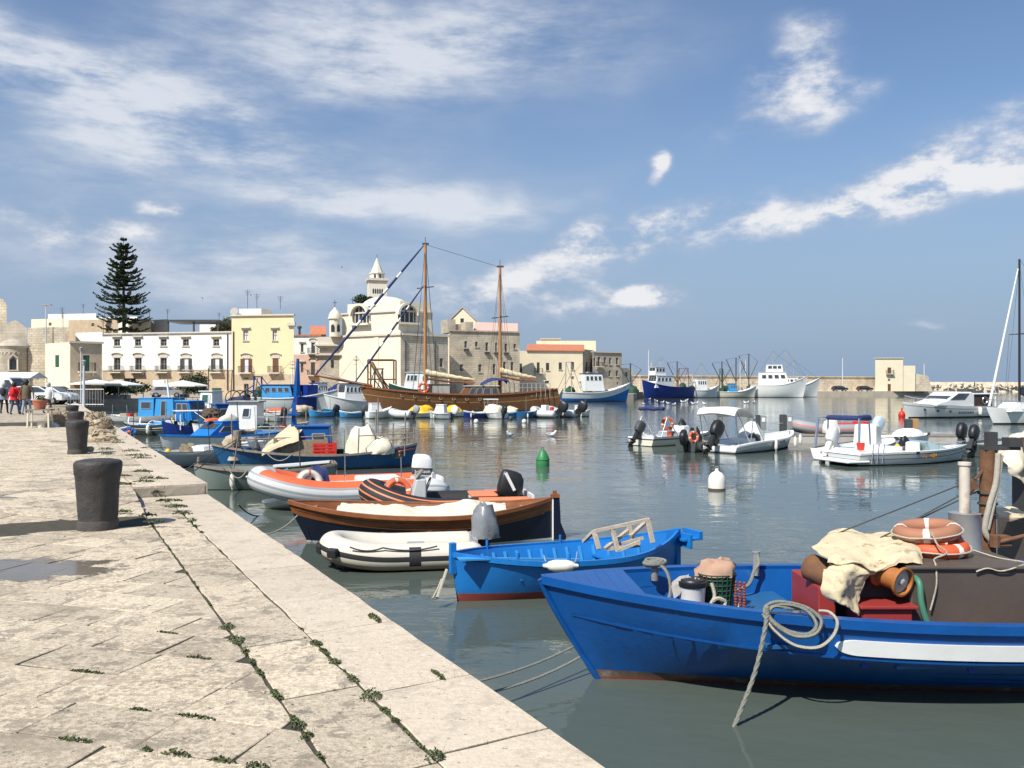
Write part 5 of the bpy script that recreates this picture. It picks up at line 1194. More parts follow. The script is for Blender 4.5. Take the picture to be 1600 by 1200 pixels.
# ------------------------------------------------------------------ foreground boat
root, L = boat('fishing_boat', 'large royal blue wooden fishing boat with a white stripe in the foreground', (846, 7.6), (2184, 8.25))
BIG = root; h = Hull(L, 2.35, (.85, .70, .93), .45, .55, .098, .66, 2.3, .47, 3.0, 0., .74)
make_hull(root, h, [(('a', .02), 0), (('a', .085), 1), (('f', -.31), 2), (('f', 0), 2)], [P_red, P_boot, P_blue], ('a', .28), n=40, th=.11, inner=P_blue, deck=P_redbox, rail=(.03, .035), rail_mat=P_blue, capmat=2)
def hull_strip(root, h, t0, t1, za, zb, off, mat, name, side=1, n=40, taper=0):   # a strip that hugs the planking, za/zb below the sheer
    mb = MB(); rows = []
    for i in range(n+1):
        t = t0+(t1-t0)*i/n; f = 1.
        if taper: 
            q = min(1, (t1-t)/taper); f = math.sqrt(max(0, 1-(1-q)**2))
        zm, hh = (za+zb)/2, (za-zb)/2*max(.02, f); r_ = []
        for k in range(5):
            p = h.pt(t, h.sheer(t)+zm-hh+2*hh*k/4, side); r_.append(p)
        rows.append(r_)
    for lay in (0, 1):
        for r_ in rows:
            for p in r_: mb.v.append((p.x, p.y+side*(off if lay else -.01), p.z))
    N = (n+1)*5
    for i in range(n):
        for k in range(4): a = i*5+k; mb.f.append((N+a, N+a+5, N+a+6, N+a+1)); mb.m.append(0)
        for k, kk in ((0, 0), (4, 4)): a = i*5+k; mb.f.append((a, a+5, N+a+5, N+a)); mb.m.append(0)
    for i in (0, n): a = i*5; mb.f.append((a, a+4, N+a+4, N+a)); mb.m.append(0)
    return mb.obj(name, mat, root, smooth=60)
for s_ in (1, -1):
    hull_strip(root, h, .25, .735, -.135, -.265, .022, P_white, 'white_stripe', s_, 190, .022)
    hull_strip(root, h, .05, .985, -.285, -.305, .010, P_blue, 'rubbing_strake', s_)
    [hull_strip(root, h, .05, tt_, -q_, -q_-.006, .003, P_tnavy, 'plank_seam', s_) for q_, tt_ in ((.44,.84),(.52,.80),(.58,.75))]
    for k in range(24):
        t = .10+.036*k; a, b = h.pt(t, .28, s_, .125), h.pt(t, h.sheer(t)-.14, s_, .125); mb = MB()
        mb.bar(a, b, .05, .035); mb.obj('rib', P_blue, root)
    mb = MB(); pts = [h.pt(.05+.9*i/30, h.sheer(.05+.9*i/30)-.15, s_, .13) for i in range(31)]
    for a, b in zip(pts, pts[1:]): mb.bar(a, b, .05, .06)
    mb.obj('inner_stringer', P_blue, root)
    for t in (.705, .60, .49, .38): 
        p = h.pt(t, h.sheer(t)-.36, s_); mb = MB(); mb.lathe([(.032,-.01),(.032,.012)], 12, c=p, mat=Matrix.Rotation(R(90)*-s_, 3, 'X')); mb.obj('scupper', P_tnavy, root)
HB = h
bk = MB(); tt = [.90+.1*i/8 for i in range(9)]
for i in range(8):
    a, b = h.top(tt[i], 1, .037, .0), h.top(tt[i+1], 1, .037, .0); bk.hexa([(a.x,-a.y,a.z-.06),(b.x,-b.y,b.z-.06),(b.x,b.y,b.z-.06),(a.x,a.y,a.z-.06),(a.x,-a.y,a.z),(b.x,-b.y,b.z),(b.x,b.y,b.z),(a.x,a.y,a.z)])
bk.obj('bow_plate', P_blue, root, bevel=.01)
sb = MB(); pts = [h.pt(1, -.1+(h.sheer(1)+.1)*i/12, 1) for i in range(13)]; sb.tube([p+Vector((.012,-.004,0)) for p in pts], [.03]*13, 6); sb.obj('stem', P_blue, root, smooth=60)
thwart(root, h, .755, .565, .75, P_mid, 'fore_platform'); thwart(root, h, .645, .40, .5, P_mid)
WB = lambda: BIG
def onb(mb, name, mat, smooth=None, bevel=0., parent=BIG): return mb.obj(name, mat, parent, smooth, world=True, bevel=bevel)
mb = MB(); mb.box(3.62, 7.50, -.83, 4.70, 8.75, -.035); EB = onb(mb, 'engine_casing', M_engine, None, .02)
mb = MB(); mb.box(3.58, 7.47, -.06, 4.73, 8.78, -.028); mb.obj('casing_lid', M_engine, EB, world=True, bevel=.01)
mb = MB(); mb.box(4.76, 7.7, -.83, 5.4, 8.6, -.2); onb(mb, 'fish_hatch', P_blue, None, .02)
mb = MB(); mb.box(3.16, 7.42, -.83, 3.60, 7.95, -.40); onb(mb, 'red_hatch_box', P_redbox, None, .012)
mb = MB(); mb.box(2.86, 7.70, -.83, 3.02, 8.45, -.27); onb(mb, 'red_bitt', P_redbox, None, .012)
mb = MB(); mb.box(3.12, 7.38, -.395, 3.64, 8.0, -.365); onb(mb, 'hatch_lid', P_redbox, None, .008)
mb = MB(); c0 = Vector((4.55, 8.30, 0)); mb.lathe([(.155,-.03),(.15,.0),(.145,.32),(.15,.33),(.13,.335)], 24, c=c0); FU = onb(mb, 'funnel', M_alu, 40)
mb = MB(); mb.lathe([(.052,.30),(.05,.80),(.062,.81),(.062,.84),(.045,.842)], 16, c=c0); mb.obj('exhaust_pipe', M('hot_pipe', (.62, .55, .46), .55, .15, 4, dirt=(.2, .12, .07), damt=.35), FU, 40, world=True)
mb = MB(); mb.tube([(5.04, 8.75, -.8), (5.04, 8.75, .2), (5.04, 8.75, .93)], [.085, .08, .075], 12); MA = onb(mb, 'mast_post', M_rust, 60)
mb = MB(); mb.box(4.98, 8.68, .93, 5.35, 8.80, .965); mb.box(5.02, 8.70, .965, 5.12, 8.78, 1.12); mb.box(5.22, 8.66, .965, 5.36, 8.80, 1.06); mb.obj('mast_head', M_iron, MA, world=True)
mb = MB()
for q in range(3): mb.torus((5.04, 8.75, .25+.11*q), .088, .012, 16, 6)
mb.obj('rope_lashing', M_drope, MA, world=True)
mb = MB(); mb.tube(spline([(5.10, 8.66, .9), (5.07, 8.65, .6), (5.0, 8.65, .35), (4.96, 8.66, .1), (5.02, 8.66, -.02)], 8), .03, 8); mb.tube(spline([(5.14, 8.67, .88), (5.10, 8.66, .6), (5.04, 8.655, .33), (4.99, 8.66, .1)], 8), .022, 8); mb.obj('hanging_line', M_rope, MA, 60, world=True)
mb = MB(); mb.bar((4.88, 8.7, .62), (4.98, 8.72, .72), .02); mb.cbox((4.83, 8.69, .55), (.10, .05, .13), (0, .7, 0)); mb.cbox((4.80, 8.69, .50), (.03, .07, .10), (0, .7, 0)); mb.obj('pulley_block', M_rust, MA, world=True)
mb = MB(); mb.tube([(5.0, 8.55, -.02), (5.35, 8.5, .08)], .022, 8); mb.tube([(5.0, 8.55, -.06), (5.0, 8.55, .06)], .05, 8); mb.cbox((5.08, 8.6, .0), (.18, .12, .1)); onb(mb, 'deck_winch_gear', M_rust)
# winch drum that sticks out from under the tarp
dr = thing('winch_drum', 'rusty brown winch drum with a white face on the blue boat', 'winch', (3.40, 7.62, -.12)); Rm = Matrix.Rotation(R(100), 3, 'X') @ Matrix.Rotation(R(28), 3, 'Y')
mb = MB(); mb.lathe([(.06,-.02),(.125,-.02),(.125,.0),(.10,.02),(.10,.20),(.135,.22),(.135,.25),(.118,.25),(.112,.20)], 24, mat=Rm); mb.obj('drum', M('orange_rust_paint', (.36, .13, .03), .55, .2, 5, dirt=(.12, .06, .03), damt=.3), dr, 40)
mb = MB(); mb.lathe([(.108,.20),(.108,.212),(.02,.216)], 24, mat=Rm); mb.lathe([(.035,.21),(.03,.24),(.005,.245)], 10, mat=Rm); mb.obj('face_plate', M('white_enamel', (.6, .58, .52), .4, .1, 5, dirt=(.15, .12, .09), damt=.35), dr, 40)
mb = MB(); mb.box(-.26, .1, -.7, .3, .5, .12); mb.obj('winch_frame', M_iron, dr, bevel=.02)
mb = MB(); mb.lathe([(.13,0),(.13,.4)], 16, c=(-.52,.35,-.02), mat=Rm); mb.obj('second_drum', M_rust, dr, 40)
mb = MB(); mb.blob((-.44,-.02,-.50), (.20,.12,.10), 4, .2, 2); mb.cbox((-.50,.1,-.53), (.1,.22,.2)); mb.obj('pump', M_iron, dr, 50)
mb = MB(); mb.box(-.60, .04, -.60, -.47, .07, -.42); mb.obj('white_lamp', M_frame, dr, bevel=.02)
# tarp over the winch
def WW(x, y, Y): return tuple(W(x, y, Y))
top = [[WW(1277,852,8.2), WW(1310,826,8.55), WW(1360,833,8.6), WW(1425,838,8.6), WW(1440,842,8.5)],
       [WW(1272,858,7.9), WW(1310,842,8.1), WW(1365,850,8.1), WW(1415,846,8.1), WW(1436,850,8.0)],
       [WW(1290,872,7.55), WW(1325,876,7.5), WW(1370,884,7.5), WW(1412,862,7.6), WW(1438,868,7.7)],
       [WW(1292,880,7.5), WW(1330,882,7.45), WW(1372,890,7.45), WW(1418,880,7.5), WW(1441,886,7.55)]]
tp_ = MB(); tp_.sheet(top, 7, .035, 5, .012, 3); tg = thing('canvas_cover', 'stained cream canvas thrown over the winch of the blue boat', 'tarp', (3.5, 7.9, -.2))
tp_.obj('top_sheet', M_tarp, tg, 70, world=True)
hang = [[WW(1300,878,7.62), WW(1330,880,7.55), WW(1358,880,7.55), WW(1375,882,7.6)],
        [WW(1290,892,7.42), WW(1318,893,7.34), WW(1345,894,7.42), WW(1366,892,7.5)],
        [WW(1283,912,7.40), WW(1310,915,7.26), WW(1338,912,7.42), WW(1352,903,7.5)],
        [WW(1290,930,7.38), WW(1314,938,7.24), WW(1336,930,7.40), WW(1347,918,7.48)],
        [WW(1312,940,7.36), WW(1325,948,7.26), WW(1340,962,7.36), WW(1343,940,7.44)]]
tp_ = MB(); tp_.sheet(hang, 7, .04, 6, .012, 8); tp_.obj('hanging_fold', M_tarp, tg, 70, world=True)
l1 = lifebuoy('lifebuoy', 'orange lifebuoy lying under the brown one on the engine casing', (4.12, 8.05, .045), (R(3), R(-2), .3), .235, .072, M_buoyr, M_bandw)
l2 = lifebuoy('lifebuoy', 'faded brown lifebuoy on top of the orange one', (4.07, 8.10, .185), (R(-5), R(-5), 1.0), .235, .074, M_buoyb, M_bandw)
rope('white cord lashed over the lifebuoys on the engine casing', spline([(3.95,7.78,.23),(3.98,7.72,.12),(4.05,7.69,.05),(3.92,7.66,.0),(3.86,7.52,-.03),(3.84,7.47,-.2),(3.78,7.46,-.42)], 6), .008)
rope('thin white cord trailing along the brown casing', spline([(4.45,8.0,.02),(4.6,7.8,-.02),(4.72,7.6,-.02),(4.55,7.47,-.04),(4.42,7.47,-.07),(4.3,7.47,-.045),(4.2,7.47,-.075)], 6), .008)
mb = MB(); mb.tube(spline([(3.66,7.55,-.13),(3.67,7.44,-.17),(3.67,7.40,-.34),(3.72,7.38,-.52),(3.82,7.36,-.66),(3.9,7.36,-.75)], 8), .028, 10); tag(mb.obj('hose', M('green_hose', (.06, .19, .12), .5, .1), None, 60, recenter=True), 'green hose running down the front of the brown casing', 'hose')
for k, (a, b) in enumerate((((3.15,8.35,.06),(4.93,8.78,.62)),((3.75,8.3,.10),(4.98,8.78,.56)),((3.70,8.3,.08),(4.98,8.78,.50)))):
    rope(('upper', 'middle', 'lower')[k]+' dark stay line running from the tarp to the mast post', [a, b], .007, M_drope, name='stay_line')
# gear at the right edge, on the next boat beyond
nb, L2 = boat('fishing_boat', 'partly seen work boat with canvas covers beyond the mast at the right edge', (1556, 9.6), (2350, 9.9))
h2 = Hull(L2, 1.9, (.7, .55, .62), .4, .6, .06, .4, .9, .45, 2.6); make_hull(nb, h2, [(('a', .06), 0), (('f', 0), 1)], [P_boot, P_dgrey], ('a', .2), n=20, inner=P_mid)
mb = MB(); mb.box(5.72, 9.2, -.5, 6.6, 9.75, .10); mb.obj('net_bin', M_engine, nb, world=True, bevel=.02)
mb = MB(); mb.box(5.98, 9.35, .1, 6.7, 9.9, .92); mb.obj('dark_wheelhouse', M_iron, nb, world=True, bevel=.03)
mb = MB(); mb.sheet([[WW(1543,795,9.3), WW(1570,792,9.4), WW(1600,800,9.4), WW(1625,800,9.4)], [WW(1546,803,9.1), WW(1572,802,9.1), WW(1602,806,9.1), WW(1625,806,9.1)], [WW(1550,812,9.08), WW(1575,816,9.08), WW(1600,808,9.08), WW(1625,812,9.08)]], 6, .03, 6, .01, 5); mb.obj('cream_cloth', M_tarp, nb, 70, world=True)
mb = MB(); mb.sheet([[WW(1560,705,10), WW(1580,684,10.2), WW(1605,672,10.3), WW(1640,668,10.3)], [WW(1562,712,9.7), WW(1580,700,9.7), WW(1605,695,9.8), WW(1640,692,9.8)], [WW(1570,722,9.6), WW(1588,728,9.55), WW(1605,730,9.6), WW(1640,730,9.6)], [WW(1578,740,9.6), WW(1592,752,9.55), WW(1606,760,9.6), WW(1640,765,9.6)]], 6, .05, 4, .012, 2); mb.obj('canvas_cover', M_tarp2, nb, 70, world=True)
mb = MB(); mb.box(6.02, 9.7, -.3, 6.1, 9.78, 1.0); mb.box(6.3, 9.8, .9, 6.5, 9.95, 1.05); mb.obj('cover_post', M_rust, nb, world=True)
f = fender(None, (5.98, 9.0, -.1), .55, .09); tag(f, 'white fender standing at the right edge beside the brown net bin', 'fender')
# fore part: bucket, basket, bag, ropes
bu = thing('bucket', 'white plastic bucket with a black lid in the bow of the blue boat', 'bucket', (1.70, 7.78, -.53))
mb = MB(); mb.lathe([(.105,0),(.125,.27),(.128,.275)], 24); mb.obj('pail', P_white, bu, 40)
mb = MB(); mb.lathe([(.135,.255),(.138,.262),(.138,.30),(.118,.305),(.11,.32),(.02,.322)], 24); mb.obj('lid', M_black, bu, 40)
ba = thing('fish_basket', 'dark green mesh basket beside the white bucket', 'basket', (1.96, 7.92, -.53)); mb = MB()
for k in range(22):
    a = 6.283*k/22; mb.bar((.14*math.cos(a), .11*math.sin(a), 0), (.18*math.cos(a), .14*math.sin(a), .34), .010)
for q in range(8): 
    f_ = q/7; mb.tube([((.14+.04*f_)*math.cos(6.283*k/22), (.11+.03*f_)*math.sin(6.283*k/22), .34*f_) for k in range(22)], .007, 4, closed=True)
mb.obj('mesh_side', M_ggreen, ba); mb = MB(); mb.lathe([(.13,0),(.165,.30)], 20, mat=Matrix.Diagonal((1,.78,1))); mb.obj('net_filling', M_ggreen, ba)
mb = MB(); mb.blob((1.97,7.95,-.21), (.38,.30,.17), 9, .35, 1.8, 24, 12, fold=.05); tag(mb.obj('sack', M('tan_cloth', (.42, .26, .18), .9, .12, 4, .4, 12), None, 60, recenter=True), 'tan cloth sack lying on the green basket', 'sack')
rg = random.Random(2)
def knot(c, sz, n, r, seed):
    rg = random.Random(seed); pts = [Vector(c)+Vector((rg.uniform(-1,1)*sz[0], rg.uniform(-1,1)*sz[1], rg.uniform(-1,1)*sz[2])) for _ in range(n)]; return spline(pts, 5)
rope('knotted white rope hanging over the green basket', spline([(1.88,7.78,-.25),(1.90,7.74,-.36),(1.86,7.72,-.45),(1.94,7.71,-.50),(2.0,7.73,-.42),(1.92,7.72,-.38),(1.86,7.73,-.44),(1.84,7.74,-.58)], 6), .018)
mb = MB(); rg = random.Random(4)
for q in range(3):
    for k in range(12): mb.blob((2.13+.035*q, 7.86-.02*q, -.56+.027*k), (.032,.032,.016), k, 0, 1, 7, 5, flat=False)
tag(mb.obj('float_string', M('red_cork', (.22, .05, .03), .7, .2), None, 60, recenter=True), 'strings of small dark red net floats beside the basket', 'net floats')
mb = MB(); mb.blob((2.18,7.9,-.52), (.10,.10,.06), 3, .05, 1, 12, 8, flat=False); tag(mb.obj('float', M_fender, None, 60, recenter=True), 'small white float next to the red net floats', 'float')
rope('white bundle of string tied on the bucket lid', knot((1.70,7.80,-.24), (.10,.07,.05), 14, .006, 6), .006)
mb = MB(); mb.sheet([[(1.52,7.85,-.24),(1.60,7.82,-.20),(1.68,7.84,-.18)],[(1.50,7.78,-.30),(1.58,7.76,-.25),(1.66,7.78,-.24)],[(1.52,7.74,-.38),(1.58,7.73,-.34),(1.62,7.76,-.30)]], 5, .02, 8, .004, 1); tag(mb.obj('plastic_scrap', M_frame, None, 60, recenter=True), 'scrap of white plastic sheet behind the white bucket', 'plastic sheet')
# bitts and mooring ropes of the blue boat
for k, (x, y, z0, z1) in enumerate(((1.40, 8.10, -.30, -.10), (2.56, 8.66, -.38, -.13), (2.42, 7.02, -.42, -.26))):
    mb = MB(); mb.lathe([(.035,z0),(.035,z1-.02),(.042,z1-.015),(.042,z1),(.01,z1+.004)], 12, c=(x, y, 0)); onb(mb, 'bitt', M_alu, 40)
def coil(c, rx, ry, n, r, seed, lift=.03):
    rg = random.Random(seed); pts = []
    for i in range(n*14):
        a = i/14*6.283; k = 1+.10*rg.uniform(-1,1)*0+.12*math.sin(a*.37+seed); pts.append((c[0]+rx*k*math.cos(a), c[1]+ry*k*math.sin(a*1.0)+.01*math.sin(a*.7), c[2]+lift*i/(n*14)+.012*math.sin(a*.9+seed)))
    return pts
rope('grey rope made fast on the bitt at the far bow rail', coil((1.40,8.08,-.15), .10, .05, 4, .014, 2, .05)+spline([(1.42,8.05,-.12),(1.50,7.98,-.20),(1.52,7.92,-.36),(1.46,7.85,-.50),(1.44,7.82,-.58)], 6), .017, M_grope)
rope('short grey rope tied to the far rail of the blue boat', spline([(2.56,8.62,-.15),(2.56,8.58,-.24),(2.50,8.52,-.30),(2.40,8.4,-.42),(2.2,8.3,-.46)], 6), .018, M_grope)
BM = basis(BIG)
def rp(X, out, dz):                       # a point beside the near rail: world X, metres outboard, metres above the rail
    lo, hi = 0., 1.
    for _ in range(40):
        m_ = (lo+hi)/2
        if (BM @ HB.top(m_, 1)).x > X: lo = m_
        else: hi = m_
    q = BM @ HB.top(lo, 1, .04, -.04); return Vector((q.x, q.y-out, q.z+dz))
near = spline([rp(*q) for q in ((2.42,-.10,.05),(2.30,-.02,.05),(2.14,.02,.06),(2.10,.05,-.02),(2.22,.06,-.11),(2.38,.06,-.13),(2.46,.05,-.05),(2.40,.0,.05),(2.24,.0,.085),(2.10,.03,.04),(2.12,.07,-.06),(2.28,.07,-.15),(2.44,.07,-.12),(2.50,.04,-.01),(2.40,-.01,.07),(2.2,.0,.10),(2.08,.03,.06),(2.06,.06,.0))], 7)
rope('coil of grey rope hanging over the near rail of the blue boat', near, .016, M_grope)
rope('loop of white rope hanging outside the near rail', spline([rp(*q) for q in ((2.05,.05,.0),(2.13,.07,-.12),(2.28,.08,-.22),(2.46,.08,-.22),(2.58,.07,-.12),(2.62,.05,-.01),(2.58,.0,.05),(2.52,-.06,.04))], 7), .014, M_rope)
dn = Vector((1.63, 6.50, WL-.25)); a_ = rp(2.08, .05, .06); tw = spline([tuple(a_), tuple(rp(2.07, .07, -.05)), tuple(rp(2.07,.07,-.05).lerp(dn,.3)+Vector((.03,0,-.05))), tuple(rp(2.07,.07,-.05).lerp(dn,.65)+Vector((.02,0,-.04))), tuple(dn)], 10)
mb = MB(); N_ = len(tw)
for ph in (0, 2.09, 4.19): mb.tube([p_+Vector((.010*math.sin(i*1.1+ph), .010*math.cos(i*1.1+ph), 0)) for i, p_ in enumerate(tw)], .011, 6)
tag(mb.obj('rope', M_grope, None, 60, recenter=True), 'twisted grey mooring rope running from the rail down into the water', 'rope')
# lines from the quay to the bow of the blue boat
q1 = qp(6.8, -.02, -.05); rope('upper thin mooring line between the quay and the blue bow', sag((q1.x, q1.y, -.62), (.75, 7.9, -.80), .12, 14), .010, M_grope); rope('lower thin mooring line between the quay and the blue bow', sag((q1.x-.2, q1.y, -.64), (.80, 7.8, -.86), .20, 14), .011, M_grope)

# ------------------------------------------------------------------ small blue rowing boat
root, L = boat('rowing_boat', 'small bright blue wooden boat with a hanging white fender', (705, 10.35), (1060, 11.9))
h = Hull(L, 1.35, (.62, .46, .60), .25, 0, .035, .35, .75, .48, 2.6, .03)
make_hull(root, h, [(('a', .0), 0), (('a', .10), 0), (('f', 0), 1)], [P_red, P_sky], ('a', .10), n=30, th=.035, inner=P_sky, deck=P_mid, rail=(.025, .03), rail_mat=P_sky, capmat=1)
for s_ in (1, -1):
    hull_strip(root, h, .04, .97, -.05, -.075, .012, P_sky, 'rubbing_strake', s_, 30)
    for k in range(13):
        t = .14+.058*k; mb = MB(); mb.bar(h.pt(t,.10,s_,.045), h.pt(t,h.sheer(t)-.05,s_,.045), .035, .025); mb.obj('rib', P_light, root)
for t in (.30, .55, .76): thwart(root, h, t, .30, .18, P_sky)
mb = MB(); p = h.top(1,1); mb.box(p.x-.06,-.035,.35,p.x+.02,.035,.74); mb.obj('stem_post', P_sky, root, bevel=.006)
mb = MB(); p = h.top(0,1); mb.box(p.x-.02,-.035,.1,p.x+.06,.035,.66); mb.obj('stern_post', P_sky, root, bevel=.006)
rr_ = MB(); rr_.box(-L/2-.28,-.20,.50,-L/2+.05,.20,.53); rr_.box(-L/2-.28,-.20,.53,-L/2-.22,.20,.62); rr_.box(-L/2-.05,-.26,.40,-L/2-.01,.26,.60); rr_.obj('stern_bracket', P_sky, root)
for x, s_ in ((.80,1),(.80,-1),(.62,1),(.45,-1)): 
    mb = MB(); p = h.top(x, s_, 0, .02); mb.tube([p, p+Vector((0,0,.12))], .018, 6); mb.obj('thole_pin', P_sky, root)
mb = MB(); mb.bar((1.45,.25,.56), (.1,.35,.44), .05, .03); mb.bar((1.75,.23,.58), (1.35,.26,.56), .16, .02); tag(mb.obj('oar', P_light, root), 'pale blue oar lying across the small bright blue boat', 'oar'); o_ = bpy.data.objects['oar']; o_.parent = None; o_.matrix_basis = basis(root)
f = fender(None, (0,0,0), .34, .075, 'X'); f.location = tuple(W(876, 884, 10.22)); tag(f, 'white cylindrical fender hanging on the side of the small blue boat', 'fender')
rope('thin cords holding the white fender', spline([tuple(W(850,868,10.4)), tuple(W(855,880,10.25)), tuple(W(876,888,10.22)), tuple(W(897,880,10.25)), tuple(W(902,862,10.5))], 5), .006)
rope('pale mooring rope with knots from the small blue bow to the quay', sag(tuple(W(698,890,10.3)), tuple(W(683,934,10.0)), .0, 6), .02); rope('short pale rope end dangling at the small blue bow', [tuple(W(690,905,10.2)), tuple(W(684,920,10.1)), tuple(W(676,935,10.0))], .012)
tr = thing('trestle', 'weathered wooden trestle frame lying in the small blue boat', 'trestle', tuple(W(975, 860, 11.2))); 
def tb(x0,y0,x1,y1,Y0,Y1,w=.055):
    mb = MB(); mb.bar(W(x0,y0,Y0), W(x1,y1,Y1), w, w*.7); mb.obj('beam', M_oldwood, tr, world=True)
for a in ((928,830,1012,812,11.0,11.0),(946,826,1014,811,11.5,11.5),(928,830,936,858,11.0,10.9),(957,826,966,862,11.0,10.9),(982,820,990,848,11.3,11.2),(1012,812,1020,848,11.0,10.9),(928,830,912,846,11.0,11.2),(985,826,945,858,11.3,11.0),(1014,811,985,838,11.5,11.2),(960,852,1005,840,11.1,11.1),(965,860,1000,846,10.9,10.9),(948,858,1000,852,11.3,11.3)): tb(*a)
# ------------------------------------------------------------------ white and black inflatable dinghy with a wrapped motor
root, L = boat('inflatable_dinghy', 'white inflatable dinghy with a black stripe and a grey wrapped motor', (498, 12.35), (752, 12.75))
M_hypd = M('soiled_hypalon', (.40, .28, .18), .7, .15, 5)
rib(root, L, 1.30, .195, [M_hypw, M_rubber, M_hypd], lambda f, j: 1 if j in (15, 16) and .04 < f < .96 else (1 if 10 < j < 19 and (.16 < f < .185 or .815 < f < .84) else 2 if 19 <= j <= 27 else 0), .20, .12, M_hypg, 32, M_hypg)
for s_ in (-1, 1):
    for k, x in enumerate((L/2-.10, L/2-.34)):
        mb = MB(); y = s_*(.16 if k == 0 else .50); mb.cbox((L/2-.035 if k == 0 else L/2-.23, y, .30), (.10,.16,.13), (0,.15,s_*(.35 if k == 0 else .95))); mb.obj('grab_patch', M_rubber, root, bevel=.02)
    mb = MB(); mb.tube(sag((.75, s_*.60, .40), (.28, s_*.63, .38), .05, 6)+sag((.28, s_*.63, .38), (-.5, s_*.63, .38), .05, 8), .012, 5); mb.obj('grab_line', M_drope, root)
mb = MB(); mb.box(-.35,-.45,.25,-.1,.45,.29); mb.obj('bench', M_hypg, root)
mb = MB(); mb.blob((-L/2-.05,0,.38), (.46,.42,.52), 5, .22, 2.4, 22, 12, fold=.04); mb.obj('wrapped_motor', M_bag, root, 60)
mb = MB(); mb.box(-L/2-.12,-.08,-.3,-L/2+.08,.08,.5); mb.obj('motor_bracket', M_black, root)
# ------------------------------------------------------------------ navy and varnished gozzo with a cream cover
root, L = boat('wooden_boat', 'dark navy wooden boat with a varnished rim and cream cover', (450, 14.35), (862, 14.6))
h = Hull(L, 1.72, (.72, .52, .70), .3, 0, .11, .32, .9, .5, 2.4, .0)
make_hull(root, h, [(('a', .0), 0), (('a', .03), 1), (('f', -.20), 2), (('f', -.03), 3), (('f', 0), 3)], [P_red, P_lgrey, P_navy, M_wood], ('a', .22), n=34, th=.07, inner=M_wood, deck=M_tan, rail=(.03, .03), rail_mat=M_wood, capmat=3)
for s_ in (1, -1):
    hull_strip(root, h, .03, .97, -.10, -.115, .012, M_wood, 'rubbing_strake', s_, 30); hull_strip(root, h, .03, .97, -.195, -.215, .012, M_wood, 'rubbing_strake', s_, 30)
mb = MB(); mb.extr([(-L/2-.03,-.025,-.2),(-L/2-.20,-.025,-.2),(-L/2-.26,-.025,.05),(-L/2-.16,-.025,.3),(-L/2-.14,-.025,.74),(-L/2-.02,-.025,.74)], (0,.05,0)); ru = mb.obj('rudder', P_navy, root, bevel=.008)
mb = MB(); mb.box(-L/2-.14,-.05,.74,-L/2+.02,.05,.80); mb.box(-L/2-.09,-.03,.80,-L/2-.02,.03,.86); mb.obj('rudder_head', M_wood, ru)
mb = MB(); mb.box(-L/2-.03,-.03,.0,-L/2-.005,.03,.72); mb.obj('white_stern_strip', P_white, root)
for t in (.12, .90):
    mb = MB(); a = h.pt(t, h.sheer(t)-.05, 1, .07); a2 = h.pt(t+(.1 if t > .5 else -.1), h.sheer(t)-.05, 1, .07); mb.add([(a.x,-a.y,a.z),(a2.x,-a2.y,a.z),(a2.x,a2.y,a.z),(a.x,a.y,a.z)], [(0,1,2,3)]); mb.obj('end_deck', M_tan, root)
grid = []
for i in range(7):
    t = .80-.62*i/6; row = []
    for j in range(6):
        f_ = j/5; y = h.half(t)*.86*(2*f_-1); z = h.sheer(t)-.06+.15*(1-(2*f_-1)**2)*(1.3 if i in (4, 5) else .7 if i != 3 else .35)+.02*math.sin(i*2.1+j*1.7); x = h.pt(t, h.sheer(t), 1).x; row.append((x, y, z))
    grid.append(row)
mb = MB(); mb.sheet(grid, 6, .05, 4, .01, 4); mb.obj('cover', M_tarp2, root, 70)
rope('white mooring line on the bow of the navy boat', sag(tuple(W(465,805,14.1)), tuple(W(400,836,13.4)), .1), .012, M_grope)
# ------------------------------------------------------------------ black and orange RIB
root, L = boat('inflatable_boat', 'black inflatable boat with thin orange stripes and a black outboard', (560, 16.3), (835, 16.9))
rib(root, L, 1.65, .235, [M_rubber, M_coral], lambda f, j: 1 if (j in (16, 20, 24, 28)) or (9 <= j <= 15 and (f < .13 or f > .87)) else 0, .30, .34, M_deckg, 48)
mb = MB(); mb.hexa([(.45,-.3,.2),(.82,-.3,.2),(.82,.3,.2),(.45,.3,.2),(.45,-.26,.88),(.65,-.26,.88),(.65,.26,.88),(.45,.26,.88)]); co = mb.obj('console', P_lgrey, root, bevel=.03)
mb = MB(); mb.torus((.40,0,.74), .15, .014, 20, 6, rot=Matrix.Rotation(R(70),3,'Y')); mb.obj('steering_wheel', M_black, co)
mb = MB(); mb.hexa([(.60,-.26,.88),(.66,-.26,.88),(.66,.26,.88),(.60,.26,.88),(.50,-.24,1.04),(.52,-.24,1.04),(.52,.24,1.04),(.50,.24,1.04)]); mb.obj('windscreen', M_screen, co)
mb = MB(); mb.box(-.95,-.35,.2,-.45,.35,.50); mb.obj('seat', P_white, root, bevel=.04); mb = MB(); mb.box(-.97,-.37,.50,-.43,.37,.56); mb.obj('seat_cushion', M_coral, root, bevel=.03)
outboard(root, -L/2+.78, .50, 1.0, R(-14), M_black, M_black)
cl = root.children[-1]; mb = MB(); mb.bar((-L/2+.44,-.165,.60), (-L/2+.62,-.160,.96), .06, .012, up=(0,1,0)); mb.bar((-L/2+.44,.165,.60), (-L/2+.62,.160,.96), .06, .012, up=(0,1,0)); mb.obj('white_decal', P_white, root)
lb = lifebuoy('lifebuoy', 'orange lifebuoy standing against the grey console of the black inflatable', tuple(W(622, 768, 16.5)), (R(75), 0, R(20)), .22, .06, M_orange, M_bandw)
pole(root, (.9,-.5,.4), (.92,-.52,1.25), .012, M_steel, 'aerial')
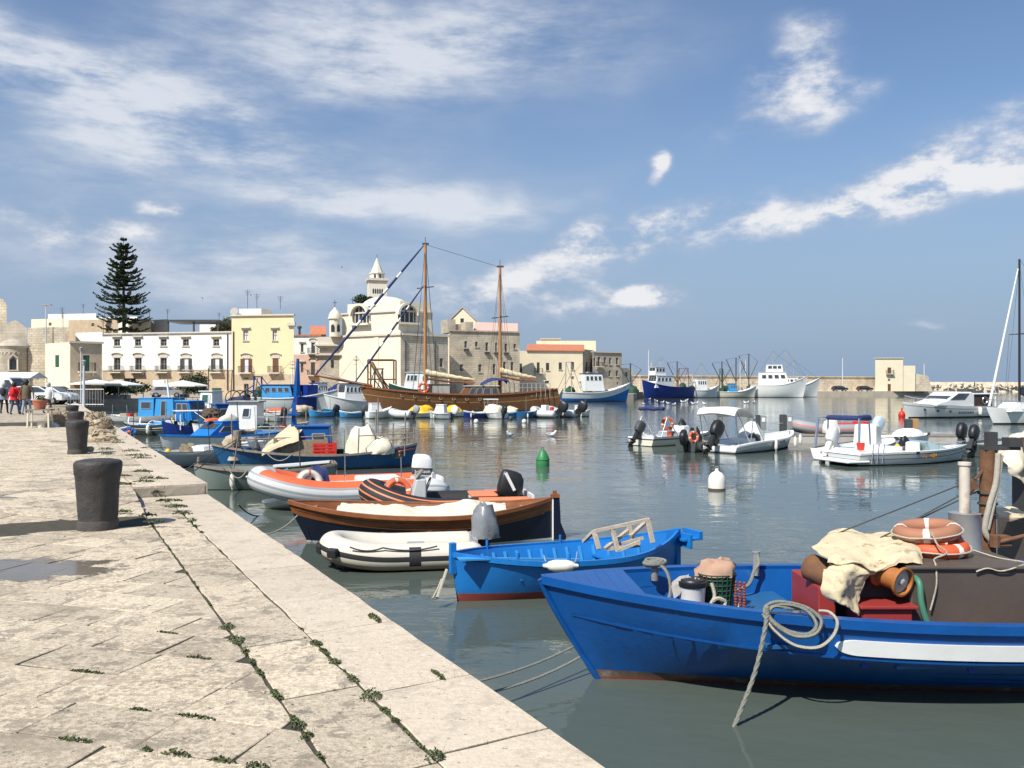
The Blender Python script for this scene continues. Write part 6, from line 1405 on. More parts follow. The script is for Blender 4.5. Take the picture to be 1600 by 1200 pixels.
# ------------------------------------------------------------------ white and orange RIB
root, L = boat('inflatable_boat', 'pale grey inflatable boat with a broad orange top band', (386, 18.2), (690, 19.6))
rib(root, L, 1.95, .27, [M_hypl, M_orange, M_hypg], lambda f, j: 1 if 3 <= j <= 12 and (.05 < f < .43 or .57 < f < .95) else (2 if j in (13, 16, 19, 21) else 0), .34, .32, M_deckg, 32, P_white)
mb = MB(); mb.box(-1.2,-.45,.3,-.2,.45,.62); mb.obj('seat', P_white, root, bevel=.05)
outboard(root, -L/2+.70, .60, .95, R(-4), P_white, P_white, stripe=1)
wj = root.matrix_world
text(root, 'Johnson', .115, P_white, (-L/2+.49, .140, .71), (R(90), 0, R(180)), .006)
text(root, 'Johnson', .115, P_white, (-L/2+.49, -.140, .71), (R(90), 0, 0), .006)
lb = lifebuoy('lifebuoy', 'pale lifebuoy with red bands hung in the bow of the grey and orange inflatable', tuple(W(484, 755, 18.5)), (R(70), R(10), R(35)), .24, .07, M_fender, M_orange)
lb = lifebuoy('lifebuoy', 'second pale lifebuoy leaning behind the first in the inflatable', tuple(W(493, 757, 18.75)), (R(72), R(-15), R(60)), .24, .07, M_fender, M_orange)
mb = MB(); mb.blob(tuple(W(497,752,18.9)), (.5,.35,.35), 3, .4, 2.2, 18, 10, fold=.1); tag(mb.obj('cloth_bundle', M_bluecv, None, 60, recenter=True), 'dark blue cloth bundle behind the lifebuoys in the inflatable', 'cloth')
pole(root, (.1,.3,.5), (.12,.3,1.75), .012, M_steel, 'aerial')
rope('chain of the pale inflatable going to the quay', sag(tuple(W(420,800,17.8)), tuple(W(372,788,16.2)), .15), .014, M_iron)
# ------------------------------------------------------------------ grey rowing boat
root, L = boat('rowing_boat', 'old grey green rowing boat with a brown transom at the step of the quay', (303, 21.6), (522, 22.6))
h = Hull(L, 1.5, (.62, .50, .66), .3, .62, .03, .32, .8, .45, 2.6, -.02)
make_hull(root, h, [(('a', .02), 0), (('f', -.07), 1), (('f', 0), 2)], [P_black, P_grey, M_grwood], ('a', .15), n=26, th=.05, inner=P_grey, deck=M_grwood, rail=(.03, .03), rail_mat=M_grwood)
mb = MB(); mb.box(-L/2-.05,-.45,.05,-L/2-.012,.45,.64); mb.obj('transom_board', M('brown_board', (.26, .17, .10), .8, .2, 6), root)
for t in (.25, .5, .72): thwart(root, h, t, .36, .2, M_grwood)
mb = MB(); mb.bar((-.2,-.5,.52), (-1.7,-.35,.62), .30, .05); mb.obj('white_plank', P_white, root)
mb = MB(); mb.tube([(L/2-.1,0,.6),(L/2-.12,0,.85)], .04, 8); mb.obj('stem_post', M_grwood, root)
mb = MB(); mb.blob((-.4,.1,.36), (.9,.5,.12), 6, .5, 3, 18, 8); mb.obj('net_heap', M('blue_net', (.08, .16, .32), .9, .3), root)
f = fender(None, tuple(W(404, 745, 21.2)), .55, .10, 'X'); tag(f, 'white fender lying against the side of the grey rowing boat', 'fender')
rope('pair of dark lines from the blue fishing bow to the quay', [tuple(W(372,685,27)), tuple(W(276,742,16.2))], .012, M_drope); rope('second dark line from the blue fishing bow to the quay', [tuple(W(374,688,27)), tuple(W(305,735,18))], .012, M_drope)
clutter(root, h, 17, 6, .2, .85, .2, 2)
M_awn = M('tan_awning', (.56, .47, .31), .85, .08, 3, .4, 8, dirt=(.36, .28, .17), damt=.35, dscale=4)
# ------------------------------------------------------------------ blue fishing boat with tarps
root, L = boat('fishing_boat', 'worn blue fishing boat with cream tarps, a red crate and thin poles', (330, 26.9), (652, 27.9))
h = Hull(L, 2.2, (.78, .50, .82), .4, 0, .085, .38, .9, .5, 2.4, .05)
make_hull(root, h, [(('a', .0), 0), (('a', .06), 1), (('f', -.05), 2), (('f', 0), 3)], [P_red, P_boot, P_mid, M_grwood], ('a', .25), n=30, th=.06, inner=P_mid, deck=M_grwood, rail=(.03, .03), rail_mat=M_grwood)
mb = MB(); mb.cbox((-.9,0,.9), (.05,.05,.05)); 
cb_ = cabin(root, -.55, .38, 1.25, .3, 1.38, P_blue, -.18, .1, .05, P_blue, [(.15,.55,.35,.8)], 2)
mb = MB(); mb.hexa([(.62,-.22,1.0),(.80,-.22,1.0),(.80,.22,1.0),(.62,.22,1.0),(.66,-.1,2.15),(.76,-.1,2.15),(.76,.1,2.15),(.66,.1,2.15)]); mb.box(.55,-.35,1.75,.88,.35,1.82); mb.obj('blue_gallows', P_blue, root)
mb = MB(); mb.sheet([[(.30,.75,1.50),(.34,.0,1.46),(.42,-.75,1.25),(.45,-.98,.98)],[(.85,.75,1.42),(.85,.0,1.36),(.90,-.8,1.08),(.90,-1.0,.84)],[(1.25,.7,1.15),(1.25,.0,1.08),(1.3,-.85,.86),(1.3,-1.0,.64)],[(1.55,.6,.85),(1.55,.0,.85),(1.6,-.8,.66),(1.6,-.95,.5)]], 6, .04, 2.5, .015, 4); mb.obj('awning', M_awn, root, 70)
mb = MB(); mb.box(-.35,-.85,.5,1.15,-.6,.98); mb.bar((1.2,-.88,.45),(1.2,-.88,1.05),.10); mb.bar((-.4,-.88,.45),(-.4,-.88,1.05),.08); mb.obj('net_screen', M_net, root)
for y in (.9, .35, -.3): 
    mb = MB(); mb.bar((1.22,.0,.5), (1.22,.0,.6), .05)
cr_ = thing('fish_crate', 'red plastic fish crate on the worn blue fishing boat', 'crate', tuple(W(508, 712, 26.75)), root.rotation_euler.z)
mb = MB(); mb.box(-.36,-.22,0,.36,.22,.03)
for zz_ in (.03, .13, .23, .33):
    for y in (-.22, .19): mb.box(-.36,y,zz_+.015,.36,y+.03,zz_+.085)
    for x in (-.36, .33): mb.box(x,-.19,zz_+.015,x+.03,.19,zz_+.085)
for x in (-.36, -.12, .09, .33): 
    for y in (-.215, .195): mb.box(x,y,.0,x+.03,y+.02,.43)
mb.obj('slatted_side', M_redcr, cr_); mb = MB(); mb.box(-.31,-.17,.03,.31,.17,.20); mb.obj('net_filling', M_net, cr_)
mb = MB(); mb.blob((-1.6,0,.5), (1.3,1.3,.85), 3, .25, 1.6, 26, 14, fold=.05); mb.obj('tarp_heap', M_tarp2, root, 60)
mb = MB(); mb.blob((-2.1,-.55,.5), (.9,.7,.55), 8, .3, 1.9, 22, 12, fold=.06); mb.obj('tarp_heap', M_tarp2, root, 60)
for x, y, zt in ((-1.95,-.7,1.95),(-2.0,.6,2.3),(-2.5,-.6,1.5),(-3.0,.3,1.2),(-2.9,-.5,1.85),(-1.4,-.9,1.35),(1.6,-.7,1.0),(-3.2,0,1.3)): pole(root, (x,y,.4), (x-.03,y,zt), .022, M_grwood, 'pole')
for a, b in (((-1.4,-.9,1.1),(-3.2,-.45,1.15)),((-1.95,-.72,.9),(-3.1,-.5,1.0)),((2.3,-.75,1.0),(-.6,-.9,1.12))): pole(root, a, b, .018, M_grwood, 'rail')
mb = MB(); mb.bar((-2.55,-.3,.55), (-3.1,.2,.62), .6, .05); mb.obj('red_hatch', M('faded_red', (.45,.15,.12), .8, .15), root)
mb = MB(); mb.blob((2.75,.1,.75), (.5,.5,.35), 4, .3, 2); mb.obj('net_bundle', M_net2, root, 60); mb = MB(); mb.lathe([(.14,.6),(.13,1.25),(.05,1.26)], 12, c=(2.55,.15,0)); mb.obj('bollard_post', M_grwood, root, 40)
mb = MB(); mb.lathe([(.15,0),(.10,.2),(.03,.32),(.02,.4)], 12, c=(1.85,-.45,.62)); mb.obj('lamp', M_dkgrey, root, 40)

clutter(root, h, 31, 10, .1, .9, .3, 4)
root.scale.y = -1        # this boat lies with its port side to the camera: mirror the fittings
# ------------------------------------------------------------------ boats further along the left quay
M_text = M('dark_lettering', (.02, .02, .03), .6, .1)
# white runabout hull in front of the blue decked boat
root, L = boat('motorboat', 'plain white open motorboat hull beside the raised quay', (232, 26.5), (352, 30.5))
h = Hull(L, 1.7, (.55, .50, .62), .25, .8, .10, .22, .8, .35, 2.6); make_hull(root, h, [(('a', .03), 0), (('f', -.12), 1), (('f', 0), 2)], [P_black, P_lgrey, P_white], ('f', -.06), n=22, th=.12, inner=P_white, deck=P_white)
mb = MB(); mb.box(-1.2,-.35,.42,-.3,.35,.62); mb.obj('seat', P_white, root, bevel=.05)
clutter(root, h, 2, 4, .2, .8, None, 1)
# blue decked boat
root, L = boat('fishing_boat', 'white hulled boat with a bright blue deck and small blue cabin', (249, 31.5), (425, 36))
h = Hull(L, 2.0, (.75, .70, .85), .3, .7, .07, .3, .9, .4, 2.6); make_hull(root, h, [(('a', .04), 0), (('f', -.05), 1), (('f', 0), 2)], [P_boot, P_white, P_sky], ('f', -.01), n=24, th=.05, inner=P_sky, deck=P_sky, rail=(.04, .03), rail_mat=P_sky)
cabin(root, -.6, 1.0, 1.2, .70, 1.25, P_sky, .75, .1, .03, P_sky, [(.3, .75, .3, .7)], 1, 'low_cabin')
mb = MB(); mb.blob((-.3,.2,1.3), (.9,.5,.25), 2, .2, 2); mb.obj('cream_bundle', M_tarp2, root, 60); mb = MB(); mb.blob((.2,-.15,1.28), (.8,.35,.14), 3, .2, 2); mb.obj('orange_bundle', M_orange, root, 60)
clutter(root, h, 3, 7, .1, .6, None, 3)
# white cabin cruiser with a net winch
root, L = boat('fishing_boat', 'white fishing boat with a tall boxy wheelhouse and one square window', (300, 39.5), (470, 40))
h = Hull(L, 2.4, (.75, .70, .95), .4, .75, .06, .3, .85, .4, 2.6); make_hull(root, h, [(('a', .05), 0), (('f', -.05), 1), (('f', 0), 2)], [P_boot, P_white, P_lgrey], ('f', -.25), n=24, inner=P_white)
cabin(root, -.65, 1.15, 1.7, .5, 1.96, P_white, .55, .0, .10, M_deckg, [(.24, .46, .52, .80)], 2)
for a, b in (((-.7,-.9,.8),(-2.4,-.9,.8)),((-2.4,-.9,.5),(-2.4,-.9,1.3)),((-.7,-.9,1.25),(-2.4,-.9,1.25)),((1.2,-.9,.8),(2.3,-.5,1.5)),((-1.5,-.9,.5),(-1.5,-.9,1.25))): pole(root, a, b, .025, M_alu, 'rail')
mb = MB(); mb.blob((1.55,-.3,1.35), (.95,.6,.30), 5, .5, 3.0, 26, 14, flat=False); mb.obj('net_drum', M('dark_net', (.10,.075,.05), .95, .4, 14, .9, 50), root, 60); pole(root, (1.2,-.5,.7), (1.2,-.5,1.6), .05, M_iron, 'drum_leg'); pole(root, (1.9,-.3,.7), (1.9,-.3,1.6), .05, M_iron, 'drum_leg')
mb = MB(); mb.box(-.2,-.3,2.03,.0,-.2,2.2); mb.obj('deck_lamp', M_black, root); mb = MB(); mb.box(-.5,-.2,2.03,-.42,-.1,2.22); mb.obj('deck_lamp', M_black, root)
clutter(root, h, 4, 9, .08, .35, None, 4); clutter(root, h, 5, 5, .7, .9, None, 2, False)
root.scale.y = -1
# dark blue open boat with a white canopy and blue wheelhouse
root, L = boat('fishing_boat', 'dark blue boat with a thin white canopy and a blue box cabin', (252, 42), (372, 44))
h = Hull(L, 1.9, (.75, .60, .95), .35, .7, .07, .3, .9, .4, 2.6); make_hull(root, h, [(('a', .2), 0), (('f', 0), 1)], [P_lgrey, P_tnavy], ('f', -.25), n=22, inner=P_tnavy)
cabin(root, -1.75, -.55, 1.5, .3, 1.75, P_blue, .1, 0, .06, P_blue, [(.2,.8,.55,.85)], 1)
mb = MB(); mb.box(-.5,-.75,1.42,1.25,.75,1.47); ca = mb.obj('canopy', P_white, root, bevel=.02)
for x in (-.4, 1.1):
    for y in (-.68, .68): pole(root, (x,y,.5), (x,y,1.42), .03, P_white, 'canopy_post')
for k in range(5): pole(root, (.3+.35*k,-.6,.6), (.55+.35*k,-.6,1.1), .02, M_iron, 'rail_bar')
mb = MB(); mb.box(-2.3,-.6,.5,-1.8,.3,1.05); mb.obj('brown_crate', M('brown_plastic', (.17,.09,.08), .6, .1), root, bevel=.02)
clutter(root, h, 6, 8, .1, .9, None, 4)
root.scale.y = -1
# grey skiff and blue boat with a wrapped motor at the quay edge
root, L = boat('motorboat', 'small dark grey motorboat with a white rub line and blue seats', (192, 47), (268, 46))
h = Hull(L, 1.7, (.62, .55, .72), .3, .75, .08, .3, .85, .4, 2.6); make_hull(root, h, [(('a', .04), 0), (('f', -.2), 1), (('f', -.16), 2), (('f', 0), 1)], [P_black, P_dgrey, P_white], ('f', -.15), n=20, inner=P_lgrey, deck=P_lgrey)
for t in (.35, .6): thwart(root, h, t, .55, .4, P_light)
fender(root, (-.9,-.95,.35), .5, .1); 
for x in (-.2, .6): 
    mb = MB(); mb.bar((x,-.8,.6), (x+.2,-.5,.95), .06); mb.obj('oar_blade', P_white, root)
root.scale.y = -1
root, L = boat('motorboat', 'blue motorboat with a black wrapped outboard tilted over the quay edge', (205, 40.2), (163, 37.5))
h = Hull(L, 1.5, (.6, .5, .7), .3, .75, .08, .3, .85, .4, 2.6); make_hull(root, h, [(('a', .04), 0), (('f', 0), 1)], [P_black, P_blue], ('f', -.15), n=18, inner=P_sky, deck=P_sky)
mb = MB(); mb.blob((-L/2-.35,0,.75), (1.15,.75,.75), 3, .15, 1.6, 20, 12, flat=False); mb.obj('wrapped_motor', M_black, root, 60); mb = MB(); mb.bar((-L/2-.1,0,.6), (L/2-.3,0,.75), .2, .06); mb.obj('white_plank', P_white, root)
clutter(root, h, 7, 5, .3, .9, None, 2)
# two light blue cabin boats
root, L = boat('fishing_boat', 'long white boat with a light blue cabin and open shelter', (318, 58), (160, 60))
h = Hull(L, 2.4, (.65, .60, .95), .4, .75, .05, .3, .85, .4, 2.6); make_hull(root, h, [(('a', .25), 0), (('f', -.15), 1), (('f', 0), 2)], [P_grey, P_white, P_white], ('f', -.1), n=22, inner=P_white)
cabin(root, -.55, .70, 1.6, .5, 1.85, P_light, .0, .0, .04, P_light, [(.2,.8,.48,.82)], 2); cabin(root, .72, 2.3, 1.5, .5, 1.88, P_light, .1, .1, .05, P_sky, [(.35,.6,.1,.85)], 0, 'shelter')
pole(root, (1.4,0,1.9), (1.2,0,3.2), .08, P_white, 'funnel_mast', .07)
clutter(root, h, 8, 10, .1, .9, None, 5)
root, L = boat('fishing_boat', 'small light blue boat with a wide windscreen behind the white canopy', (345, 52), (266, 54))
h = Hull(L, 2.0, (.6, .55, .85), .4, .75, .05, .3, .85, .4, 2.6); make_hull(root, h, [(('a', .1), 0), (('f', 0), 1)], [P_boot, P_light], ('f', -.1), n=20, inner=P_light, deck=P_light)
cabin(root, -1.0, .5, 1.4, .5, 1.75, P_sky, .35, .0, .08, P_light, [(.1,.45,.5,.88),(.5,.85,.5,.88)], 2)
clutter(root, h, 9, 8, .1, .9, None, 5)

def trawler(label, bow, stern, zs, B, topmat, botmat, cab, cabmat=None, roofmat=None, mast=None, gantry=None, wins=None, name='trawler', rake=.07, band=None, upper=None, tr=.7, goal=True, name_txt=None):
    """a fishing trawler; cab = (x0, x1, z0, z1) as fractions of length / metres"""
    root, L = boat(name, label, bow, stern); h = Hull(L, B, zs, .6, tr, rake, .28, .9, .38, 2.3)
    bands = [(('a', .12), 0)]+([(('f', band[0]), 1), (('f', 0), 2)] if band else [(('f', 0), 1)])
    make_hull(root, h, bands, [P_boot, botmat]+([band[1]] if band else []), ('f', -.35), n=22, th=.08, inner=topmat, deck=M_deckg, rail=(.05, .05), rail_mat=topmat)
    cm = cabmat or P_white; x0, x1, z0, z1 = cab; x0 *= L; x1 *= L; w = B*.62
    co = cabin(root, x0, x1, w, z0, z1, cm, (x1-x0)*.12, .05, .12, roofmat or cm, wins or [(.12+.22*k, .27+.22*k, .55, .82) for k in range(4)], 3)
    if upper:
        cabin(root, x0+(x1-x0)*upper[0], x0+(x1-x0)*upper[1], w*.75, z1+.06, z1+upper[2], cm, .25, .1, .1, roofmat or cm, [(.1,.35,.45,.85),(.4,.65,.45,.85),(.7,.92,.45,.85)], 2, 'bridge')
    if mast:
        for mx, hh in mast:
            pole(root, (mx*L,0,z0), (mx*L,0,hh), .09, M_frame if cm != P_light else P_white, 'mast', .05)
            mb = MB(); mb.bar((mx*L,-.9,hh*.85), (mx*L,.9,hh*.85), .06); mb.cbox((mx*L,0,hh*.92), (.5,.12,.12)); mb.obj('yard', M_frame, root)
            wires(root, [((mx*L,0,hh), tuple(h.top(.97,1))), ((mx*L,0,hh), tuple(h.top(.03,1)))], r=.02)
    if gantry:
        gx, gh, gm = gantry
        for s_ in (-1, 1):
            pole(root, (gx*L,s_*B*.38,zs[0]-.3), (gx*L,s_*B*.30,gh), .09, gm, 'gantry_leg'); pole(root, (gx*L,s_*B*.34,gh*.75), (gx*L-1.6,s_*B*.38,zs[0]+.2), .06, gm, 'gantry_brace'); pole(root, (gx*L,s_*B*.3,gh), (gx*L+L*.12,s_*B*.36,zs[0]+.6), .05, gm, 'boom')
        mb = MB(); mb.bar((gx*L,-B*.36,gh), (gx*L,B*.36,gh), .14); mb.obj('gantry_beam', gm, root)
        mb = MB(); mb.blob((gx*L+.3,0,zs[0]-.2), (1.8,1.4,1.2), 4, .35, 2, 18, 10); mb.obj('net_heap', M_ggreen, root, 60)
    clutter(root, h, int(bow[0]), 5, .08, .35, None, 3, False)
    if name_txt:
        for s_ in (1, -1):
            t = .90; p = h.pt(t, h.sheer(t)-.55, s_); text(root, name_txt, .42, M_text, (p.x-.5, p.y+s_*.14, p.z+.1), (R(90), 0, R(180) if s_ > 0 else 0), .004)
    return root, h, L
P_ltw = paint('off_white_hull', (.66, .68, .66), damt=.2)
trawler('white trawler with a blue wheelhouse in front of the yellow house', (528, 92), (386, 93), (1.6, 1.4, 2.4), 3.4, P_white, P_ltw, (-.30, .05, 1.1, 2.9), P_light, P_tnavy, [(.0, 5.6)], (-.38, 3.8, P_tnavy), name_txt='-')
for o_ in [o for o in bpy.data.objects if o.name.startswith('lettering')][-2:]: bpy.data.objects.remove(o_)
root, h, L = trawler('dark blue trawler with a tall blue stern gallows below the small white house', (527, 95), (457, 91), (1.6, 1.5, 3.0), 3.2, P_tnavy, P_tnavy, (-.05, .2, 1.2, 3.1), P_white, P_tnavy, None, None)
mb = MB(); mb.hexa([(-L*.46,-.4,1.2),(-L*.36,-.4,1.2),(-L*.36,.4,1.2),(-L*.46,.4,1.2),(-L*.40,-.15,5.8),(-L*.37,-.15,5.8),(-L*.37,.15,5.8),(-L*.40,.15,5.8)]); mb.obj('gallows', P_blue, root); mb = MB(); mb.box(-L*.3,-1.2,1.2,-.4,1.2,2.9); mb.obj('blue_shelter', P_tnavy, root)
trawler('white yacht like trawler with a raised bow left of the bowsprit', (506, 86), (605, 90), (1.3, 1.2, 1.9), 3.2, P_white, P_white, (-.05, .25, 1.0, 3.0), None, P_tnavy, [(.0, 6.0)], (-.36, 4.6, M_iron), rake=.12)
trawler('small white trawler with a dark green hull moored behind the schooner mast', (607, 100), (690, 101), (2.6, 2.4, 3.2), 3.2, P_white, paint('dark_green_hull', (.02, .06, .05)), (-.28, .22, 2.2, 4.4), None, None, None, None, [(.08,.18,.55,.8),(.22,.32,.55,.8),(.55,.66,.55,.85),(.70,.81,.55,.85),(.85,.95,.55,.85)], rake=.05)
# frames and masts on the boats behind the bowsprit
root, L = boat('fishing_boat', 'work boat with a rusty rectangular gantry behind the bowsprit', (572, 103), (622, 103))
h = Hull(L, 2.6, (1.6, 1.4, 1.9), .4, .7, .05, .3, .8, .4, 2.4); make_hull(root, h, [(('a', .1), 0), (('f', 0), 1)], [P_boot, P_white], ('f', -.3), n=16, inner=P_white)
for y in (-1, 1):
    for x in (-1.6, 1.6): pole(root, (x,y,1.2), (x,y,6.0), .10, M_rust, 'gantry_leg')
    pole(root, (-1.6,y,6.0), (1.6,y,6.0), .10, M_rust, 'gantry_beam'); pole(root, (-1.6,y,3.6), (1.6,y,3.6), .08, M_rust, 'gantry_beam'); pole(root, (1.4,y,5.8), (-1.0,y,1.6), .12, M_rust, 'boom')
# ------------------------------------------------------------------ the schooner
root, L = boat('schooner', 'two masted wooden schooner with cream furled sails moored before the church', (562, 78), (868, 80), cat='sailing ship')
M_ship = M('dark_ship_planking', (.19, .088, .038), .4, .25, 4, .2, 12)
h = Hull(L, 4.6, (2.5, 1.95, 2.75), 1.0, .55, .10, .35, 1.0, .45, 2.3, -.06); SC = root
make_hull(root, h, [(('a', .15), 0), (('a', .5), 1), (('f', -.78), 2), (('f', -.70), 3), (('f', -.06), 2), (('f', 0), 3)], [P_boot, P_dgrey, M_ship, M_tan], ('f', -.45), n=34, th=.12, inner=M_wood, deck=M_tan, rail=(.06, .06), rail_mat=M_wood, capmat=2)
for k in range(7):
    t = .40+.065*k
    for s_ in (1, -1):
        p = h.pt(t, h.sheer(t)-.42, s_); mb = MB(); mb.lathe([(.16,-.01),(.16,.03),(.10,.031)], 12, c=p, mat=Matrix.Rotation(R(90)*-s_, 3, 'X')); po = mb.obj('porthole', M_tan, root)
        mb = MB(); mb.lathe([(.095,.03),(.095,.036)], 12, c=p, mat=Matrix.Rotation(R(90)*-s_, 3, 'X')); mb.obj('glass', M_pane, po)
bx = L/2
mb = MB(); mb.tube([(bx-1.2,0,2.75),(bx+1.5,0,3.25),(bx+4.2,0,3.75)], [.14,.12,.07], 8); mb.obj('bowsprit', M_wood, root, 50)
for y in (-.5, .5): pole(root, (bx-.4,y,2.9), (bx+3.6,0,3.95), .03, M_steel, 'bowsprit_rail')
wxl = lambda px_, Y: None
ML = basis(root).inverted()
def loc(x, y, Y): return ML @ W(x, y, Y)
c1, c2 = loc(690, 612, 79), loc(781, 612, 79.6)
deckz = 1.7
# long deckhouse and cockpit shelter
co = cabin(root, loc(782,600,79).x, loc(712,600,79).x, 2.9, deckz-.1, loc(740,606,78).z+.15, M_ship, .9, .3, .12, P_cream, [(.04,.20,.30,.86),(.24,.42,.30,.86),(.46,.60,.30,.86),(.64,.78,.30,.86)], 3, 'deckhouse')
mb = MB(); a, b = loc(712,600,79), loc(665,600,79); mb.box(min(a.x,b.x),-1.35,deckz-.2,max(a.x,b.x),1.35,loc(690,600,78).z); mb.obj('shelter', M('dark_shelter', (.05,.04,.035), .7, .2), root)
mb = MB(); a, b = loc(702,600,79), loc(675,600,79); mb.box(min(a.x,b.x),1.36,deckz,max(a.x,b.x),1.42,loc(690,603,78).z); mb.obj('grey_panel', M_deckg, root)
def mast(px_, ytop, Y, rr_, cross):
    p0 = loc(px_, 612, Y); p1 = loc(px_, ytop, Y); y_ = 0
    m_ = pole(root, (p0.x,0,deckz-.3), (p0.x,0,p1.z), rr_, M('mast_wood', (.42,.21,.09), .5, .15, 3), 'mast', rr_*.78, 10)
    zc = loc(px_, cross, Y).z; mb = MB(); mb.bar((p0.x,-1.2,zc), (p0.x,1.2,zc+.05), .10); mb.bar((p0.x-.8,0,zc+.1), (p0.x+.8,0,zc-.1), .09); mb.obj('crosstree', M_iron, root)
    mb = MB(); mb.box(p0.x-.35,-.12,p1.z,p0.x+.3,.12,p1.z+.14); mb.tube([(p0.x,0,p1.z),(p0.x,0,p1.z+.7)], .03, 5); mb.obj('mast_cap', M_iron, root)
    for s_ in (-1, 1):
        for dx in (-1.2, 0, 1.2): wires(root, [((p0.x,0,p1.z), (p0.x+dx,s_*2.15,2.0))], r=.014); wires(root, [((p0.x,s_*1.2,zc), (p0.x+dx*.6,s_*2.15,2.0))], r=.012)
    return p0.x, p1.z, zc
x1_, z1_, zc1 = mast(664.5, 383, 79, .19, 450); x2_, z2_, zc2 = mast(781, 418, 79.6, .17, 496)
wires(root, [((x1_,0,z1_), (x2_,0,z2_))], r=.018)
fx = bx+4.1
def furled(a, b, r0, r1, m, nm):
    mb = MB(); a, b = Vector(a), Vector(b); pts = [a.lerp(b, i/24) for i in range(25)]; mb.tube(pts, [r0*(.35+.65*math.sin(math.pi*min(1, .05+.95*i/24))**.6) for i in range(25)], 8, mi=lambda i, j: 1 if (i//1) % 3 == 0 and 8 < i < 20 else 0); return mb.obj(nm, [m, M_cloth], root, 60)
furled((fx,0,3.8), (x1_+.15,0,z1_-.1), .13, .05, M_bluecv, 'furled_jib'); furled((bx+.5,0,3.0), (x1_+.15,0,zc1+.2), .10, .05, M_bluecv, 'furled_staysail')
for (xm, ln, zb) in ((x1_, loc(742,600,79).x-loc(664.5,600,79).x, loc(700,597,79).z), (x2_, loc(838,600,79.6).x-loc(781,600,79.6).x, loc(800,594,79.6).z)):
    mb = MB(); mb.tube([(xm,0,zb+.35),(xm+ln*.5,0,zb+.02),(xm+ln,0,zb-.05)], .10, 8); bo = mb.obj('boom', M_wood, root, 50)
    mb = MB(); N_ = 20; mb.tube([(xm+ln*i/N_, 0, zb+.62*(1-i/N_)**1.4+.28+.03*math.sin(i*1.9)) for i in range(N_+1)], [max(.06, .34*(1-i/N_)**.5*(1+.04*math.sin(i*2.3))) for i in range(N_+1)], 10); mb.obj('furled_sail', M('furled_sailcloth', (.66,.56,.34), .85, .08, 3, .4, 6), bo, 60)
mb = MB(); a, b = loc(752,600,79), loc(795,600,79); za = loc(770,595,78).z
mb.sheet([[(a.x,-1.5,za-.5),(a.x,0,za-.2),(a.x,1.5,za-.5)],[(a.x-.9,-1.6,za),(a.x-.9,0,za+.25),(a.x-.9,1.6,za)],[(b.x+.4,-1.6,za),(b.x+.4,0,za+.2),(b.x+.4,1.6,za)],[(b.x,-1.6,za-.3),(b.x,0,za),(b.x,1.6,za-.3)]], 6, .05, 1, .03); mb.obj('blue_awning', M_bluecv, root, 70)
for k in range(9):
    x = loc(800+7*k, 600, 79.5).x
    for s_ in (-1, 1): pole(root, (x,s_*1.75,1.7), (x,s_*1.75,3.0), .03, M_frame, 'stanchion')
for zz_ in (2.6, 3.0):
    for s_ in (-1, 1): pole(root, (loc(800,600,79).x,s_*1.75,zz_), (loc(856,600,79.5).x,s_*1.75,zz_), .02, M_frame, 'guard_rail')
for k in range(3):
    mb = MB(); x = loc(805+16*k,600,79.5).x; mb.box(x-.5,-.9,1.6,x+.5,.9,2.1); mb.obj('deck_bench', P_white, root, bevel=.05)
mb = MB(); mb.box(loc(770,600,79).x-.6,-1.0,2.2,loc(770,600,79).x+.6,1.0,2.5); mb.obj('skylight', M_tan, root)
lifebuoy('lifebuoy', 'orange lifebuoy hanging at the foot of the schooner main mast', tuple(W(662, 606, 77.4)), (R(90), 0, 0), .42, .12, M_buoyr, M_bandw)
# ------------------------------------------------------------------ row of small boats before the schooner
def skiff(label, bow, stern, mat, B=1.5, zs=(.5,.45,.62), motor=None, inner=None, fl=.2, tr=.7, cover=None, cons=None, top=None, name='rowing_boat', rake=.07, tilt=-20):
    root, L = boat(name, label, bow, stern); h = Hull(L, B, zs, .25, tr, rake, .28, .85, .4, 2.5)
    make_hull(root, h, [(('a', .05), 0), (('f', -.10), 1), (('f', 0), 2)], [P_boot, mat, top or mat], ('a', fl) if not isinstance(fl, tuple) else fl, n=18, th=.06, inner=inner or mat, rail=(.03,.03), rail_mat=top or mat)
    for t in (.3, .6): thwart(root, h, t, zs[1]-.12, .25, M_oldwood if mat != P_white else P_white)
    if not cover: clutter(root, h, int(bow[0]), 3, .2, .8, zs[1]-.2, 1)
    if motor: outboard(root, -L/2+.02, zs[0]+.05, 1.15, R(tilt), motor, M_black)
    if cover: 
        mb = MB(); mb.blob((0,0,zs[1]-.05), (L*.92,B*1.04,cover[1]), int(bow[0]), .28, 2.2, 30, 12, fold=.04); mb.obj('cover', cover[0], root, 60)
    if cons:
        cabin(root, cons[0], cons[1], B*.5, fl if not isinstance(fl, tuple) else zs[1]-.1, cons[2], P_white, .3, .05, .03, P_white, [], 1, 'console')
    return root, h, L
skiff('light blue rowing boat with a black motor left of the white cuddy boat', (482, 73), (520, 74), P_light, motor=M_black); skiff('light blue boat with a pale rail among the small boats', (530, 72), (565, 72.5), P_light, top=P_white, motor=M_dkgrey)
skiff('grey boat loaded with cream nets beside the dark blue trawler', (455, 75), (488, 77), P_grey, cover=(M_net2, .6)); skiff('turquoise rowing boat under the white yacht bow', (505, 77), (532, 79), paint('turquoise_paint', (.03,.25,.42)))
skiff('white boat with a high bow and small cuddy left of the grey inflatable', (612, 71), (574, 70), P_white, 1.8, (.55, .6, .98), None, None, ('f', -.1), cons=(-.9, .2, 1.25), name='motorboat')
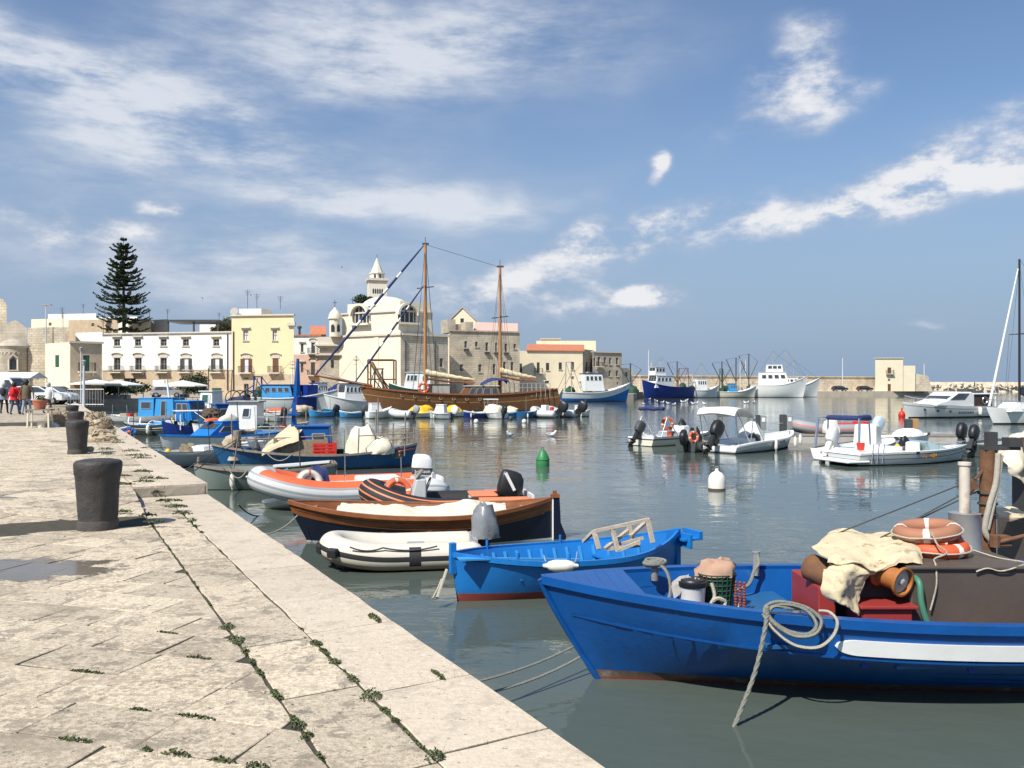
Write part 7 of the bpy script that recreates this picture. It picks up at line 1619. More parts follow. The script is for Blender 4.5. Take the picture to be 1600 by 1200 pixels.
root, L = boat('inflatable_dinghy', 'small pale grey inflatable left of the yellow tarp', (608, 69.5), (645, 69)); rib(root, L, 1.6, .30, [M_hypl], None, .38, .2, M_deckg, 14); outboard(root, -L/2, .6, 1.1, R(-15), M_hypg, M_black)
skiff('boat wrapped in a bright yellow tarp below the schooner hull', (638, 72), (680, 72.5), P_white, 2.0, (.5,.45,.65), cover=(M_yelcv, .62), fl=('f',-.1), name='covered_boat'); skiff('second boat under a yellow tarp behind the white motorboats', (694, 74), (722, 74.5), P_white, 2.0, (.5,.45,.65), cover=(M_yelcv, .6), fl=('f',-.1), name='covered_boat')
skiff('white motorboat right of the yellow tarp with a white motor', (671, 69.5), (705, 69), P_white, 1.8, (.5,.48,.68), P_white, fl=('f',-.08), cons=(-.5,.5,1.15), name='motorboat')
root, h, L = skiff('dark blue hulled boat with a metal cage frame', (724, 70), (763, 70.5), P_tnavy, 1.8, (.55,.5,.68), M_black, P_white, ('f',-.1), top=P_white, name='motorboat')
for x in (-1.7,-.9): 
    for y in (-.7,.7): pole(root, (x,y,.4), (x,y,1.6), .04, M_steel, 'frame_post')
mb = MB(); mb.box(-1.8,-.75,1.58,-.8,.75,1.66); mb.obj('frame_roof', P_white, root); pole(root, (-1.7,-.7,1.0), (-.9,-.7,1.0), .03, M_steel, 'rail')
skiff('white motorboat under a cream cover with a dark tilted motor', (762, 71), (785, 69), P_white, 1.8, (.55,.5,.7), M_black, cover=(M_tarp2, .75), fl=('f',-.08), name='motorboat')
skiff('blue rowing boat with a cream rolled tarp beside the dark blue one', (783, 72), (810, 72), P_light, 1.5, (.5,.45,.6), cover=(M_tarp2, .6)); skiff('mid blue rowing boat right of the rolled tarp', (842, 71.5), (808, 71), P_mid, 1.5, (.5,.5,.8), tr=.3)
for k, (a, b, lb, Y) in enumerate(((830, 872, 'white inflatable with a black motor and a red can', 71), (855, 902, 'larger white inflatable with a big black motor', 72))):
    root, L = boat('inflatable_boat', lb, (a, Y+1.2), (b, Y)); rib(root, L, 1.9, .30, [M_hypl], None, .35, .35, M_deckg, 14, P_white); outboard(root, -L/2, .75, 1.6, R(-25), M_black, M_black); mb = MB(); mb.box(-.3,-.3,.2,.2,.3,1.1); mb.obj('console', P_white, root, bevel=.04)
    if k == 0: mb = MB(); mb.box(-L/2+.3,.2,.5,-L/2+.6,.5,.95); mb.obj('red_can', M_redcr, root, bevel=.03)
skiff('low white motorboat at the end of the small boat row', (922, 75), (893, 75), P_white, 1.8, (.45,.42,.6), None, fl=('f',-.08), cons=(-.6,.3,.95), name='motorboat')
skiff('light grey boat with a raised bow behind the white inflatables', (880, 82), (846, 82), P_lgrey, 2.0, (1.4,1.3,2.6), None, fl=('f',-.1), name='motorboat', rake=.15)
# ------------------------------------------------------------------ trawlers at the far quay and pier
root, h, L = trawler('white and bright blue trawler below the cream house', (985, 149), (872, 145), (1.7, 1.6, 3.4), 4.2, P_white, P_sky, (-.18, .10, 1.9, 5.0), None, P_tnavy, [(-.02, 9.2)], (-.36, 7.0, M_frame), [(.1,.25,.6,.85),(.32,.47,.6,.85),(.54,.69,.6,.85),(.76,.92,.6,.85)], band=(-1.0, P_white), name_txt='ALEX 2')
trawler('navy blue trawler with a white bridge at the pier', (1003, 186), (1078, 196), (2.6, 2.6, 4.2), 4.4, P_tnavy, P_tnavy, (-.05, .32, 2.4, 5.2), None, None, [(.12, 9.6)], (-.36, 7.0, M_rust), upper=(.35, .95, 1.9), rake=.06)
trawler('small white trawler right of the navy one', (1122, 200), (1074, 198), (1.9, 1.8, 3.0), 3.4, P_white, P_ltw, (-.25, .1, 1.5, 4.6), None, None, [(-.05, 8.5)], (-.4, 5.5, P_lgrey))
trawler('low white fishing boat with green net gear on the pier side', (1182, 203), (1118, 202), (1.5, 1.4, 3.0), 3.4, P_white, P_cream, (-.18, .0, 1.2, 3.4), P_light, None, [(.1, 9.5)], (-.36, 7.0, M_ggreen))
trawler('big white trawler with a high bridge at the pier', (1262, 203), (1172, 206), (3.0, 3.0, 5.4), 5.0, P_white, P_white, (-.36, .18, 2.8, 6.2), None, None, [(-.10, 11.5), (.12, 12.0)], None, None, upper=(.25, .8, 1.9), rake=.09, name_txt='ATTILA')
trawler('second white trawler bow behind the big white one', (1281, 212), (1200, 213), (2.6, 2.6, 5.0), 4.6, P_white, P_ltw, (-.3, .1, 2.5, 5.0), None, None, [(.0, 9.5)], None)
rg_ = random.Random(9)
for k, (x, Y, hh, lb) in enumerate(((1128, 205, 7.5, 'dark crane boom standing left of the low white fishing boat'), (1150, 206, 8.5, 'dark crossed booms behind the low white fishing boat'), (1170, 207, 9.5, 'tall dark derrick beside the big white trawler'), (1058, 204, 7.5, 'rusty booms behind the navy trawler'), (985, 168, 6, 'grey net derrick at the end of the town quay'))):
    dk = thing('derrick', lb, 'derrick', (wx(x, Y), Y, .3))
    pole(dk, (0,0,0), (0,0,hh), .14, M_iron, 'mast'); pole(dk, (0,0,hh*.3), (-2.4,.3,hh*.95), .10, M_iron, 'boom'); pole(dk, (0,0,hh*.3), (2.2,-.2,hh*.8), .09, M_rust, 'boom'); wires(dk, [((0,0,hh),(-2.4,.3,hh*.95)), ((0,0,hh),(2.2,-.2,hh*.8))], r=.03)
    mb = MB(); mb.blob((.4,0,0), (2.6,1.6,1.5), k, .35, 2, 18, 10); mb.obj('net_heap', (M_ggreen, M_net)[k % 2], dk, 60)

# a few more boats that fill the gaps along the left quay
root, L = boat('fishing_boat', 'small white boat with a dark green window left of the white wheelhouse', (300, 68), (352, 67)); h = Hull(L, 1.9, (.7,.7,.95), .3, .75, .06, .3, .85, .4, 2.6); make_hull(root, h, [(('a',.1),0),(('f',0),1)], [P_boot, P_white], ('f',-.15), n=18, inner=P_white)
cabin(root, -.9, .5, 1.4, .6, 2.3, P_white, .25, .05, .12, P_white, [(.3,.8,.45,.85)], 2, glass=M_green); pole(root, (0,0,2.3), (0,0,4.2), .04, M_iron, 'mast'); clutter(root, h, 12, 6)
root, L = boat('fishing_boat', 'blue boat stacked with dark nets and hoops before the yellow house', (352, 84), (404, 86)); h = Hull(L, 2.4, (1.0,.95,1.4), .3, .7, .06, .3, .85, .4, 2.6); make_hull(root, h, [(('a',.1),0),(('f',0),1)], [P_boot, P_tnavy], ('f',-.2), n=18)
for k in range(4): mb = MB(); mb.torus((-1.2+.7*k,0,1.5), .8, .05, 20, 6, rot=Matrix.Rotation(R(90),3,'X')); mb.obj('net_hoop', M_iron, root)
mb = MB(); mb.blob((0,0,.8), (2.6,1.6,.9), 5, .5, 2.6, 26, 12); mb.obj('net_heap', M('navy_nets', (.03,.04,.09), .95, .4, 8, .8, 30), root, 60); pole(root, (1.2,0,1), (1.0,0,4.4), .05, M_rust, 'boom'); pole(root, (-1.2,0,1), (-1.6,0,3.6), .05, M_rust, 'boom')
skiff('small white skiff with an orange float bundle beyond the blue gallows', (418, 76), (448, 74), P_white, 1.5, cover=(M_orange, .35)); skiff('small grey skiff with a black motor beyond the white wheelhouse', (405, 66), (440, 64), P_lgrey, 1.5, motor=M_black)
skiff('pale blue skiff beside the light blue cabin boats', (238, 50), (275, 47.5), P_light, 1.5, top=P_white); skiff('white skiff with a wooden thwart under the blue wheelhouse boat', (350, 34.5), (402, 33), P_white, 1.4, tr=.6)

# mooring lines of the boats along the left quay
for k, (x0, y0, Y0, uq) in enumerate(((252, 690, 31.5, 33), (240, 706, 26.8, 27), (255, 672, 42, 44), (196, 668, 47, 47), (305, 738, 21.8, 19.5), (333, 700, 27, 24), (270, 655, 52, 58), (190, 650, 60, 66))):
    q = qp(uq, .15, STEP+.02); o_ = rope(('mooring line of the blue decked boat', 'mooring line of the plain white hull', 'mooring line of the dark blue canopy boat', 'mooring line of the dark grey motorboat', 'mooring line of the grey green rowing boat', 'mooring line of the worn blue fishing boat', 'mooring line of the wide windscreen boat', 'mooring line of the long white boat')[k]+' to the quay', sag(tuple(W(x0, y0, Y0)), tuple(q), .25), .014, (M_grope, M_drope, M_rope)[k % 3])
# ------------------------------------------------------------------ motorboats on the right
def arc(a, b, rise, n=12):
    a, b = Vector(a), Vector(b); return [a.lerp(b, i/n)+Vector((0,0,rise*math.sin(math.pi*i/n)**.5)) for i in range(n+1)]
# small white boat with an arch and lifebuoy
root, L = boat('motorboat', 'small cream white motorboat with a steel arch and orange lifebuoy', (1112, 41), (1001, 37.5))
h = Hull(L, 1.8, (.42, .42, .52), .25, .85, .08, .2, .75, .35, 2.7); make_hull(root, h, [(('a', .03), 0), (('f', -.14), 1), (('f', -.08), 2), (('f', 0), 3)], [P_black, P_cream, M_dkgrey, P_white], ('f', -.12), n=22, th=.16, inner=P_white, deck=P_white)
outboard(root, -L/2-.02, .52, 1.0, R(38), M_dkgrey, M_black)
for y in (-.75, .75):
    pole(root, (-L/2+.55,y,.4), (-L/2+.95,y,1.30), .025, M_steel, 'arch_leg'); pole(root, (-L/2+1.75,y,.4), (-L/2+.75,y*.9,1.66), .025, M_steel, 'arch_leg')
pole(root, (-L/2+.75,-.68,1.66), (-L/2+.75,.68,1.66), .025, M_steel, 'arch_bar')
mb = MB(); mb.tube([(-L/2+.75,-.72+.12*i,1.68+.02*math.sin(i)) for i in range(13)], .085, 8); mb.obj('rolled_canopy', M_bluecv, root, 60)
mb = MB(); mb.box(.0,-.35,.3,.45,.35,.85); mb.obj('console', P_white, root, bevel=.05); mb = MB(); mb.blob((.2,-.1,.85), (.4,.3,.3), 2, .3, 2); mb.obj('dark_cover', M_black, root, 60)
mb = MB(); mb.box(-.9,-.5,.3,-.4,.5,.6); mb.obj('seat', P_white, root, bevel=.05); fender(root, (.2,-.95,.25), .4, .07)
lifebuoy('lifebuoy', 'orange lifebuoy hung high on the arch of the small white motorboat', tuple(W(1043, 662, 38.2)), (R(88), 0, R(15)), .24, .07, M_buoyr, M_bandw)
clutter(root, h, 41, 4, .15, .6, .35, 1, False)
# white boat with a bimini
root, L = boat('motorboat', 'white motorboat with a white folded bimini and a black outboard', (1238, 37.5), (1122, 33.6))
h = Hull(L, 2.1, (.30, .44, .70), .3, .85, .10, .2, .8, .35, 2.5); make_hull(root, h, [(('a', .05), 0), (('f', -.20), 1), (('f', 0), 2)], [P_black, P_lgrey, P_white], ('f', -.12), n=26, th=.18, inner=P_white, deck=P_white, rail=(.05,.03), rail_mat=P_white)
outboard(root, -L/2-.05, .55, 1.25, R(40), M_black, M_black)
mb = MB(); mb.blob((-.45,0,.38), (1.2,1.0,.85), 5, .16, 1.3, 22, 12, fold=.03); mb.obj('covered_console', M_cloth, root, 60)
zt = 1.72
x0_, x1_b = -L/2-.15, -L/2+1.30
for y in (-.85, .85):
    pole(root, (x0_+.35,y,.35), (x0_+.1,y,zt-.1), .022, M_steel, 'bimini_leg'); pole(root, (x0_+1.15,y,.4), (x0_+.2,y,zt), .022, M_steel, 'bimini_leg'); pole(root, (x1_b-.25,y,.4), (x1_b-.05,y,zt-.25), .022, M_steel, 'bimini_leg'); pole(root, (x1_b+.75,y,.45), (x1_b,y,zt-.3), .022, M_steel, 'bimini_leg')
mb = MB(); mb.sheet([[(x0_,-.9,zt-.2),(x0_,0,zt-.12),(x0_,.9,zt-.2)],[(x0_+.2,-.9,zt+.03),(x0_+.2,0,zt+.09),(x0_+.2,.9,zt+.03)],[(x0_+.8,-.9,zt+.03),(x0_+.8,0,zt+.10),(x0_+.8,.9,zt+.03)],[(x1_b-.12,-.9,zt-.14),(x1_b-.12,0,zt-.07),(x1_b-.12,.9,zt-.14)],[(x1_b,-.9,zt-.32),(x1_b,0,zt-.25),(x1_b,.9,zt-.32)]], 5, .01, 3, .09); mb.obj('bimini_top', M_cloth, root, 60)
mb = MB(); mb.box(-1.4,-.5,.28,-.9,.5,.55); mb.obj('seat', P_white, root, bevel=.05); mb = MB(); mb.blob((-.75,-.3,.4), (.7,.5,.35), 4, .4, 2); mb.obj('dark_gear', M_dkgrey, root, 60)
for x in (-.35, 1.35, 2.05): fender(root, (x, -1.10+.22*max(0, x-1), .26+.1*max(0, x-1)), .42, .075)
p = h.pt(.62, .36, -1); text(root, 'WTB', .22, M_text, (p.x-.25, p.y-.06, .36), (R(84), 0, R(4)), .004)
lifebuoy('lifebuoy', 'orange lifebuoy on the black motors between the two white motorboats', tuple(W(1084, 683, 33.4)), (R(80), 0, R(25)), .19, .055, M_buoyr, M_bandw)
mo, Lm = boat('motorboat', 'dark little tender with tangled black motors between the white motorboats', (1098, 36), (1072, 34)); hm = Hull(Lm, 1.2, (.45,.4,.5), .2, .8, .05, .25, .8, .4, 2.6); make_hull(mo, hm, [(('a',.03),0),(('f',0),1)], [P_black, P_dgrey], ('f',-.1), n=14); outboard(mo, -Lm/2, .5, 1.0, R(-30), M_black); mb = MB(); mb.blob((0,0,.4), (.7,.6,.55), 3, .4, 2.2); mb.obj('black_gear', M_black, mo, 60)
# floating pontoon with power posts and a grey RIB lying behind it
pn_ = thing('pontoon', 'low floating concrete pontoon with grey boards behind the white motorboats', 'pontoon', (wx(1330, 40), 40, WL), R(-3)); mb = MB(); mb.box(-3.2,-.7,-.3,5.2,.7,.32); mb.obj('float', M_conc, pn_, bevel=.03)
for k in range(42):
    mb = MB(); x = -3.18+.2*k; mb.box(x,-.72,.325,x+.185,.72,.365); mb.obj('deck_board', M_grwood, pn_)
for k, (x, Y, lb) in enumerate(((1187, 39.5, 'service post with a pale box left on the pontoon'), (1228, 40, 'service post with a pale box beside the grey inflatable'), (1424, 38, 'service post with a beige top right on the pontoon'))):
    s_ = thing('service_post', lb, 'service post', (wx(x, Y), Y, WL+.3)); mb = MB(); mb.box(-.28,-.15,0,.0,.15,1.05 if k < 2 else .9); mb.obj('post', M_dkgrey, s_, bevel=.02); mb = MB(); mb.box(.003,-.14,.35,.28,.14,1.02 if k < 2 else .92); mb.obj('box', M_alu if k < 2 else M_tan, s_, bevel=.02)
    if k < 2: 
        mb = MB(); mb.box(.06,-.155,.72,.22,-.142,.92); mb.obj('meter_door', P_white, s_)
rope('thin white line between the two pontoon posts', sag((wx(1191,39.5),39.4,WL+1.0), (wx(1225,40),39.9,WL+.95), .05), .012, M_rope)
root, L = boat('inflatable_boat', 'grey inflatable boat with a red band resting along the pontoon', (1236, 41.2), (1362, 42.5), z=WL+.12); rib(root, L, 1.7, .28, [M_hypg, M_orange], lambda f, j: 1 if j == 15 else 0, .40, .25, M_deckg, 32); mb = MB(); mb.box(-1.2,-.5,.5,-.2,.5,.72); mb.obj('red_seat', M_redcr, root, bevel=.05); mb = MB(); mb.box(-1.9,-.4,.5,-1.5,.4,.8); mb.obj('red_tank', M_redcr, root, bevel=.05)
mb = MB(); mb.blob((wx(1299,40),40,WL+.45), (.75,.7,.85), 6, .2, 1.7, 18, 10, fold=.04); tag(mb.obj('covered_bundle', M_cloth, None, 60, recenter=True), 'white wrapped bundle on the pontoon behind the roll bar', 'bundle')
# white RIB with a roll bar and console
root, L = boat('inflatable_boat', 'white boat with a steel roll bar, tall console and grey white outboard', (1400, 35.5), (1302, 30.2))
h = Hull(L, 2.0, (.42,.42,.55), .3, .85, .08, .2, .8, .35, 2.6); make_hull(root, h, [(('a', .04), 0), (('f', 0), 1)], [P_black, P_white], ('f', -.1), n=22, th=.2, inner=P_white, deck=P_white)
outboard(root, -L/2-.12, .45, 1.25, R(48), M_hypl, P_white); 
for y in (-.8, .8):
    pole(root, (-L/2+.25,y,.35), (-L/2+.45,y*.95,1.52), .03, M_steel, 'roll_bar_leg'); pole(root, (-L/2+1.55,y,.35), (-L/2+1.5,y*.95,1.52), .035, M_steel, 'roll_bar_leg'); pole(root, (-L/2+.45,y*.95,1.52), (-L/2+1.5,y*.95,1.52), .03, M_steel, 'roll_bar_rail'); pole(root, (-L/2+.4,y,.35), (-L/2+.6,y*.95,1.52), .02, M_steel, 'roll_bar_brace')
mb = MB(); mb.tube([(-L/2+.45+.1*i,-.78,1.56+.02*math.sin(i*2)) for i in range(11)], .085, 8); mb.obj('rolled_canopy', M_bluecv, root, 60)
mb = MB(); mb.box(-L/2+1.35,-.8,1.42,-L/2+1.75,.8,1.60); mb.obj('canopy_end', M_bluecv, root, bevel=.06)
mb = MB(); mb.hexa([(-.35,-.45,.4),(.45,-.45,.4),(.45,.45,.4),(-.35,.45,.4),(-.25,-.42,1.20),(.30,-.42,1.20),(.30,.42,1.20),(-.25,.42,1.20)]); mb.obj('console', M_cloth, root, bevel=.08)
mb = MB(); mb.blob((-L/2-.25,-.2,.0), (.6,.5,.5), 2, .1, 1, 16, 10, flat=False); mb.obj('fender_ball', M_fender, root, 60); mb = MB(); mb.blob((-L/2+.1,-.9,.25), (.6,.4,.4), 2, .1, 1, 16, 10, flat=False); mb.obj('fender_ball', M_fender, root, 60)
# white speedboat with lettering
root, L = boat('speedboat', 'white sport speedboat with a dark stripe and coloured lettering', (1511, 30.2), (1318, 28.6))
h = Hull(L, 2.0, (.44,.47,.60), .3, .85, .10, .2, .75, .35, 2.3); make_hull(root, h, [(('a', .05), 0), (('f', -.25), 1), (('f', -.225), 2), (('f', -.10), 1), (('f', -.07), 2), (('f', 0), 3)], [P_black, P_lgrey, M_dkgrey, P_white], ('f', -.06), n=28, th=.28, inner=P_white, deck=P_white, capmat=3)
mb = MB(); mb.box(-L/2-.55,-.9,.12,-L/2+.35,.9,.20); mb.obj('swim_platform', P_white, root, bevel=.03)
for k in range(3): pole(root, (-L/2+.35+.22*k,-.95,.1), (-L/2+.48+.22*k,-.92,.75), .018, M_steel, 'ladder_rail')
mb = MB(); mb.hexa([(.3,-.75,.45),(1.3,-.5,.52),(1.3,.5,.52),(.3,.75,.45),(.1,-.7,.72),(.5,-.42,.78),(.5,.42,.78),(.1,.7,.72)]); mb.obj('windscreen', M('pale_screen', (.30,.40,.40), .08, .1, spec=.7), root)
mb = MB(); mb.box(-1.3,-.65,.38,-.75,.65,.62); mb.obj('rear_seat', P_white, root, bevel=.07); mb = MB(); mb.box(-.2,-.5,.38,.15,-.1,.76); mb.obj('pilot_seat', P_white, root, bevel=.07)
mb = MB(); mb.blob((.05,.2,.58), (.4,.35,.36), 7, .3, 2); mb.obj('black_jacket', M_black, root, 60); mb = MB(); mb.box(-.52,-1.0,.40,-.38,-.985,.47); mb.obj('vent', M_black, root)
for s_ in (-1, 1):
    pts = [h.top(t, s_, .12, .12) for t in (.62,.7,.78,.86,.93,.985)]; mb = MB(); mb.tube(pts, .015, 6); mb.obj('bow_rail', M_steel, root, 50)
    for p in pts[::2]: pole(root, p-Vector((0,0,.12)), p, .012, M_steel, 'rail_post')
p = h.pt(.52, .22, -1); text(root, 'FAST FISH', .16, M('red_lettering', (.32,.05,.02), .6, .1), (p.x, p.y-.05, .285), (R(84), 0, R(4)), .003, shear=.3); text(root, 'FAST FISH', .16, P_yellow, (p.x, p.y-.045, .305), (R(84), 0, R(4)), .003, shear=.3)
clutter(root, h, 43, 4, .15, .6, .45, 0, False)
# small white boat behind, with a pale blue motor
root, L = boat('motorboat', 'small white motorboat with a pale blue motor behind the tall console', (1452, 37.5), (1372, 36)); h = Hull(L, 1.8, (.5,.52,.62), .3, .8, .08, .2, .8, .35, 2.5); make_hull(root, h, [(('a',.04),0),(('f',0),1)], [P_black, P_white], ('f',-.1), n=20, th=.15, inner=P_white, deck=P_white); outboard(root, -L/2+.1, .72, 1.1, R(30), paint('pale_blue_cowl', (.50,.62,.70)), P_lgrey); mb = MB(); mb.blob((.3,0,.5), (1.6,1.2,.35), 3, .1, 1, 22, 10); mb.obj('cuddy', P_white, root, 60)
root, L = boat('motorboat', 'dark tender with two black motors right of the speedboat bow', (1585, 34), (1523, 31.5)); h = Hull(L, 1.6, (.5,.5,.6), .3, .8, .05, .25, .8, .4, 2.6); make_hull(root, h, [(('a',.04),0),(('f',0),1)], [P_black, P_dgrey], ('f',-.1), n=16); outboard(root, -L/2, .62, 1.0, R(30), M_black); outboard(root, -L/2+.2, .66, 1.05, R(20), M_black, y=.5); 
# ------------------------------------------------------------------ motor yacht and sailing yacht
root, L = boat('motor_yacht', 'white cabin motor yacht with a dark raked windscreen', (1410, 70), (1552, 75))
h = Hull(L, 3.0, (.85,1.0,1.42), .5, .85, .09, .2, .85, .35, 2.4); make_hull(root, h, [(('a', .12), 0), (('f', -.30), 1), (('f', -.22), 2), (('f', 0), 1)], [P_black, P_white, M_hypg], ('f', -.06), n=28, th=.1, inner=P_white, deck=P_white)
sp_ = MB(); prof = [(-1.6,.9),(-1.6,2.1),(-1.2,2.24),(.5,2.24),(1.9,1.55),(3.2,1.30),(3.2,1.0)]
for i, (x, z) in enumerate(prof): pass
w0, w1 = 1.25, .95; sp_.extr([(x,-w0,z) for x, z in prof], (0,2*w0,0)); su = sp_.obj('superstructure', P_white, root, bevel=.12)
for s_ in (-1, 1):
    mb = MB(); pts = [(.1,s_*1.262,1.58),(1.55,s_*1.262,1.58),(.55,s_*1.262,2.10),(-.5,s_*1.262,2.10)]; mb.extr(pts, (0,s_*.02,0)); mb.obj('side_window', M_screen, su)
    mb = MB(); pts = [(-.25,s_*1.262,1.58),(.02,s_*1.262,1.58),(-.6,s_*1.262,2.10),(-.85,s_*1.262,2.10)]; mb.extr(pts, (0,s_*.02,0)); mb.obj('side_window', M_screen, su)
    for k in range(3): mb = MB(); x = 1.6+.95*k; p = h.pt(.62+.11*k, h.sheer(.62+.11*k)-.48, s_); mb.cbox((p.x,p.y+s_*.01,p.z), (.26,.05,.2)); mb.obj('porthole', M_screen, root)
    for k in range(7): mb = MB(); p = h.pt(.40+.022*k, h.sheer(.4)-.55, s_); mb.cbox((p.x,p.y+s_*.01,p.z), (.14,.05,.18)); mb.obj('vent', M_screen, root)
    pts = [h.top(t, s_, .55, .1) for t in (.66,.74,.82,.9,.97)]; mb = MB(); mb.tube(pts, .03, 6); mb.obj('bow_rail', M_steel, root, 50)
    for p in pts: pole(root, p-Vector((0,0,.55)), p, .02, M_steel, 'rail_post')
mb = MB(); mb.extr([(.56,-1.1,2.14),(.56,1.1,2.14),(1.72,1.1,1.60),(1.72,-1.1,1.60)], (.03,0,.04)); mb.obj('windscreen', M_screen, su)
mb = MB(); mb.box(-4.0,-1.2,.8,-1.7,1.2,1.98); mb.obj('aft_cabin', M('dark_brown_canvas', (.06,.035,.025), .7, .2), root); mb = MB(); mb.box(-4.6,-1.3,1.98,-1.4,1.3,2.12); mb.obj('hard_top', P_white, root, bevel=.06)
for y in (-1.2, 1.2): pole(root, (-4.4,y,.8), (-4.4,y,1.98), .05, P_white, 'top_post')
mb = MB(); mb.box(-2.4,-.5,2.25,-1.6,.5,2.5); mb.box(-3.6,-.5,2.13,-2.9,.5,2.35); mb.obj('flybridge_seat', M_dkgrey, root, bevel=.05); pole(root, (-3.9,.3,2.1), (-3.7,.3,3.1), .04, M_iron, 'aerial'); fender(root, (-1.9,-1.55,.55), .7, .16); mb = MB(); mb.torus((-2.8,-1.34,1.5), .3, .03, 16, 6, rot=Matrix.Rotation(R(90),3,'X')); mb.obj('steel_ring', M_steel, root)
root.scale.y = -1
root, L = boat('sailing_yacht', 'white sailing yacht with a dark mast at the right edge', (1541, 59), (1760, 62), cat='sailing boat')
h = Hull(L, 3.0, (.95,.95,1.25), .6, .6, .08, .35, .9, .42, 2.3); make_hull(root, h, [(('a', .10), 0), (('f', 0), 1)], [P_black, P_white], ('f', -.04), n=24, th=.06, inner=P_white, deck=P_white)
ML = basis(root).inverted(); lc = lambda x, y, Y: ML @ W(x, y, Y); mx = lc(1587, 600, 60).x; tz_ = lc(1587, 406, 60).z
pole(root, (mx,0,.9), (mx,0,tz_), .085, M('black_mast', (.02,.02,.025), .4, .1), 'mast', .07, 10)
mb = MB(); mb.tube([(L/2-.25,0,1.3),(mx+.12,0,tz_-.7)], [.10,.05], 8); mb.obj('furled_jib', M_cloth, root, 60)
for s_ in (-1, 1): wires(root, [((mx,0,tz_-.2),(mx-.2,s_*1.45,1.0)), ((mx,s_*.9,lc(1587,522,60).z),(mx-.1,s_*1.45,1.0))], r=.012)
mb = MB(); zc = lc(1587,522,60).z; mb.bar((mx,-.9,zc), (mx,.9,zc), .05); mb.bar((mx-.7,0,zc), (mx+.7,0,zc-.05), .05); mb.obj('spreader', M_iron, root)
wires(root, [((mx,0,tz_),(-L/2+.2,0,1.1))], r=.012); mb = MB(); mb.tube([(mx-.2,0,2.4),(mx-1.2,0,2.0),(mx-4,0,2.0)], [.32,.24,.16], 8); mb.obj('boom_cover', M('navy_boom_cover', (.012,.016,.04), .8, .1), root, 60)
cabin(root, mx-2.6, mx+1.6, 1.7, .9, 1.5, P_white, .8, .1, .0, P_white, [(.3,.75,.35,.8)], 0, 'coachroof'); mb = MB(); mb.tube(sag(tuple(h.pt(.9,.95,-1)+Vector((0,-.06,0))), tuple(h.pt(.72,.95,-1)+Vector((0,-.06,0))), .6), .03, 6); mb.obj('anchor_line', M_grope, root)
for s_ in (-1, 1):
    pts = [h.top(t, s_, .55, .08) for t in (.55,.7,.82,.92,.985)]; mb = MB(); mb.tube(pts, .018, 5); mb.obj('guard_wire', M_steel, root)
    for p in pts: pole(root, p-Vector((0,0,.55)), p, .015, M_steel, 'stanchion')
# ------------------------------------------------------------------ buoys, gulls
by = thing('buoy', 'green conical mooring buoy in the middle of the harbour', 'buoy', (wx(848, 28), 28, WL)); M_gb = M('green_buoy_paint', (.03,.20,.06), .5, .12, 5, dirt=(.02,.08,.03), damt=.3)
mb = MB(); mb.lathe([(.20,-.15),(.228,.0),(.228,.24),(.19,.35),(.115,.49),(.06,.56),(.02,.58)], 24); mb.obj('float', M_gb, by, 45); mb = MB(); mb.torus((0,0,.23), .229, .018, 24, 6); mb.obj('rim', M_gb, by, 60); mb = MB(); mb.torus((0,0,.60), .04, .012, 12, 6, rot=Matrix.Rotation(R(90),3,'X')); mb.obj('lifting_ring', M_iron, by)
by = thing('buoy', 'white rounded mooring buoy with a brown waterline', 'buoy', (wx(1120, 21.6), 21.6, WL)); mb = MB(); mb.lathe([(.20,-.2),(.222,-.02),(.224,.05),(.224,.26),(.20,.36),(.14,.44),(.07,.475),(.045,.50),(.045,.55),(.01,.56)], 28, mi=lambda i, j: 1 if i < 2 else 0); mb.obj('float', [M_fender, P_boot], by, 45); mb = MB(); mb.torus((0,0,.57), .04, .012, 12, 6, rot=Matrix.Rotation(R(90),3,'X')); mb.obj('lifting_ring', M_alu, by)
by = thing('buoy', 'small red mooring buoy near the white yacht bow', 'buoy', (wx(1409, 73), 73, WL)); mb = MB(); mb.lathe([(.2,-.1),(.30,.1),(.26,.35),(.14,.5),(.06,.55),(.06,.8),(.02,.82)], 16); mb.obj('float', M_redcr, by, 45)
for k, (x, y, lb) in enumerate(((819, 661, 'small white float right of the small boat row'), (744, 661, 'small white float before the dark blue hulled boat'), (798, 656, 'tiny dark float before the small boat row'))):
    Y = 3483/(y-HZ); mb = MB(); mb.lathe([(.05,-.1),(.16,.02),(.18,.14),(.12,.26),(.03,.3)], 12, c=(wx(x,Y),Y,WL)); tag(mb.obj('float', M_fender if k < 2 else M_dkgrey, None, 60, recenter=True), lb, 'float')
M_gull = M('gull_white', (.75,.75,.75), .7, .05); M_gullg = M('gull_grey', (.3,.32,.34), .7, .05)
def gull(x, y, s=1.):
    Y = 3483/(y-HZ); g = thing('gull', 'white gull floating on the open harbour water', 'gull', (wx(x,Y), Y, WL), random.uniform(0, 6.28), 'gulls floating on the harbour'); return g
pro = gull(1006, 632)
mb = MB(); mb.v = []; mb.tube([(-.30,0,.16),(-.18,0,.12),(0,0,.10),(.12,0,.12),(.19,0,.20),(.22,0,.28),(.28,0,.29)], [.02,.07,.11,.10,.06,.055,.02], 8); mb.obj('body', M_gull, pro, 60); mb = MB(); mb.blob((-.08,0,.14), (.36,.22,.08), 1, .05, 1, 12, 8); mb.obj('wings', M_gullg, pro, 60); mb = MB(); mb.tube([(.27,0,.29),(.34,0,.275)], [.018,.005], 6); mb.obj('beak', P_yellow, pro)
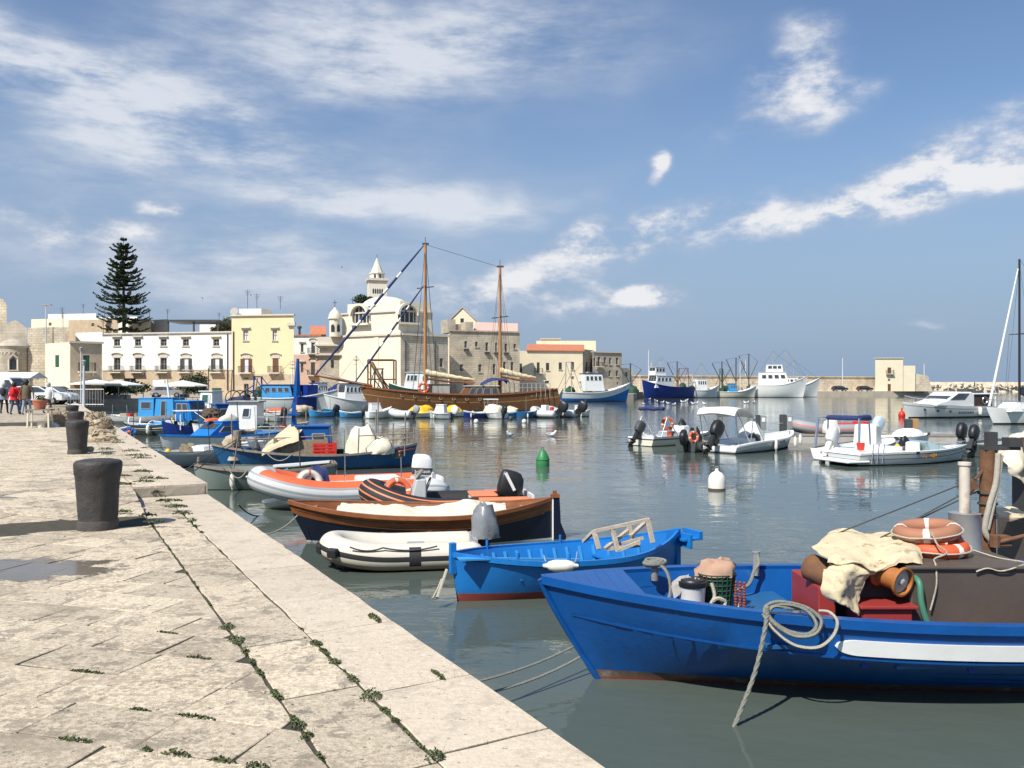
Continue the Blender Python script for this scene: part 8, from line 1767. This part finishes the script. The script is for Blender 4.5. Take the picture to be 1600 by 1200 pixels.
for x, y in ((1015,625),(1024,627),(1035,630),(1044,631.5),(1066,629),(1070,628.5),(1083,632),(1088,631),(1101,632),(1073,626.5),(1053,633.5),(1165,630.5),(1168,630),(1178,630),(1027,629),(797,682),(862,681.5),(1010,684)):
    Y = 3483/(y-HZ); dup(pro, (wx(x,Y), Y, WL), random.uniform(0, 6.28), None, 1.3 if y < 640 else 1.)
for k, (x, y) in enumerate(((317,467),(392,462),(533,418),(832,530))):
    Y = 110; g = thing('flying_gull', ('gull flying above the white house', 'gull flying above the yellow house', 'gull flying left of the bell tower spire', 'gull flying above the red roofed house')[k], 'gull', tuple(W(x, y, Y)), .4*k); mb = MB(); mb.tube([(-.2,0,0),(0,0,0),(.22,0,.02)], [.02,.07,.02], 6); mb.obj('body', M_gull, g)
    for s_ in (-1, 1): mb = MB(); mb.extr([(.08,s_*.04,.02),(.06,s_*.35,.16),(-.06,s_*.65,.08),(-.1,s_*.35,.14),(-.08,s_*.04,.02)], (0,0,.015)); mb.obj('wing', M_gullg, g)
# ------------------------------------------------------------------ bollards on the quay
def bollard(x, y, z, label, s=1.):
    Y = (EYE-z)*F/(y-HZ); b = thing('bollard', label, 'bollard', (wx(x,Y), Y, z-.012), 0, 'stone bollards along the quay')
    return b
M_boll = M('tarred_iron', (.045, .041, .038), .62, .25, 6, .9, 14, dirt=(.10,.085,.07), damt=.4, dscale=3)
b1 = bollard(153, 826, .0, 'large dark iron bollard nearest to the camera')
mb = MB(); mb.lathe([(.205,0),(.203,.06),(.200,.13),(.203,.15),(.209,.25),(.215,.35),(.222,.45),(.229,.55),(.236,.62),(.243,.635),(.247,.70),(.248,.745),(.242,.765),(.225,.78),(.16,.795),(.08,.80),(.01,.802)], 44, wob=.035); mb.obj('shaft', M_boll, b1, 50)
mb = MB(); mb.lathe([(.213,-.01),(.213,.09),(.203,.12)], 36, wob=.03); mb.obj('foot', M('bollard_foot', (.075,.066,.058), .85, .25, 8, .8, 25), b1, 50)
for k, (x, y, lb) in enumerate(((121, 709, 'second dark bollard from the camera beside a coil of rope'), (118, 681, 'third dark bollard from the camera, half hidden'), (113, 662, 'farthest dark bollard, beside the net piles'))):
    Y = (EYE-STEP)*F/(y-HZ); dup(b1, (wx(x,Y), Y, STEP-.012), .7*k+1, lb, .92)
rope('short coil of old rope at the foot of the second bollard', coil((wx(139,18),17.9,STEP+.05), .12, .07, 4, .03, 3, .06), .032, M_grope)
# ------------------------------------------------------------------ nets, stool, pot, crates on the quay
def qat(x, y): 
    Y = (EYE-STEP)*F/(y-HZ); return (wx(x,Y), Y, STEP-.012)
pile('net_pile', 'pale tan fishing net heap right of the second bollard', 'fishing net', qat(150, 688), (1.15, .7, .30), [M_net2, M_net2], 3, .45, 60, 2.6, .010); pile('net_pile', 'brown fishing net heap with pale rope behind the third bollard', 'fishing net', qat(141, 671), (1.3, .9, .55), [M_net2, M_net], 7, .4, 60, 2.2, .014)
pile('net_pile', 'dark brown fishing net heap at the edge of the quay', 'fishing net', qat(153, 668), (1.0, .7, .48), [M_net, M_net2], 5, .4, 50, 2.2, .012); pile('net_pile', 'brown net heap left of the bollards beside the stool', 'fishing net', qat(95, 666), (1.2, .8, .52), [M_net, M_net2], 11, .4, 60, 2.2, .012)
mb = MB(); mb.blob(qat(79, 667), (.65,.45,.20), 4, .25, 2, 18, 10, fold=.05); tag(mb.obj('white_sack', M_cloth, None, 60, recenter=True), 'crumpled white sack lying beside the stool', 'sack')
st = thing('stool', 'small white wooden stool on the quay left of the bollards', 'stool', qat(62.5, 668), .2); w_ = .34
for sx in (-1, 1):
    for sy in (-1, 1): mb = MB(); mb.bar((sx*w_,sy*.2,0), (sx*w_*.95,sy*.18,.62), .05); mb.obj('leg', P_cream, st)
mb = MB(); mb.box(-.40,-.26,.62,.40,.26,.66); mb.obj('seat', M_grwood, st); mb = MB(); mb.box(-.33,-.19,.2,.33,.19,.23); mb.obj('shelf', M_grwood, st); mb = MB(); mb.lathe([(.13,.0),(.15,.22),(.14,.225)], 14, c=(.05,0,.0)); pl_ = mb.obj('pail_under_seat', P_cream, st, 40)
po = thing('flower_pot', 'terracotta flower pot with a small plant standing on the white stool', 'flower pot', (qat(62.5,668)[0], qat(62.5,668)[1], STEP+.65)); mb = MB(); mb.lathe([(.16,0),(.235,.27),(.25,.275),(.25,.33),(.22,.33),(.20,.28)], 20); mb.obj('pot', M('terracotta', (.48,.17,.10), .8, .1), po, 40)
mb = MB(); rg = random.Random(1)
for _ in range(220):
    d = Vector((rg.uniform(-1,1), rg.uniform(-1,1), rg.uniform(.1,1.3))); p = Vector((0,0,.28))+d*.14; e = Vector((rg.uniform(-1,1),rg.uniform(-1,1),rg.uniform(-.3,1))).normalized()*.05; f_ = e.orthogonal().normalized()*.02; mb.add([p, p+e*.5+f_, p+e, p+e*.5-f_], [(0,1,2,3)])
mb.obj('plant', M('pot_plant', (.06,.10,.04), .7, .2), po)
for k, (x, y, lb) in enumerate(((92, 657, 'slatted wooden crate beside the brown net heap'), (97, 652, 'second slatted crate behind the first one'))):
    c_ = thing('wooden_crate', lb, 'crate', qat(x, y), .3*k+.2)
    for q in range(4):
        for yy in (-.22, .22): mb = MB(); mb.box(-.34,yy-.012,.04+.14*q,.34,yy+.012,.14+.14*q); mb.obj('slat', M_oldwood, c_)
        for xx in (-.34, .34): mb = MB(); mb.box(xx-.012,-.20,.04+.14*q,xx+.012,.20,.14+.14*q); mb.obj('slat', M_oldwood, c_)
    for xx in (-.32, .32):
        for yy in (-.2, .2): mb = MB(); mb.bar((xx,yy,0), (xx,yy,.62), .04); mb.obj('corner_post', M_grwood, c_)
# ------------------------------------------------------------------ people seen from behind
M_skin = M('skin', (.45,.26,.18), .6, .05); M_hair = M('dark_hair', (.02,.015,.012), .7, .2); M_hairg = M('grey_hair', (.4,.39,.38), .7, .1)
def person(label, x, y, hgt, top, legs, hair, stride=.22, face=0., pack=None, lean=0., arm=0.12, coat=.50):
    Y = (EYE-STEP)*F/(y-HZ); root = thing('person', label, 'person', (wx(x,Y), Y, STEP-.012), face, 'people strolling on the quay'); H = hgt; k = H/1.75
    V = []; E = []; Rr = []
    def jt(p, r, par=None):
        V.append((p[0]*k, p[1]*k, p[2]*k)); Rr.append(r*k); i = len(V)-1
        if par is not None: E.append((par, i))
        return i
    pel = jt((0,0,.95), .155); w = jt((0,lean*.3,1.10), .14, pel); ch = jt((0,lean,1.30), .17, w); sh_ = jt((0,lean,1.44), .10, ch); nk = jt((0,lean,1.52), .055, sh_); hd0 = jt((0,lean-.02,1.60), .085, nk); hd1 = jt((0,lean-.02,1.70), .075, hd0)
    for s_ in (-1, 1):
        a = jt((s_*.20,lean,1.42), .075, sh_); b = jt((s_*(.25+arm*.4),lean+.04,1.15), .055, a); c = jt((s_*(.24+arm),lean-.06,.90), .040, b); jt((s_*(.24+arm),lean-.09,.80), .042, c)
        f_ = s_*stride; hp = jt((s_*.10,0,.86), .105, pel); kn = jt((s_*.11,f_*.45+.03,.50), .072, hp); an_ = jt((s_*.11,f_,.09), .048, kn); jt((s_*.12,f_+.14 if True else 0,.045), .045, an_)
    me = bpy.data.meshes.new('body'); me.from_pydata(V, E, []); o = bpy.data.objects.new('body', me); C.objects.link(o)
    sk = o.modifiers.new('skin', 'SKIN'); 
    for i, sv in enumerate(me.skin_vertices[0].data): sv.radius = (Rr[i], Rr[i]*.85); sv.use_root = (i == 0)
    ss = o.modifiers.new('sub', 'SUBSURF'); ss.levels = ss.render_levels = 2
    ev = o.evaluated_get(bpy.context.evaluated_depsgraph_get()); m2 = bpy.data.meshes.new_from_object(ev); bpy.data.objects.remove(o)
    m2.materials.clear()
    for mt in (legs, top, M_skin, M_black): m2.materials.append(mt)
    for p in m2.polygons:
        c = p.center; z = c.z/k; p.use_smooth = True
        p.material_index = 3 if z < .09 else 0 if z < coat+.35 and abs(c.x/k) < .22 and z < .92 else 2 if z > 1.50 or (z < .86 and abs(c.x/k) > .22) else 1
    bo = bpy.data.objects.new('body', m2); C.objects.link(bo); bo.parent = root
    mb = MB(); mb.blob((0,(lean-.045)*k*-1*-1+.0*k,1.63*k), (.23*k,.24*k,.15*k), 2, .12, 2, 16, 10, flat=False); mb.obj('hair', hair, root, 60)
    if pack: mb = MB(); mb.blob((0,-.19*k,1.22*k), (.32*k,.22*k,.24*k), 3, .1, 1.5, 14, 10, flat=False); mb.obj('backpack', pack, root, 60)
    mb = MB(); mb.tube([(0,0,(coat+.30)*k),(0,lean*k*.6,1.05*k),(0,lean*k,1.28*k),(0,lean*k,1.43*k)], [.215*k,.20*k,.215*k,.13*k], 12); mb.obj('jacket', top, root, 60)
    return root
jk = lambda n, c: M(n, c, .8, .12, 6)
person('person in a grey blue jacket carrying a dark bag at the left edge', 6.5, 646.5, 1.68, jk('grey_blue_jacket', (.17,.21,.27)), jk('black_trousers', (.015,.015,.018)), M_hairg, .16, .2, jk('dark_bag', (.02,.02,.025)))
person('person with long dark hair in a bright red jacket walking away', 23, 648, 1.68, jk('red_jacket', (.55,.012,.02)), jk('blue_jeans', (.06,.09,.18)), M_hair, .18, -.1, jk('red_pack', (.62,.012,.02)))
person('person in a dark coat partly hidden beside the olive jacket', 36, 646, 1.66, jk('dark_coat', (.03,.03,.03)), jk('grey_jeans', (.12,.13,.15)), M_hair, .12, .1)
person('person in an olive brown jacket and pale jeans', 41.5, 648, 1.80, jk('olive_jacket', (.12,.09,.055)), jk('pale_jeans', (.25,.30,.40)), M_hair, .20, .1)
person('person in a white top bending near the parked cars', 74, 645.5, 1.66, jk('white_top', (.7,.7,.68)), jk('brown_trousers', (.10,.07,.05)), M_hairg, .18, -.4, None, .12)
# ------------------------------------------------------------------ cars, van, market stall, umbrellas
M_tyre = M('tyre', (.015,.015,.015), .85, .1); M_rim = M('rim', (.45,.46,.47), .35, .05, metal=.6); M_carw = M('white_car_paint', (.72,.72,.71), .2, .03, coat=.5); M_carg = M('grey_car_paint', (.30,.31,.32), .25, .03, coat=.5); M_cark = M('black_car_paint', (.015,.016,.018), .2, .03, coat=.5)
M_lampr = M('tail_lamp', (.35,.01,.01), .3, .05)
def car(label, x, y, rz, paint_, z=STEP, s=1., van=False, Y=None):
    Y = Y or (EYE-z)*F/(y-HZ); root = thing('van' if van else 'parked_car', label, 'van' if van else 'car', (wx(x,Y), Y, z-.012), rz, None if van else 'parked cars'); root.scale = (s,)*3
    pr = [(-2.05,.35),(-2.1,.75),(-1.95,.98),(-1.55,1.42),(-.9,1.50),(.35,1.48),(1.15,1.02),(1.85,.90),(2.1,.70),(2.1,.35)] if not van else [(-2.4,.4),(-2.45,1.2),(-2.35,2.2),(.9,2.25),(1.55,1.35),(2.3,1.15),(2.45,.8),(2.45,.4)]
    mb = MB(); n = len(pr); w0 = .84
    def wid(z_): return w0 if z_ < 1.0 else w0-.16*(z_-1.0)/.5 if not van else w0-.05
    vs = [(x_, -wid(z_), z_) for x_, z_ in pr]+[(x_, wid(z_), z_) for x_, z_ in pr]
    mb.add(vs, [tuple(range(n))[::-1], tuple(range(n, 2*n))]+[(i, (i+1) % n, n+(i+1) % n, n+i) for i in range(n)]); bo = mb.obj('body', paint_, root, 40, bevel=.05)
    for s_ in (-1, 1):
        sets = [[(-1.5,1.02),(-.35,1.02),(-.35,1.42),(-1.3,1.40)],[(-.28,1.02),(.98,1.02),(.30,1.40),(-.28,1.42)]] if not van else [[(.55,1.3),(1.42,1.3),(.95,2.0),(.55,2.0)]]
        for q in sets:
            g = MB(); pts = [(a, s_*(wid(b)+.006), b) for a, b in q]; g.extr(pts if s_ < 0 else pts[::-1], (0, s_*.012, 0)); g.obj('side_window', M_screen, root)
        for xx in (-1.3, 1.32):
            tb_ = MB(); Rx = Matrix.Rotation(R(90), 3, 'X'); tb_.lathe([(.20,-.11),(.31,-.11),(.33,-.07),(.33,.07),(.31,.11),(.20,.11)], 20, c=(xx, s_*.80, .33), mat=Rx); wh_ = tb_.obj('wheel', M_tyre, root, 40)
            rb = MB(); rb.lathe([(.19,-.115),(.19,.115)], 14, c=(xx, s_*.80, .33), mat=Rx); rb.obj('rim', M_rim, wh_, 40)
        lb = MB(); lb.cbox((-2.06 if not van else -2.44, s_*.62, .85), (.08,.26,.16)); lb.obj('tail_lamp', M_lampr, root); lb = MB(); lb.cbox((2.02 if not van else 2.4, s_*.62, .74), (.10,.30,.14)); lb.obj('headlight', M_rim, root)
    g = MB(); a, b = ((.38,1.44),(1.10,1.06)) if not van else ((.98,2.12),(1.52,1.40)); g.extr([(a[0]+.02,-.62,a[1]),(a[0]+.02,.62,a[1]),(b[0]+.02,.72,b[1]),(b[0]+.02,-.72,b[1])], (.02,0,.02)); g.obj('windscreen', M_screen, root)
    g = MB(); a, b = ((-1.58,1.40),(-1.93,1.02)) if not van else ((-2.37,2.05),(-2.44,1.45)); g.extr([(a[0]-.02,-.6,a[1]),(a[0]-.02,.6,a[1]),(b[0]-.02,.7,b[1]),(b[0]-.02,-.7,b[1])], (-.02,0,.01)); g.obj('rear_window', M_screen, root)
    return root
car('white parked hatchback right of the olive jacket', 57, 631, .25, M_carw, Y=66); car('second white parked car left of the fence', 77, 631, .1, M_carw, Y=68); car('black parked car behind the white ones', 90, 625, 0, M_cark, Y=82); car('white delivery van at the left edge behind the walkers', 8, 628, -.1, M_carw, van=True, Y=70); car('silver car parked before the white house', 262, 615, .2, M_carg, Y=112)
car('dark car parked on the pier beside the harbour house', 1312, 612, .15, M_cark, .35, Y=226); car('second dark car on the pier nearer the harbour house', 1351, 612, .15, M_cark, .35, Y=228)
sl = thing('market_stall', 'long white awning stall at the left edge of the square', 'stall', (wx(16, 74), 74, STEP-.02)); mb = MB(); mb.extr([(-2.6,-1.5,2.2),(-2.6,1.5,2.2),(-2.6,0,2.75)], (5.2,0,0)); mb.obj('awning', M_cloth, sl)
for sx in (-2.5, 0, 2.5):
    for sy in (-1.4, 1.4): pole(sl, (sx,sy,0), (sx,sy,2.2), .04, M_alu, 'pole')
mb = MB(); mb.box(-2.5,-1.3,1.3,2.5,-1.28,2.2); mb.obj('side_sheet', M_cloth, sl); mb = MB(); mb.box(-2.4,-.8,0,2.4,.8,.8); mb.obj('counter', P_white, sl)
M_hedge = M('dark_hedge_leaf', (.035,.055,.02), .7, .3)
for k, (x, y0, y1, Y, r_, lb) in enumerate(((150, 596, 601, 92, 2.7, 'left white restaurant parasol'), (185, 597, 603, 95, 2.9, 'right white restaurant parasol beside the first'), (286, 597, 604, 108, 3.5, 'wide white parasol before the white house'))):
    u_ = thing('parasol', lb+' on the waterfront', 'parasol', (wx(x,Y), Y, STEP-.02)); zt, ze = wz(y0,Y), wz(y1,Y); mb = MB()
    mb.lathe([(r_,ze-.15),(r_,ze),(.05,zt+.1)], 8); mb.obj('canopy', M_cloth, u_); pole(u_, (0,0,0), (0,0,zt), .06, M_alu, 'pole')
    for q in range(8): a = q*math.pi/4; pole(u_, (0,0,zt-.5), (r_*.95*math.cos(a), r_*.95*math.sin(a), ze), .02, M_alu, 'rib', n=5)
    mb = MB(); mb.box(-.4,-.4,0,.4,.4,.12); mb.obj('base', M_conc, u_)
rg = random.Random(12)
def foliage(mb, c, sz, n, ls, rg):
    for _ in range(n):
        d = Vector((rg.gauss(0,1), rg.gauss(0,1), rg.gauss(0,1))).normalized()*(rg.random()**.4); k = 1+.35*noise.noise(d*2.2+Vector(c)); p = Vector(c)+Vector((d.x*sz[0]*k, d.y*sz[1]*k, d.z*sz[2]*k))
        e = Vector((rg.uniform(-1,1),rg.uniform(-1,1),rg.uniform(-1,1))).normalized()*ls; f_ = e.orthogonal().normalized()*ls*.5; mb.add([p-e*.5, p+f_, p+e*.5, p-f_], [(0,1,2,3)])
for k, (x, Y, sz, lb) in enumerate(((168, 100, (2.6,.8,.9), 'dark planter hedge under the left parasols'), (205, 112, (3.0,.8,1.0), 'dark planter hedge left of the silver car'), (300, 114, (2.2,.9,1.5), 'dark shrubs in planters under the wide parasol'), (312, 118, (1.2,.9,1.8), 'tall dark shrub beside the green door'))):
    r_ = thing('planter_hedge', lb, 'hedge', (wx(x,Y), Y, STEP-.02)); mb = MB(); mb.box(-sz[0],-.5,0,sz[0],.5,.5); mb.obj('planter', M_conc, r_); mb = MB(); foliage(mb, (0,0,.5+sz[2]*.7), sz, 900, .28, rg); mb.obj('leaves', M_hedge, r_)
for k, (x, Y) in enumerate(((160, 96), (196, 98), (224, 104), (240, 104), (272, 112), (146, 92))):
    t_ = thing('cafe_table', ('cafe table under the left parasol', 'cafe table under the right parasol', 'cafe table right of the parasols', 'second cafe table right of the parasols', 'cafe table beside the silver car', 'cafe table nearest to the fence')[k], 'table', (wx(x,Y), Y, STEP-.02), .4*k); mb = MB(); mb.lathe([(.45,.72),(.45,.75)], 16); mb.obj('top', P_white, t_); pole(t_, (0,0,0), (0,0,.72), .04, M_iron, 'leg'); mb = MB(); mb.lathe([(.25,0),(.22,.03)], 12); mb.obj('foot', M_iron, t_)
lamp_post(131, 571, 636, 58, 'grey lamp column beside the fence at the quay', 'ball', .11); lamp_post(126.5, 549, 630, 72, 'street lantern before the stone faced wing', 'ball', .07)
fe = thing('fence', 'grey barred metal fence at the lamp column on the quay', 'fence', (wx(134,60), 60, STEP-.01)); 
for k in range(14): pole(fe, (-1.3+.2*k,0,0), (-1.3+.2*k,0,1.25), .018, M_alu, 'bar', n=5)
for z_ in (.15, 1.25): pole(fe, (-1.3,0,z_), (1.3,0,z_), .025, M_alu, 'rail', n=5)
# ------------------------------------------------------------------ trees
Yt = 160; tr_ = thing('norfolk_pine', 'tall dark Norfolk pine rising behind the white house', 'tree', (wx(193,Yt), Yt, GZ)); M_bark = M('bark', (.10,.07,.05), .95, .2, 5, .5, 10); M_pine = M('pine_needles', (.048,.078,.040), .75, .4, .5)
ztp = wz(375,Yt)-GZ; zcb = wz(512,Yt)-GZ; mb = MB(); mb.tube([(0,0,0),(.1,0,zcb),(0,0,(zcb+ztp)/2),(0,0,ztp)], [.45,.36,.22,.04], 8); mb.obj('trunk', M_bark, tr_, 60)
lm = MB(); cw = MB(); rg = random.Random(21); nl = 21
for i in range(nl):
    f_ = i/(nl-1); z = zcb+(ztp-zcb)*(f_**.93)*.985+rg.uniform(-.35,.35); R0 = (5.0*(1-f_)**.72+.55)*(1-.25*max(0, (.12-f_)/.12)); nb_ = 8 if f_ < .8 else 6; a0 = rg.uniform(0, 6.28)
    for q in range(nb_):
        a = a0+6.283*q/nb_+rg.uniform(-.3,.3); ln = R0*rg.choice((.55,.8,.95,1.0,1.15))*rg.uniform(.85,1.1); d = Vector((math.cos(a), math.sin(a), 0)); up = (-.10+.35*f_)*ln
        pts = [Vector((0,0,z))+d*ln*t+Vector((0,0,up*t-.10*ln*math.sin(t*3.1)+.16*ln*t*t)) for t in (0,.25,.5,.75,1)]; lm.tube(pts, [.07,.06,.045,.03,.012], 4)
        for t in range(1, 19):
            ft = t/18; p = pts[0].lerp(pts[4], ft); p.z = Vector((0,0,z)).z+up*ft-.10*ln*math.sin(ft*3.1)+.16*ln*ft*ft
            for sd_ in (-1, 1):
                s2 = Vector((-d.y, d.x, 0))*sd_; bl = (.75 if ft < .85 else .45)*min(1, .4+R0/5)*rg.uniform(.5,1.1); tip = p+(s2*.8+d*.55)*bl+Vector((0,0,rg.uniform(.02,.28)))
                for w_ in range(3):
                    e = (tip-p)*rg.uniform(.7,1.1); o_ = Vector((rg.uniform(-.1,.1),rg.uniform(-.1,.1),rg.uniform(-.08,.12))); n_ = e.cross(Vector((rg.uniform(-1,1),rg.uniform(-1,1),1))).normalized()*.17
                    cw.add([p+o_, p+o_+e*.5+n_, p+o_+e, p+o_+e*.5-n_], [(0,1,2,3)])
lm.obj('limbs', M_bark, tr_); cw.obj('crown', M_pine, tr_)
def tree(label, x, y0, y1, Y, rx, n, ls, mat, nm='tree'):
    t_ = thing(nm, label, 'tree', (wx(x,Y), Y, GZ)); z0, z1 = wz(y1,Y)-GZ, wz(y0,Y)-GZ; mb = MB(); mb.tube([(0,0,0),(.1,.05,z0),(.2,0,(z0+z1)/2)], [.3,.22,.1], 7); mb.obj('trunk', M_bark, t_, 60); mb = MB(); rg = random.Random(int(x))
    for q in range(7): foliage(mb, (rg.uniform(-.55,.55)*rx, rg.uniform(-.5,.5)*rx, z0+(z1-z0)*rg.uniform(.2,.75)), (rx*.5,rx*.5,(z1-z0)*.28), n//7, ls, rg)
    mb.obj('crown', mat, t_)
M_leaf = M('olive_leaves', (.07,.09,.03), .75, .35, .6)
tree('dark leafy tree between the white house and the yellow house roofs', 354, 494, 520, 140, 1.9, 1400, .26, M_leaf); tree('small tree top beside the rooftop pergola', 341, 505, 520, 139, 1.3, 700, .24, M_leaf); tree('flat dark pine crown left of the church dome', 450+480/4, 380+322/4, 380+372/4, 165, 2.2, 1300, .30, M_pine)
